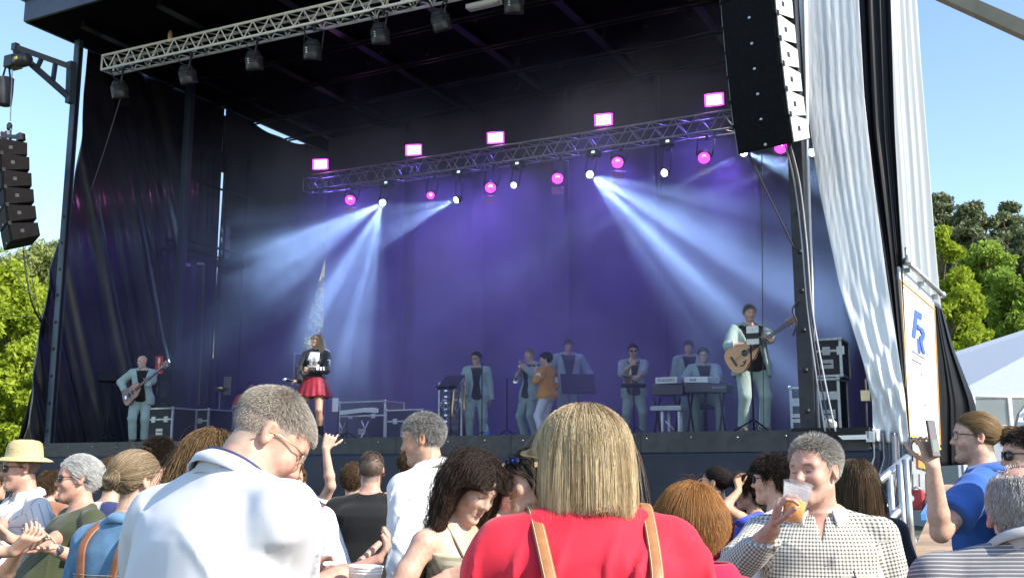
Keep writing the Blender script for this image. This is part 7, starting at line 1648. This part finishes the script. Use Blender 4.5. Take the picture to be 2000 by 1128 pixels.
# pleated skirt
sk = []; n = 72
for i in range(14):
    t = i/13; z = (.055-.185*t)*p.H; r_ = [p.pel+V3((.105*p.H+.062*p.H*t**.8)*math.cos(a)*(1+.07*t*math.sin(a*17)), (.078*p.H+.060*p.H*t**.8)*math.sin(a)*(1+.07*t*math.sin(a*17)), z-.0+.012*t*math.sin(a*5)) for a in np.linspace(0, 2*math.pi, n)]; sk.append(r_)
solid(f.mbpart('skirt', MB().grid(np.array(sk)), cloth('skirt_red', (.26, .012, .03), .55, var=.25, scale=20)), .004, 0)
f.mbpart('skirt_label', MB().frame(torso_pt(p, .05, .035*p.H, .03, False), Vector((1, 0, 0)), Vector((0, 1, 0)), ZZ, .05, .004, .018), pw_)
gp = p.hip[1]*.55+p.knee[1]*.45; u = nrm(p.knee[1]-p.hip[1]); f.mbpart('garter', MB().tube([Vector(gp-u*.012), Vector(gp+u*.012)], p.r['th']*.98, 20), mat('garter_dark', (.04, .03, .035), .7))
f.shoes(cloth('boot_black', (.015, .015, .016), .35), boot=.42)
q, v = f.scalp_pts(4000, 12, .058, -.07); f.cap_mesh('hair_base', mat('hair_base_brown', (.07, .04, .02), .6), .005, .055, -.07)
f.grow('hair', q, v, .46, hairmat('long_brown', (.22, .145, .09), (.72, .54, .38), .33, .4), comb_part(.35, .5, -.6), k=16, stand=.2, grav=.6, radius=.0012, curl=.005, cfreq=9, hug=.008, seed=4, body=False)
m_ = empty('microphone', Vector(p.W(p.tipf[-1])), 'black microphone in the lowered hand of the singer', 'microphone'); a = Vector(p.W(p.tipf[-1])); MB().tube([a, a-UU*0+Vector(p.RZ@V3(-.14, 0, .02))], .016, 10, True, .022).build('handle', cable_black, m_); MB().lathe(a+Vector(p.RZ@V3(-.14, 0, .02)), Vector(p.RZ@V3(-1, 0, .1)), [(0, .022), (.02, .028), (.05, .022), (.06, .005)], 12).build('head', galv, m_)
# drummer in orange deep in the smoke
p = stager(486, 738, 5.3, 20, hair=.01, seat=.62, head=(10, 0, 0)); 
for d in (1, -1): p.arm(d, p.pel+V3(d*.25, -.38, .28), (d, .4, -1), curl=.8)
f = Fig(p, 'drummer in an orange shirt seated in the blue smoke behind the drums', h=.013, skin='fair', scalp=(.08, .06, .05), low=True, hand_low=True); f.top('t_shirt', cloth('orange_tee', (.70, .17, .04)), 'short', loose=.03, seed=8, h=.013); f.trousers(dark_tr, h=.014); f.shoes(shoe_m); f.cap_mesh('hair', mat('hair_base_brown', (.07, .04, .02), .6), .012)
dp = Vector(p.W(p.pel)); MB_ = MB().lathe(Vector((dp.x, dp.y, FL+.002)), ZZ, [(0, .2), (.02, .2), (.03, .03), (.42, .03), (.43, .17), (.49, .17), (.50, .15)], 20).build('drum_stool', black_metal); tag(MB_, 'round black drum stool under the orange drummer', 'stool')
dk = empty('drum_kit', Vector((dp.x, dp.y, FL)), 'drum kit with cymbals in front of the orange drummer', 'drums'); shell = mat('drum_shell', (.03, .02, .05), .2, coat=.6); skinw = mat('drum_skin', (.6, .6, .6), .5)
def drum(c, ax, r, h): MB().lathe(c, ax, [(0, r*.97), (.01, r*1.03), (.03, r), (h-.03, r), (h-.01, r*1.03), (h, r*.97)], 24).build('drum_shell', shell, dk); MB().lathe(c+Vector(ax).normalized()*(h+.001), ax, [(0, r*.96), (.002, r*.95)], 24).build('drum_head', skinw, dk)
fd_ = Vector(p.RZ@V3(0, -1, 0)); sd_ = Vector(p.RZ@V3(1, 0, 0)); b_ = Vector((dp.x, dp.y, FL))
drum(b_+fd_*.75+ZZ*.29, fd_, .28, .42); drum(b_+fd_*.62+sd_*.2+ZZ*.66, ZZ+fd_*-.2, .14, .2); drum(b_+fd_*.62-sd_*.2+ZZ*.66, ZZ+fd_*-.2, .14, .2); drum(b_+fd_*.3-sd_*.6+ZZ*.25, ZZ, .2, .38); drum(b_+fd_*.42+sd_*.45+ZZ*.5, ZZ, .18, .15)
for x, y, z in ((.75, .7, 1.25), (-.75, .75, 1.3), (.62, .35, .85)):
    q = b_+fd_*y+sd_*x; MB().tube([q+ZZ*.03, q+ZZ*z], .011, 6).build('cymbal_stand', galv, dk); MB().lathe(q+ZZ*z, ZZ+fd_*-.25, [(0, .2), (.004, .19), (.015, .05), (.025, .02)], 24).build('cymbal', mat('cymbal_brass', (.6, .42, .14), .3, .9), dk)
    for k in range(3): a = k*2.1; MB().tube([q+ZZ*.25, q+Vector((math.cos(a)*.25, math.sin(a)*.25, .012))], .01, 5).build('stand_leg', galv, dk)
# trombonist
p = stager(930, 686, 2.9, 0, head=(6, -30, 0), stance=.24); fa_(p, -1, 907, 772, 2.6, (-1, .3, -.6), pn=V3(1, 0, 0), curl=.85, fdir=V3(-.5, -.3, -.2)); hang(p, 1, .02, .06)
suit(p, 'trombonist in a mint suit with glasses, trombone at his side', hair=DK, sg='clear', seed=13)
brass = mat('brass_gold', (.75, .52, .18), .22, 1.0, var=.08); brass_s = mat('brass_silver', (.72, .70, .66), .2, 1.0, var=.08)
tb0 = empty('trombone', fl(898, 2.5), 'brass trombone standing upright beside the trombonist', 'trombone')
A = front(899, 728, 2.5); zb = FL+.06; C0 = Vector((A.x, A.y, 0))
for dx in (0, .085): MB().tube([C0+UU*-dx+ZZ*(A.z-(.0 if dx == 0 else .05)), C0+UU*-dx+ZZ*zb], .011, 8).build('slide_tube', brass if dx else brass_s, tb0)
MB().tube([C0+ZZ*zb]+[C0-UU*(.0425-.0425*math.cos(a))+ZZ*(zb-.04*math.sin(a)) for a in np.linspace(0, math.pi, 9)], .011, 8).build('slide_bow', brass, tb0)
MB().tube([C0+ZZ*(A.z-.45), C0-UU*.085+ZZ*(A.z-.45)], .009, 6).build('brace', brass, tb0)
MB().lathe(C0+UU*.12+ZZ*(FL+.95), -ZZ+UU*.1, [(0, .011), (.3, .018), (.42, .032), (.50, .06), (.54, .105)], 20, False).build('bell', brass, tb0); MB().tube([C0+UU*.12+ZZ*(FL+.95), C0+UU*.13+ZZ*(A.z-.12), C0+UU*.07+ZZ*(A.z-.02), C0+ZZ*(A.z-.1)], .011, 8).build('tuning_slide', brass, tb0)
MB().tube([C0+ZZ*(FL+.01), C0+ZZ*(FL+.7)], .012, 6).build('peg_stand', black_metal, tb0)
music_stand(880, 2.35, .95, 'tilted music stand left of the trombonist', -40, tilt=-45)
mic_stand(941, 2.2, 1.35, 'black microphone stand in front of the trombonist')
# trumpeter
p = stager(1036, 679, 3.0, -48, head=(4, -8, 0), stance=.3); fa_(p, -1, 1022, 714, 2.75, (-1, .3, -1), pn=V3(.6, .6, .2), curl=.8, fdir=p.RZ.T@V3(-.7, -.2, .5)); fa_(p, 1, 1028, 720, 2.7, (.9, .4, -1), pn=V3(-.6, .5, .2), curl=.8, fdir=p.RZ.T@V3(-.7, -.2, .5))
suit(p, 'grey haired trumpeter in a mint suit blowing a silver trumpet', hair=GR, seed=23, eyes='down')
tp = empty('trumpet', front(1018, 716, 2.7), 'silver trumpet raised to the lips of the trumpeter', 'trumpet'); mo = Vector(p.W(p.hc+p.HM@V3(0, -.098, -.068))); be = front(1006, 733, 2.55); dr = (be-mo).normalized(); sd_ = dr.cross(ZZ).normalized(); upv = sd_.cross(dr); L = .55
MB().lathe(mo+dr*.02, dr, [(0, .012), (.03, .008), (.08, .006)], 10).build('mouthpiece', brass_s, tp); MB().tube([mo+dr*.09, mo+dr*.40, mo+dr*.43-upv*.03, mo+dr*.40-upv*.06, mo+dr*.18-upv*.06], .007, 8).build('tubing', brass_s, tp)
MB().lathe(mo+dr*.16-upv*.055, dr, [(0, .008), (.2, .010), (.3, .018), (.36, .034), (.39, .062)], 20, False).build('bell', brass_s, tp)
for k in range(3): MB().tube([mo+dr*(.21+.03*k)-upv*.09, mo+dr*(.21+.03*k)+upv*.05], .011, 8).build('valve', brass_s, tp)
# orange jacket singer
p = stager(1068, 687, 2.3, -122, head=(4, 22, 0), stance=.26); fa_(p, 1, 1046, 722, 2.05, (.5, .2, -1), pn=V3(-.5, -.3, 0), curl=.9, fdir=p.RZ.T@V3(-.2, 0, .9)); p.arm(-1, p.sh[-1]+V3(-.05, -.1, -.42), (-.4, 1, 0))
f = Fig(p, 'man in an orange jacket and white trousers singing with his back half turned', h=.010, skin='fair', scalp=(.05, .035, .03), stubble=.5, low=True, hand_low=True)
oj = cloth('orange_jacket', (.62, .26, .03), .8); f.top('t_shirt', cloth('tee_white', (.72, .70, .68)), 'short', loose=.012, seed=25); f.top('jacket', oj, 'push', off=.018, loose=.03, hem=-.04, open_front=.06, neck='high', seed=26, wr=.014); f.collar(oj, 1.2, .04, .035, .6, .02)
f.trousers(cloth('white_trousers', (.66, .64, .74)), off=.010, wr=.010); f.shoes(cloth('shoe_white', (.6, .6, .6))); f.mbpart('back_patch', MB().frame(torso_pt(p, -.11, .235*p.H, .042), Vector((1, 0, 0)), Vector((0, 1, 0)), ZZ, .07, .01, .05), mat('patch_dark', (.16, .07, .02), .8))
q, v = f.scalp_pts(1800, 26, .062, -.07); f.cap_mesh('hair_base', mat('hair_base_dark', (.02, .013, .01), .6), .010, .062, -.07); f.grow('hair', q, v, .03, hairmat('dark', (.015, .01, .008), (.05, .035, .025)), comb_around((0, -.2, .3)), k=5, stand=.5, radius=.0013, body=False)
for k in range(3):
    a = p.el[1]*(.75-.2*k)+p.wr[1]*(.25+.2*k); u = nrm(p.wr[1]-p.el[1]); f.mbpart('tattoo_band', MB().tube([Vector(a-u*.008), Vector(a+u*.006)], p.r['el']*(1.10-.07*k), 14), mat('tattoo_ink', (.10, .10, .12), .6))
hm = Vector(p.W(p.tipf[1])); mm_ = empty('microphone', hm, 'black microphone held to the mouth of the orange jacket man', 'microphone'); mo = Vector(p.W(p.hc+p.HM@V3(0, -.125, -.075))); MB().tube([hm-(mo-hm).normalized()*.06, mo], .014, 10, True, .018).build('handle', cable_black, mm_); MB().lathe(mo, (mo-hm).normalized(), [(0, .018), (.015, .026), (.04, .02), (.05, .004)], 12).build('head', galv, mm_)
# tall man at the back behind the laptop desk
p = stager(1112, 661, 4.3, 5, head=(22, 6, 0), stance=.24); p.arm(1, p.sh[1]+V3(.08, -.12, -.44), (.6, .9, 0), curl=.4); p.arm(-1, p.sh[-1]+V3(-.02, -.26, -.34), (-.7, .8, 0), curl=.4)
suit(p, 'tall man in a mint suit looking down behind a black music desk', hair=BR, sleeve='three', seed=33, eyes='down')
music_stand(1130, 3.7, .92, 'black music desk before the tall man at the back', 6, sheet=False, wd=.62, hg=.40)
# saxophonist
p = stager(1240, 671, 3.1, -4, head=(2, 0, 0), stance=.30); fa_(p, -1, 1232, 712, 2.75, (-.8, .3, -1), pn=V3(.5, .8, 0), curl=.7, fdir=V3(.5, -.2, .5)); fa_(p, 1, 1247, 735, 2.75, (.9, .4, -.8), pn=V3(-.5, .8, 0), curl=.7, fdir=V3(-.7, -.2, -.2))
suit(p, 'saxophonist in a mint suit and dark sunglasses', hair=DK, sg='sun', stub=.4, sleeve='push', seed=43)
sx = empty('saxophone', front(1240, 725, 2.8), 'brass saxophone played by the man in sunglasses', 'saxophone'); mo = Vector(p.W(p.hc+p.HM@V3(0, -.098, -.068)))
N_ = -WW; pts = [mo, mo+N_*.09+ZZ*.01, mo+N_*.14-ZZ*.05, mo+N_*.15-ZZ*.30, mo+N_*.13-ZZ*.55, mo+N_*.20-ZZ*.66, mo+N_*.27-ZZ*.58, mo+N_*.31-ZZ*.42]; P_ = smooth_path(pts, 6); nn = len(P_)
MB().tube(P_, [.008+.055*(i/nn)**2.2 for i in range(nn)], 12, False).build('body_tube', brass, sx); MB().lathe(P_[-1], P_[-1]-P_[-3], [(0, .055), (.03, .068), (.05, .085)], 16, False).build('bell', brass, sx)
for k in range(8): MB().lathe(mo+N_*.165-ZZ*(.12+.055*k), N_, [(0, .016), (.008, .016), (.01, .012)], 10).build('key', brass, sx)
MB().tube([mo+N_*.155+UU*.02-ZZ*.1, mo+N_*.155+UU*.02-ZZ*.55], .004, 5).build('rod', brass, sx)
music_stand(1239, 2.3, .85, 'low music stand in front of the saxophonist', 0, sheet=False, wd=.4, hg=.05)
# second man at the back
p = stager(1350, 663, 4.4, -8, head=(18, -14, 0), stance=.24); hang(p, 1); hang(p, -1)
suit(p, 'man in a mint suit looking down behind the keyboard player', hair=DK, seed=53, eyes='down')
# keyboard player
p = stager(1379, 678, 2.7, -6, head=(8, 0, 0), seat=.66, build=1.2)
for d, px in ((-1, 1345), (1, 1400)): fa_(p, d, px, 742, 2.25, (d, .5, -1), pn=V3(0, 0, -1), curl=.35, fdir=p.RZ.T@V3(0, -1, -.1))
suit(p, 'keyboard player in a mint suit with black framed glasses, seated', hair=DK, sg='clear', stub=.35, seed=63)
kp = Vector(p.W(p.pel)); tag(MB().lathe(Vector((kp.x, kp.y, FL+.002)), ZZ, [(0, .22), (.02, .22), (.03, .03), (.46, .03), (.47, .19), (.53, .19), (.54, .17)], 20).build('keyboard_stool', black_metal), 'black stool under the keyboard player', 'stool')
def keyboard(pa, pb, dp, th, m, label, keys=True, name='keyboard', tilt=0.0):
    """back edge from pa to pb (world points), depth towards the stage back"""
    pa, pb = Vector(pa), Vector(pb); x = (pb-pa).normalized(); y = ZZ.cross(x).normalized()
    if y.dot(WW) < 0: y = -y
    z = (ZZ*math.cos(tilt)+y*math.sin(tilt)).normalized(); y = x.cross(z)*(1 if x.cross(z).dot(WW) > 0 else -1); c = (pa+pb)/2+y*dp/2; L = (pb-pa).length
    t = empty(name, c, label, 'keyboard'); MB().frame(c, x, y, z, L, dp, th).build('case', m, t, True, .006)
    if keys:
        nk = 36
        for k in range(nk): MB().frame(c+x*L*(-.46+.92*(k+.5)/nk)+y*dp*.22+z*(th/2+.006), x, y, z, L*.92/nk*.93, dp*.42, .012).build('key', white_paint, t)
        for k in range(nk-1):
            if k % 7 not in (2, 6): MB().frame(c+x*L*(-.46+.92*(k+1)/nk)+y*dp*.15+z*(th/2+.014), x, y, z, L*.92/nk*.5, dp*.26, .012).build('black_key', cable_black, t)
    return t, c, x, y, z
kbw = mat('keyboard_white', (.74, .74, .75), .35, var=.03); kbb = mat('keyboard_black', (.015, .015, .02), .35)
a, b = front(1280, 743, 2.0), front(1322, 741, 2.0); t, c, x, y, z = keyboard(a, b, .25, .10, kbw, 'white keyboard with dark lettering left of the keyboard player'); text('M-AUDIO', (a+b)/2-WW*.0045, -UU, ZZ, .065, ink, t)
a, b = front(1336, 741, 2.0), front(1382, 741, 1.85); t, c, x, y, z = keyboard(a, b, .30, .09, kbw, 'white keyboard directly in front of the keyboard player'); text('AKAI  mini', (a+b)/2-WW*.0045-UU*.01, -UU, ZZ, .05, ink, t)
a, b = front(1274, 761, 1.9), front(1334, 760, 1.9); keyboard(a, b, .34, .16, kbb, 'black synthesizer under the lettered white keyboard'); 
a, b = front(1338, 757, 1.75), front(1420, 757, 1.75); t, c, x, y, z = keyboard(a, b, .36, .13, kbb, 'long black synthesizer below the white keyboard'); text('KRONOS', (a+b)/2-WW*.0045-UU*.2, -UU, ZZ, .05, mat('print_pale', (.35, .38, .6), .5), t)
a, b = front(1270, 797, 1.7), front(1330, 796, 1.7); t, c, x, y, z = keyboard(a, b, .30, .07, mat('keyboard_grey', (.5, .5, .52), .4), 'grey controller on the low white stand')
ks_ = empty('keyboard_stand', fl(1300, 1.9), 'white legged low stand under the grey controller', 'stand')
for px, w_ in ((1293, 1.72), (1326, 1.72), (1306, 1.98), (1330, 1.98)): q = front(px, 803, w_); MB().tube([Vector((q.x, q.y, FL+.005)), q], .022, 8).build('leg', white_paint, ks_)
MB().tube([Vector(fl(1300, 1.75))+ZZ*.25, Vector(fl(1328, 1.95))+ZZ*.03], .014, 6).build('brace', white_paint, ks_)
k2 = empty('keyboard_stand', fl(1375, 1.9), 'black double stand carrying the synthesizers', 'stand')
for px in (1285, 1325, 1350, 1412):
    for s_ in (1, -1): q = Vector(fl(px, 1.95)); MB().tube([q-WW*.18*s_+ZZ*.01, q+WW*.14*s_+ZZ*(.70 if px > 1330 else .62)], .016, 6).build('leg', black_metal, k2)
# guitarist
p = stager(1473, 593, .65, 3, head=(5, 2, 0), stance=.30, build=1.12, belly=.3); fa_(p, -1, 1459, 672, .36, (-1, .4, -.5), pn=V3(.3, .9, -.2), curl=.5, fdir=p.RZ.T@V3(.75, .15, -.5)); fa_(p, 1, 1507, 668, .26, (.9, .4, -1), pn=V3(-.3, .8, .3), curl=.85, fdir=p.RZ.T@V3(-.15, .2, .95))
suit(p, 'guitarist in an open mint jacket with a blond acoustic guitar at the right', hair=((.12, .11, .10), (.34, .32, .30)), stub=.6, stub_col=(.25, .21, .19), sleeve='push', seed=73, h=.0085, op=.085)
A = front(1450, 694, .28); B = front(1552, 623, .30); guitar(A, B-A, -WW+ZZ*.05, 'acoustic', 'blond acoustic guitar with cutaway held by the guitarist')
t, o = mic_stand(1473, .12, 1.18, 'thin black stand holding a tablet in front of the guitarist'); tc_ = front(1470, 654, .10); tbt = empty('tablet', tc_, 'white tablet seen from behind on the stand of the guitarist', 'tablet'); MB().frame(tc_, -UU, WW, ZZ, .165, .012, .25).build('back', mat('tablet_back', (.70, .66, .62), .35), tbt, True, .004); MB().frame(tc_-WW*.009-ZZ*.012, -UU, WW, ZZ, .168, .012, .075).build('holder', cable_black, tbt)
MB().lathe(tc_-WW*.0065+ZZ*.07, -WW, [(0, .012), (.001, .010)], 12).build('tablet_mark', mat('mark_grey', (.4, .38, .36), .4), tbt)
# ---- flight cases
case_b = mat('case_black', (.014, .014, .016), .5, var=.2, bump=.1, bscale=200)
def flight_case(u, w_, wd, dp, ht, z0, label, hand=1, name='flight_case', latch=2):
    c = E(u, w_, z0+ht/2); t = empty(name, E(u, w_, z0), label, 'case'); MB().frame(c, UU, WW, ZZ, wd, dp, ht).build('panel', case_b, t)
    e = .018
    for su in (-1, 1):
        for sw in (-1, 1): MB().frame(c+UU*su*(wd/2)+WW*sw*dp/2, UU, WW, ZZ, e*2, e*2, ht+e).build('corner_edge', galv, t)
        for sz in (-1, 1):
            MB().frame(c+UU*su*wd/2+ZZ*sz*ht/2, UU, WW, ZZ, e*1.6, dp-e*2.1, e*1.6).build('side_edge', galv, t)
    for sw in (-1, 1):
        for sz in (-1, 1): MB().frame(c+WW*sw*dp/2+ZZ*sz*ht/2, UU, WW, ZZ, wd-e*2.1, e*1.6, e*1.6).build('front_edge', galv, t)
    for su in (-1, 1):
        for sz in (-1, 1): MB().lathe(c+UU*su*wd/2-WW*(dp/2+.01)+ZZ*sz*ht/2, -WW, [(0, .035), (.012, .03), (.018, .015)], 10).build('ball_corner', galv, t)
    MB().frame(c-WW*(dp/2+.003)+ZZ*ht*.18, UU, WW, ZZ, wd-e*2.4, .012, .03).build('lid_band', galv, t)
    for k in range(latch): x = (k-(latch-1)/2)*wd*.5; MB().frame(c-WW*(dp/2+.010)+UU*x+ZZ*ht*.18, UU, WW, ZZ, .10, .014, .11).build('butterfly_latch', galv, t)
    if hand: MB().frame(c-WW*(dp/2+.006)-ZZ*ht*.18, UU, WW, ZZ, .17, .010, .12).build('handle_dish', mat('dish_steel', (.45, .45, .46), .35, .8), t); MB().tube([c-WW*(dp/2+.02)+UU*.06-ZZ*ht*.18, c-WW*(dp/2+.035)+UU*.04-ZZ*ht*.18, c-WW*(dp/2+.035)-UU*.04-ZZ*ht*.18, c-WW*(dp/2+.02)-UU*.06-ZZ*ht*.18], .008, 6).build('handle', black_metal, t)
    return t
def case_px(x0, x1, ytop, w_, dp, z0, label, **k):
    ua, ub = fu(x0, 800, w_)[0], fu(x1, 800, w_)[0]; zt = fu((x0+x1)/2, ytop, w_)[2]; return flight_case((ua+ub)/2, w_+dp/2, abs(ua-ub), dp, zt-z0, z0, label, **k), zt
case_px(1598, 1640, 740, .75, .6, FL+.02, 'black flight case with steel edges on the deck at the right, lower of two'); _, zt = case_px(1592, 1648, 662, .75, .6, fu(1620, 738, .75)[2]+.03, 'black flight case on top of another at the right side of the stage', latch=3)
case_px(1546, 1566, 757, 1.2, .5, FL+.02, 'narrow flight case left of the dark column')
case_px(290, 338, 797, .95, .6, FL+.02, 'flight case with steel edges right of the bassist'); case_px(346, 408, 800, 2.4, .7, FL+.02, 'flight case standing in the blue smoke behind the first one')
case_px(664, 752, 784, 4.6, .7, FL+.02, 'long flight case behind the white keyboard, right of the singer'); case_px(755, 826, 800, 4.4, .7, FL+.02, 'flight case in the dark left of the trombone'); case_px(572, 602, 690, 5.6, .6, FL+.02, 'tall dark case closing the foot of the gap behind the singer', hand=0)
rk = case_px(858, 902, 748, 3.6, .5, FL+.02, 'amplifier rack with lit displays behind the trombone', name='amp_rack', hand=0)[0]
for k in range(7):
    q = front(880, 762+k*12, 3.58); MB().frame(q, UU, WW, ZZ, .36, .02, .085).build('rack_unit', mat('rack_grey', (.10, .10, .12), .4, .4), rk); MB().frame(q-WW*.012+UU*.1, UU, WW, ZZ, .06, .004, .03).build('display', mat('display_pale', (.3, .35, .5), .3, emit=(.5, .6, .9), estr=.5), rk)
for k in range(10): q = front(864+k*4, 786+(k % 3)*5, 3.54); MB().tube([q, q-WW*.06-ZZ*.05, q-WW*.02-ZZ*.11], .010, 5).build('patch_cable', mat('cable_pale', (.6, .6, .62), .5), rk)
# round monitor speaker and amp stacks
for (px, py, w_, wd, ht, lab) in ((318, 757, 2.2, .55, 1.55, 'tall black amplifier with round speakers behind the bassist'), (420, 800, 3.6, .6, .55, 'low black amplifier in the smoke left of the drums'), (1110, 800, 3.4, .6, .6, 'black wedge monitor beside the back musicians')):
    u = fu(px, py, w_)[0]; t = empty('amplifier', E(u, w_, FL), lab, 'amplifier'); MB().frame(E(u, w_+.2, FL+.004+ht/2), UU, WW, ZZ, wd, .4, ht).build('cabinet', case_b, t, True, .01)
    n_ = max(1, int(ht/.45))
    for k in range(n_): MB().lathe(E(u, w_-.001, FL+.25+k*.45), -WW, [(0, .19), (.012, .19), (.014, .165), (.004, .15), (.0, .06), (.01, .02)], 20).build('speaker_cone', mat('cone_grey', (.06, .06, .065), .35), t)
# red extinguisher sign
sg_ = tag(MB().frame(front(311, 712, 1.6), -UU, WW, ZZ, .20, .015, .36).build('extinguisher_sign', mat('sign_red', (.62, .05, .03), .4)), 'red fire extinguisher sign right of the bassist', 'sign'); c = front(311, 712, 1.6)-WW*.009; sw_ = mat('sign_white', (.8, .8, .78), .5)
MB().prism([c-UU*-.03+ZZ*.03, c-UU*.03+ZZ*.03, c-UU*.03+ZZ*.12, c-UU*.012+ZZ*.145, c-UU*-.012+ZZ*.145, c-UU*-.03+ZZ*.12], -WW*.003).build('pictogram', sw_, sg_); MB().frame(c-ZZ*.02, -UU, WW, ZZ, .018, .003, .09).build('pictogram', sw_, sg_); MB().prism([c-UU*.0-ZZ*.07, c-UU*.05-ZZ*.16, c-UU*-.05-ZZ*.16], -WW*.003).build('pictogram', sw_, sg_)
tag(MB().tube([Vector(fl(311, 1.66)), front(311, 695, 1.66)], .02, 6).build('sign_post', black_metal), 'thin dark post carrying the red sign', 'post')
# note pinned on the smoke-lit wall, small white keyboard by the singer, paper, bottle, floor lamps
tag(MB().frame(front(444, 753, 4.4), -UU, WW, ZZ, .22, .01, .42).build('notice_sheet', mat('notice', (.30, .29, .24), .8, var=.2, scale=30)), 'pale notice hung in the blue smoke left of the drums', 'sheet'); tag(MB().tube([Vector(fl(444, 4.42)), front(444, 740, 4.42)], .02, 6).build('notice_post', black_metal), 'dark post behind the pale notice', 'post')
a, b = front(662, 806, 1.9), front(712, 800, 1.6); keyboard(a, b, .30, .08, kbw, 'small white keyboard on a stand right of the singer')
q = Vector(fl(690, 1.9)); ks3 = empty('keyboard_stand', q, 'stand under the small white keyboard by the singer', 'stand')
for dx in (-.25, .25):
    for s_ in (1, -1): MB().tube([q-UU*dx-WW*.15*s_+ZZ*.01, q-UU*dx+WW*.1*s_+ZZ*.38], .014, 6).build('leg', galv, ks3)
tag(MB().frame(front(655, 790, 1.4), -UU, WW, ZZ, .13, .004, .24).build('paper_sheet', mat('paper', (.70, .70, .72), .7)), 'white paper clipped beside the leg of the singer', 'sheet'); mic_stand(660, 1.45, .62, 'short stand with paper right of the singer'); mic_stand(677, 1.2, .35, 'low silver stand below the white keyboard')
bt = empty('water_bottle', fl(951, 2.0), 'clear water bottle with blue label on the stage floor', 'bottle'); q = Vector(fl(951, 2.0)); MB().lathe(q, ZZ, [(0, .036), (.01, .042), (.2, .042), (.26, .02), (.29, .015)], 16).build('bottle_body', mat('bottle_clear', (.6, .7, .8), .1, trans=.7), bt); MB().lathe(q+ZZ*.09, ZZ, [(0, .0425), (.001, .0435), (.07, .0435), (.071, .0425)], 16).build('bottle_label', mat('label_blue', (.06, .15, .5), .5), bt); MB().lathe(q+ZZ*.29, ZZ, [(0, .017), (.025, .016)], 12).build('bottle_cap', mat('cap_blue', (.05, .1, .4), .4), bt)
for px, w_, lab in ((208, .25, 'short mic stand at the left stage edge'), (990, 1.6, 'microphone stand left of the trumpeter'), (1492, .9, 'microphone stand behind the guitarist')): mic_stand(px, w_, .9 if px == 208 else 1.0, lab)
cable([fl(1100, .6)+V3(0, 0, .012), fl(1180, .5)+V3(0, 0, .012), fl(1260, .7)+V3(0, 0, .012), fl(1340, .4)+V3(0, 0, .012), fl(1440, .5)+V3(0, 0, .012)], .010, 'black cable lying along the stage edge')
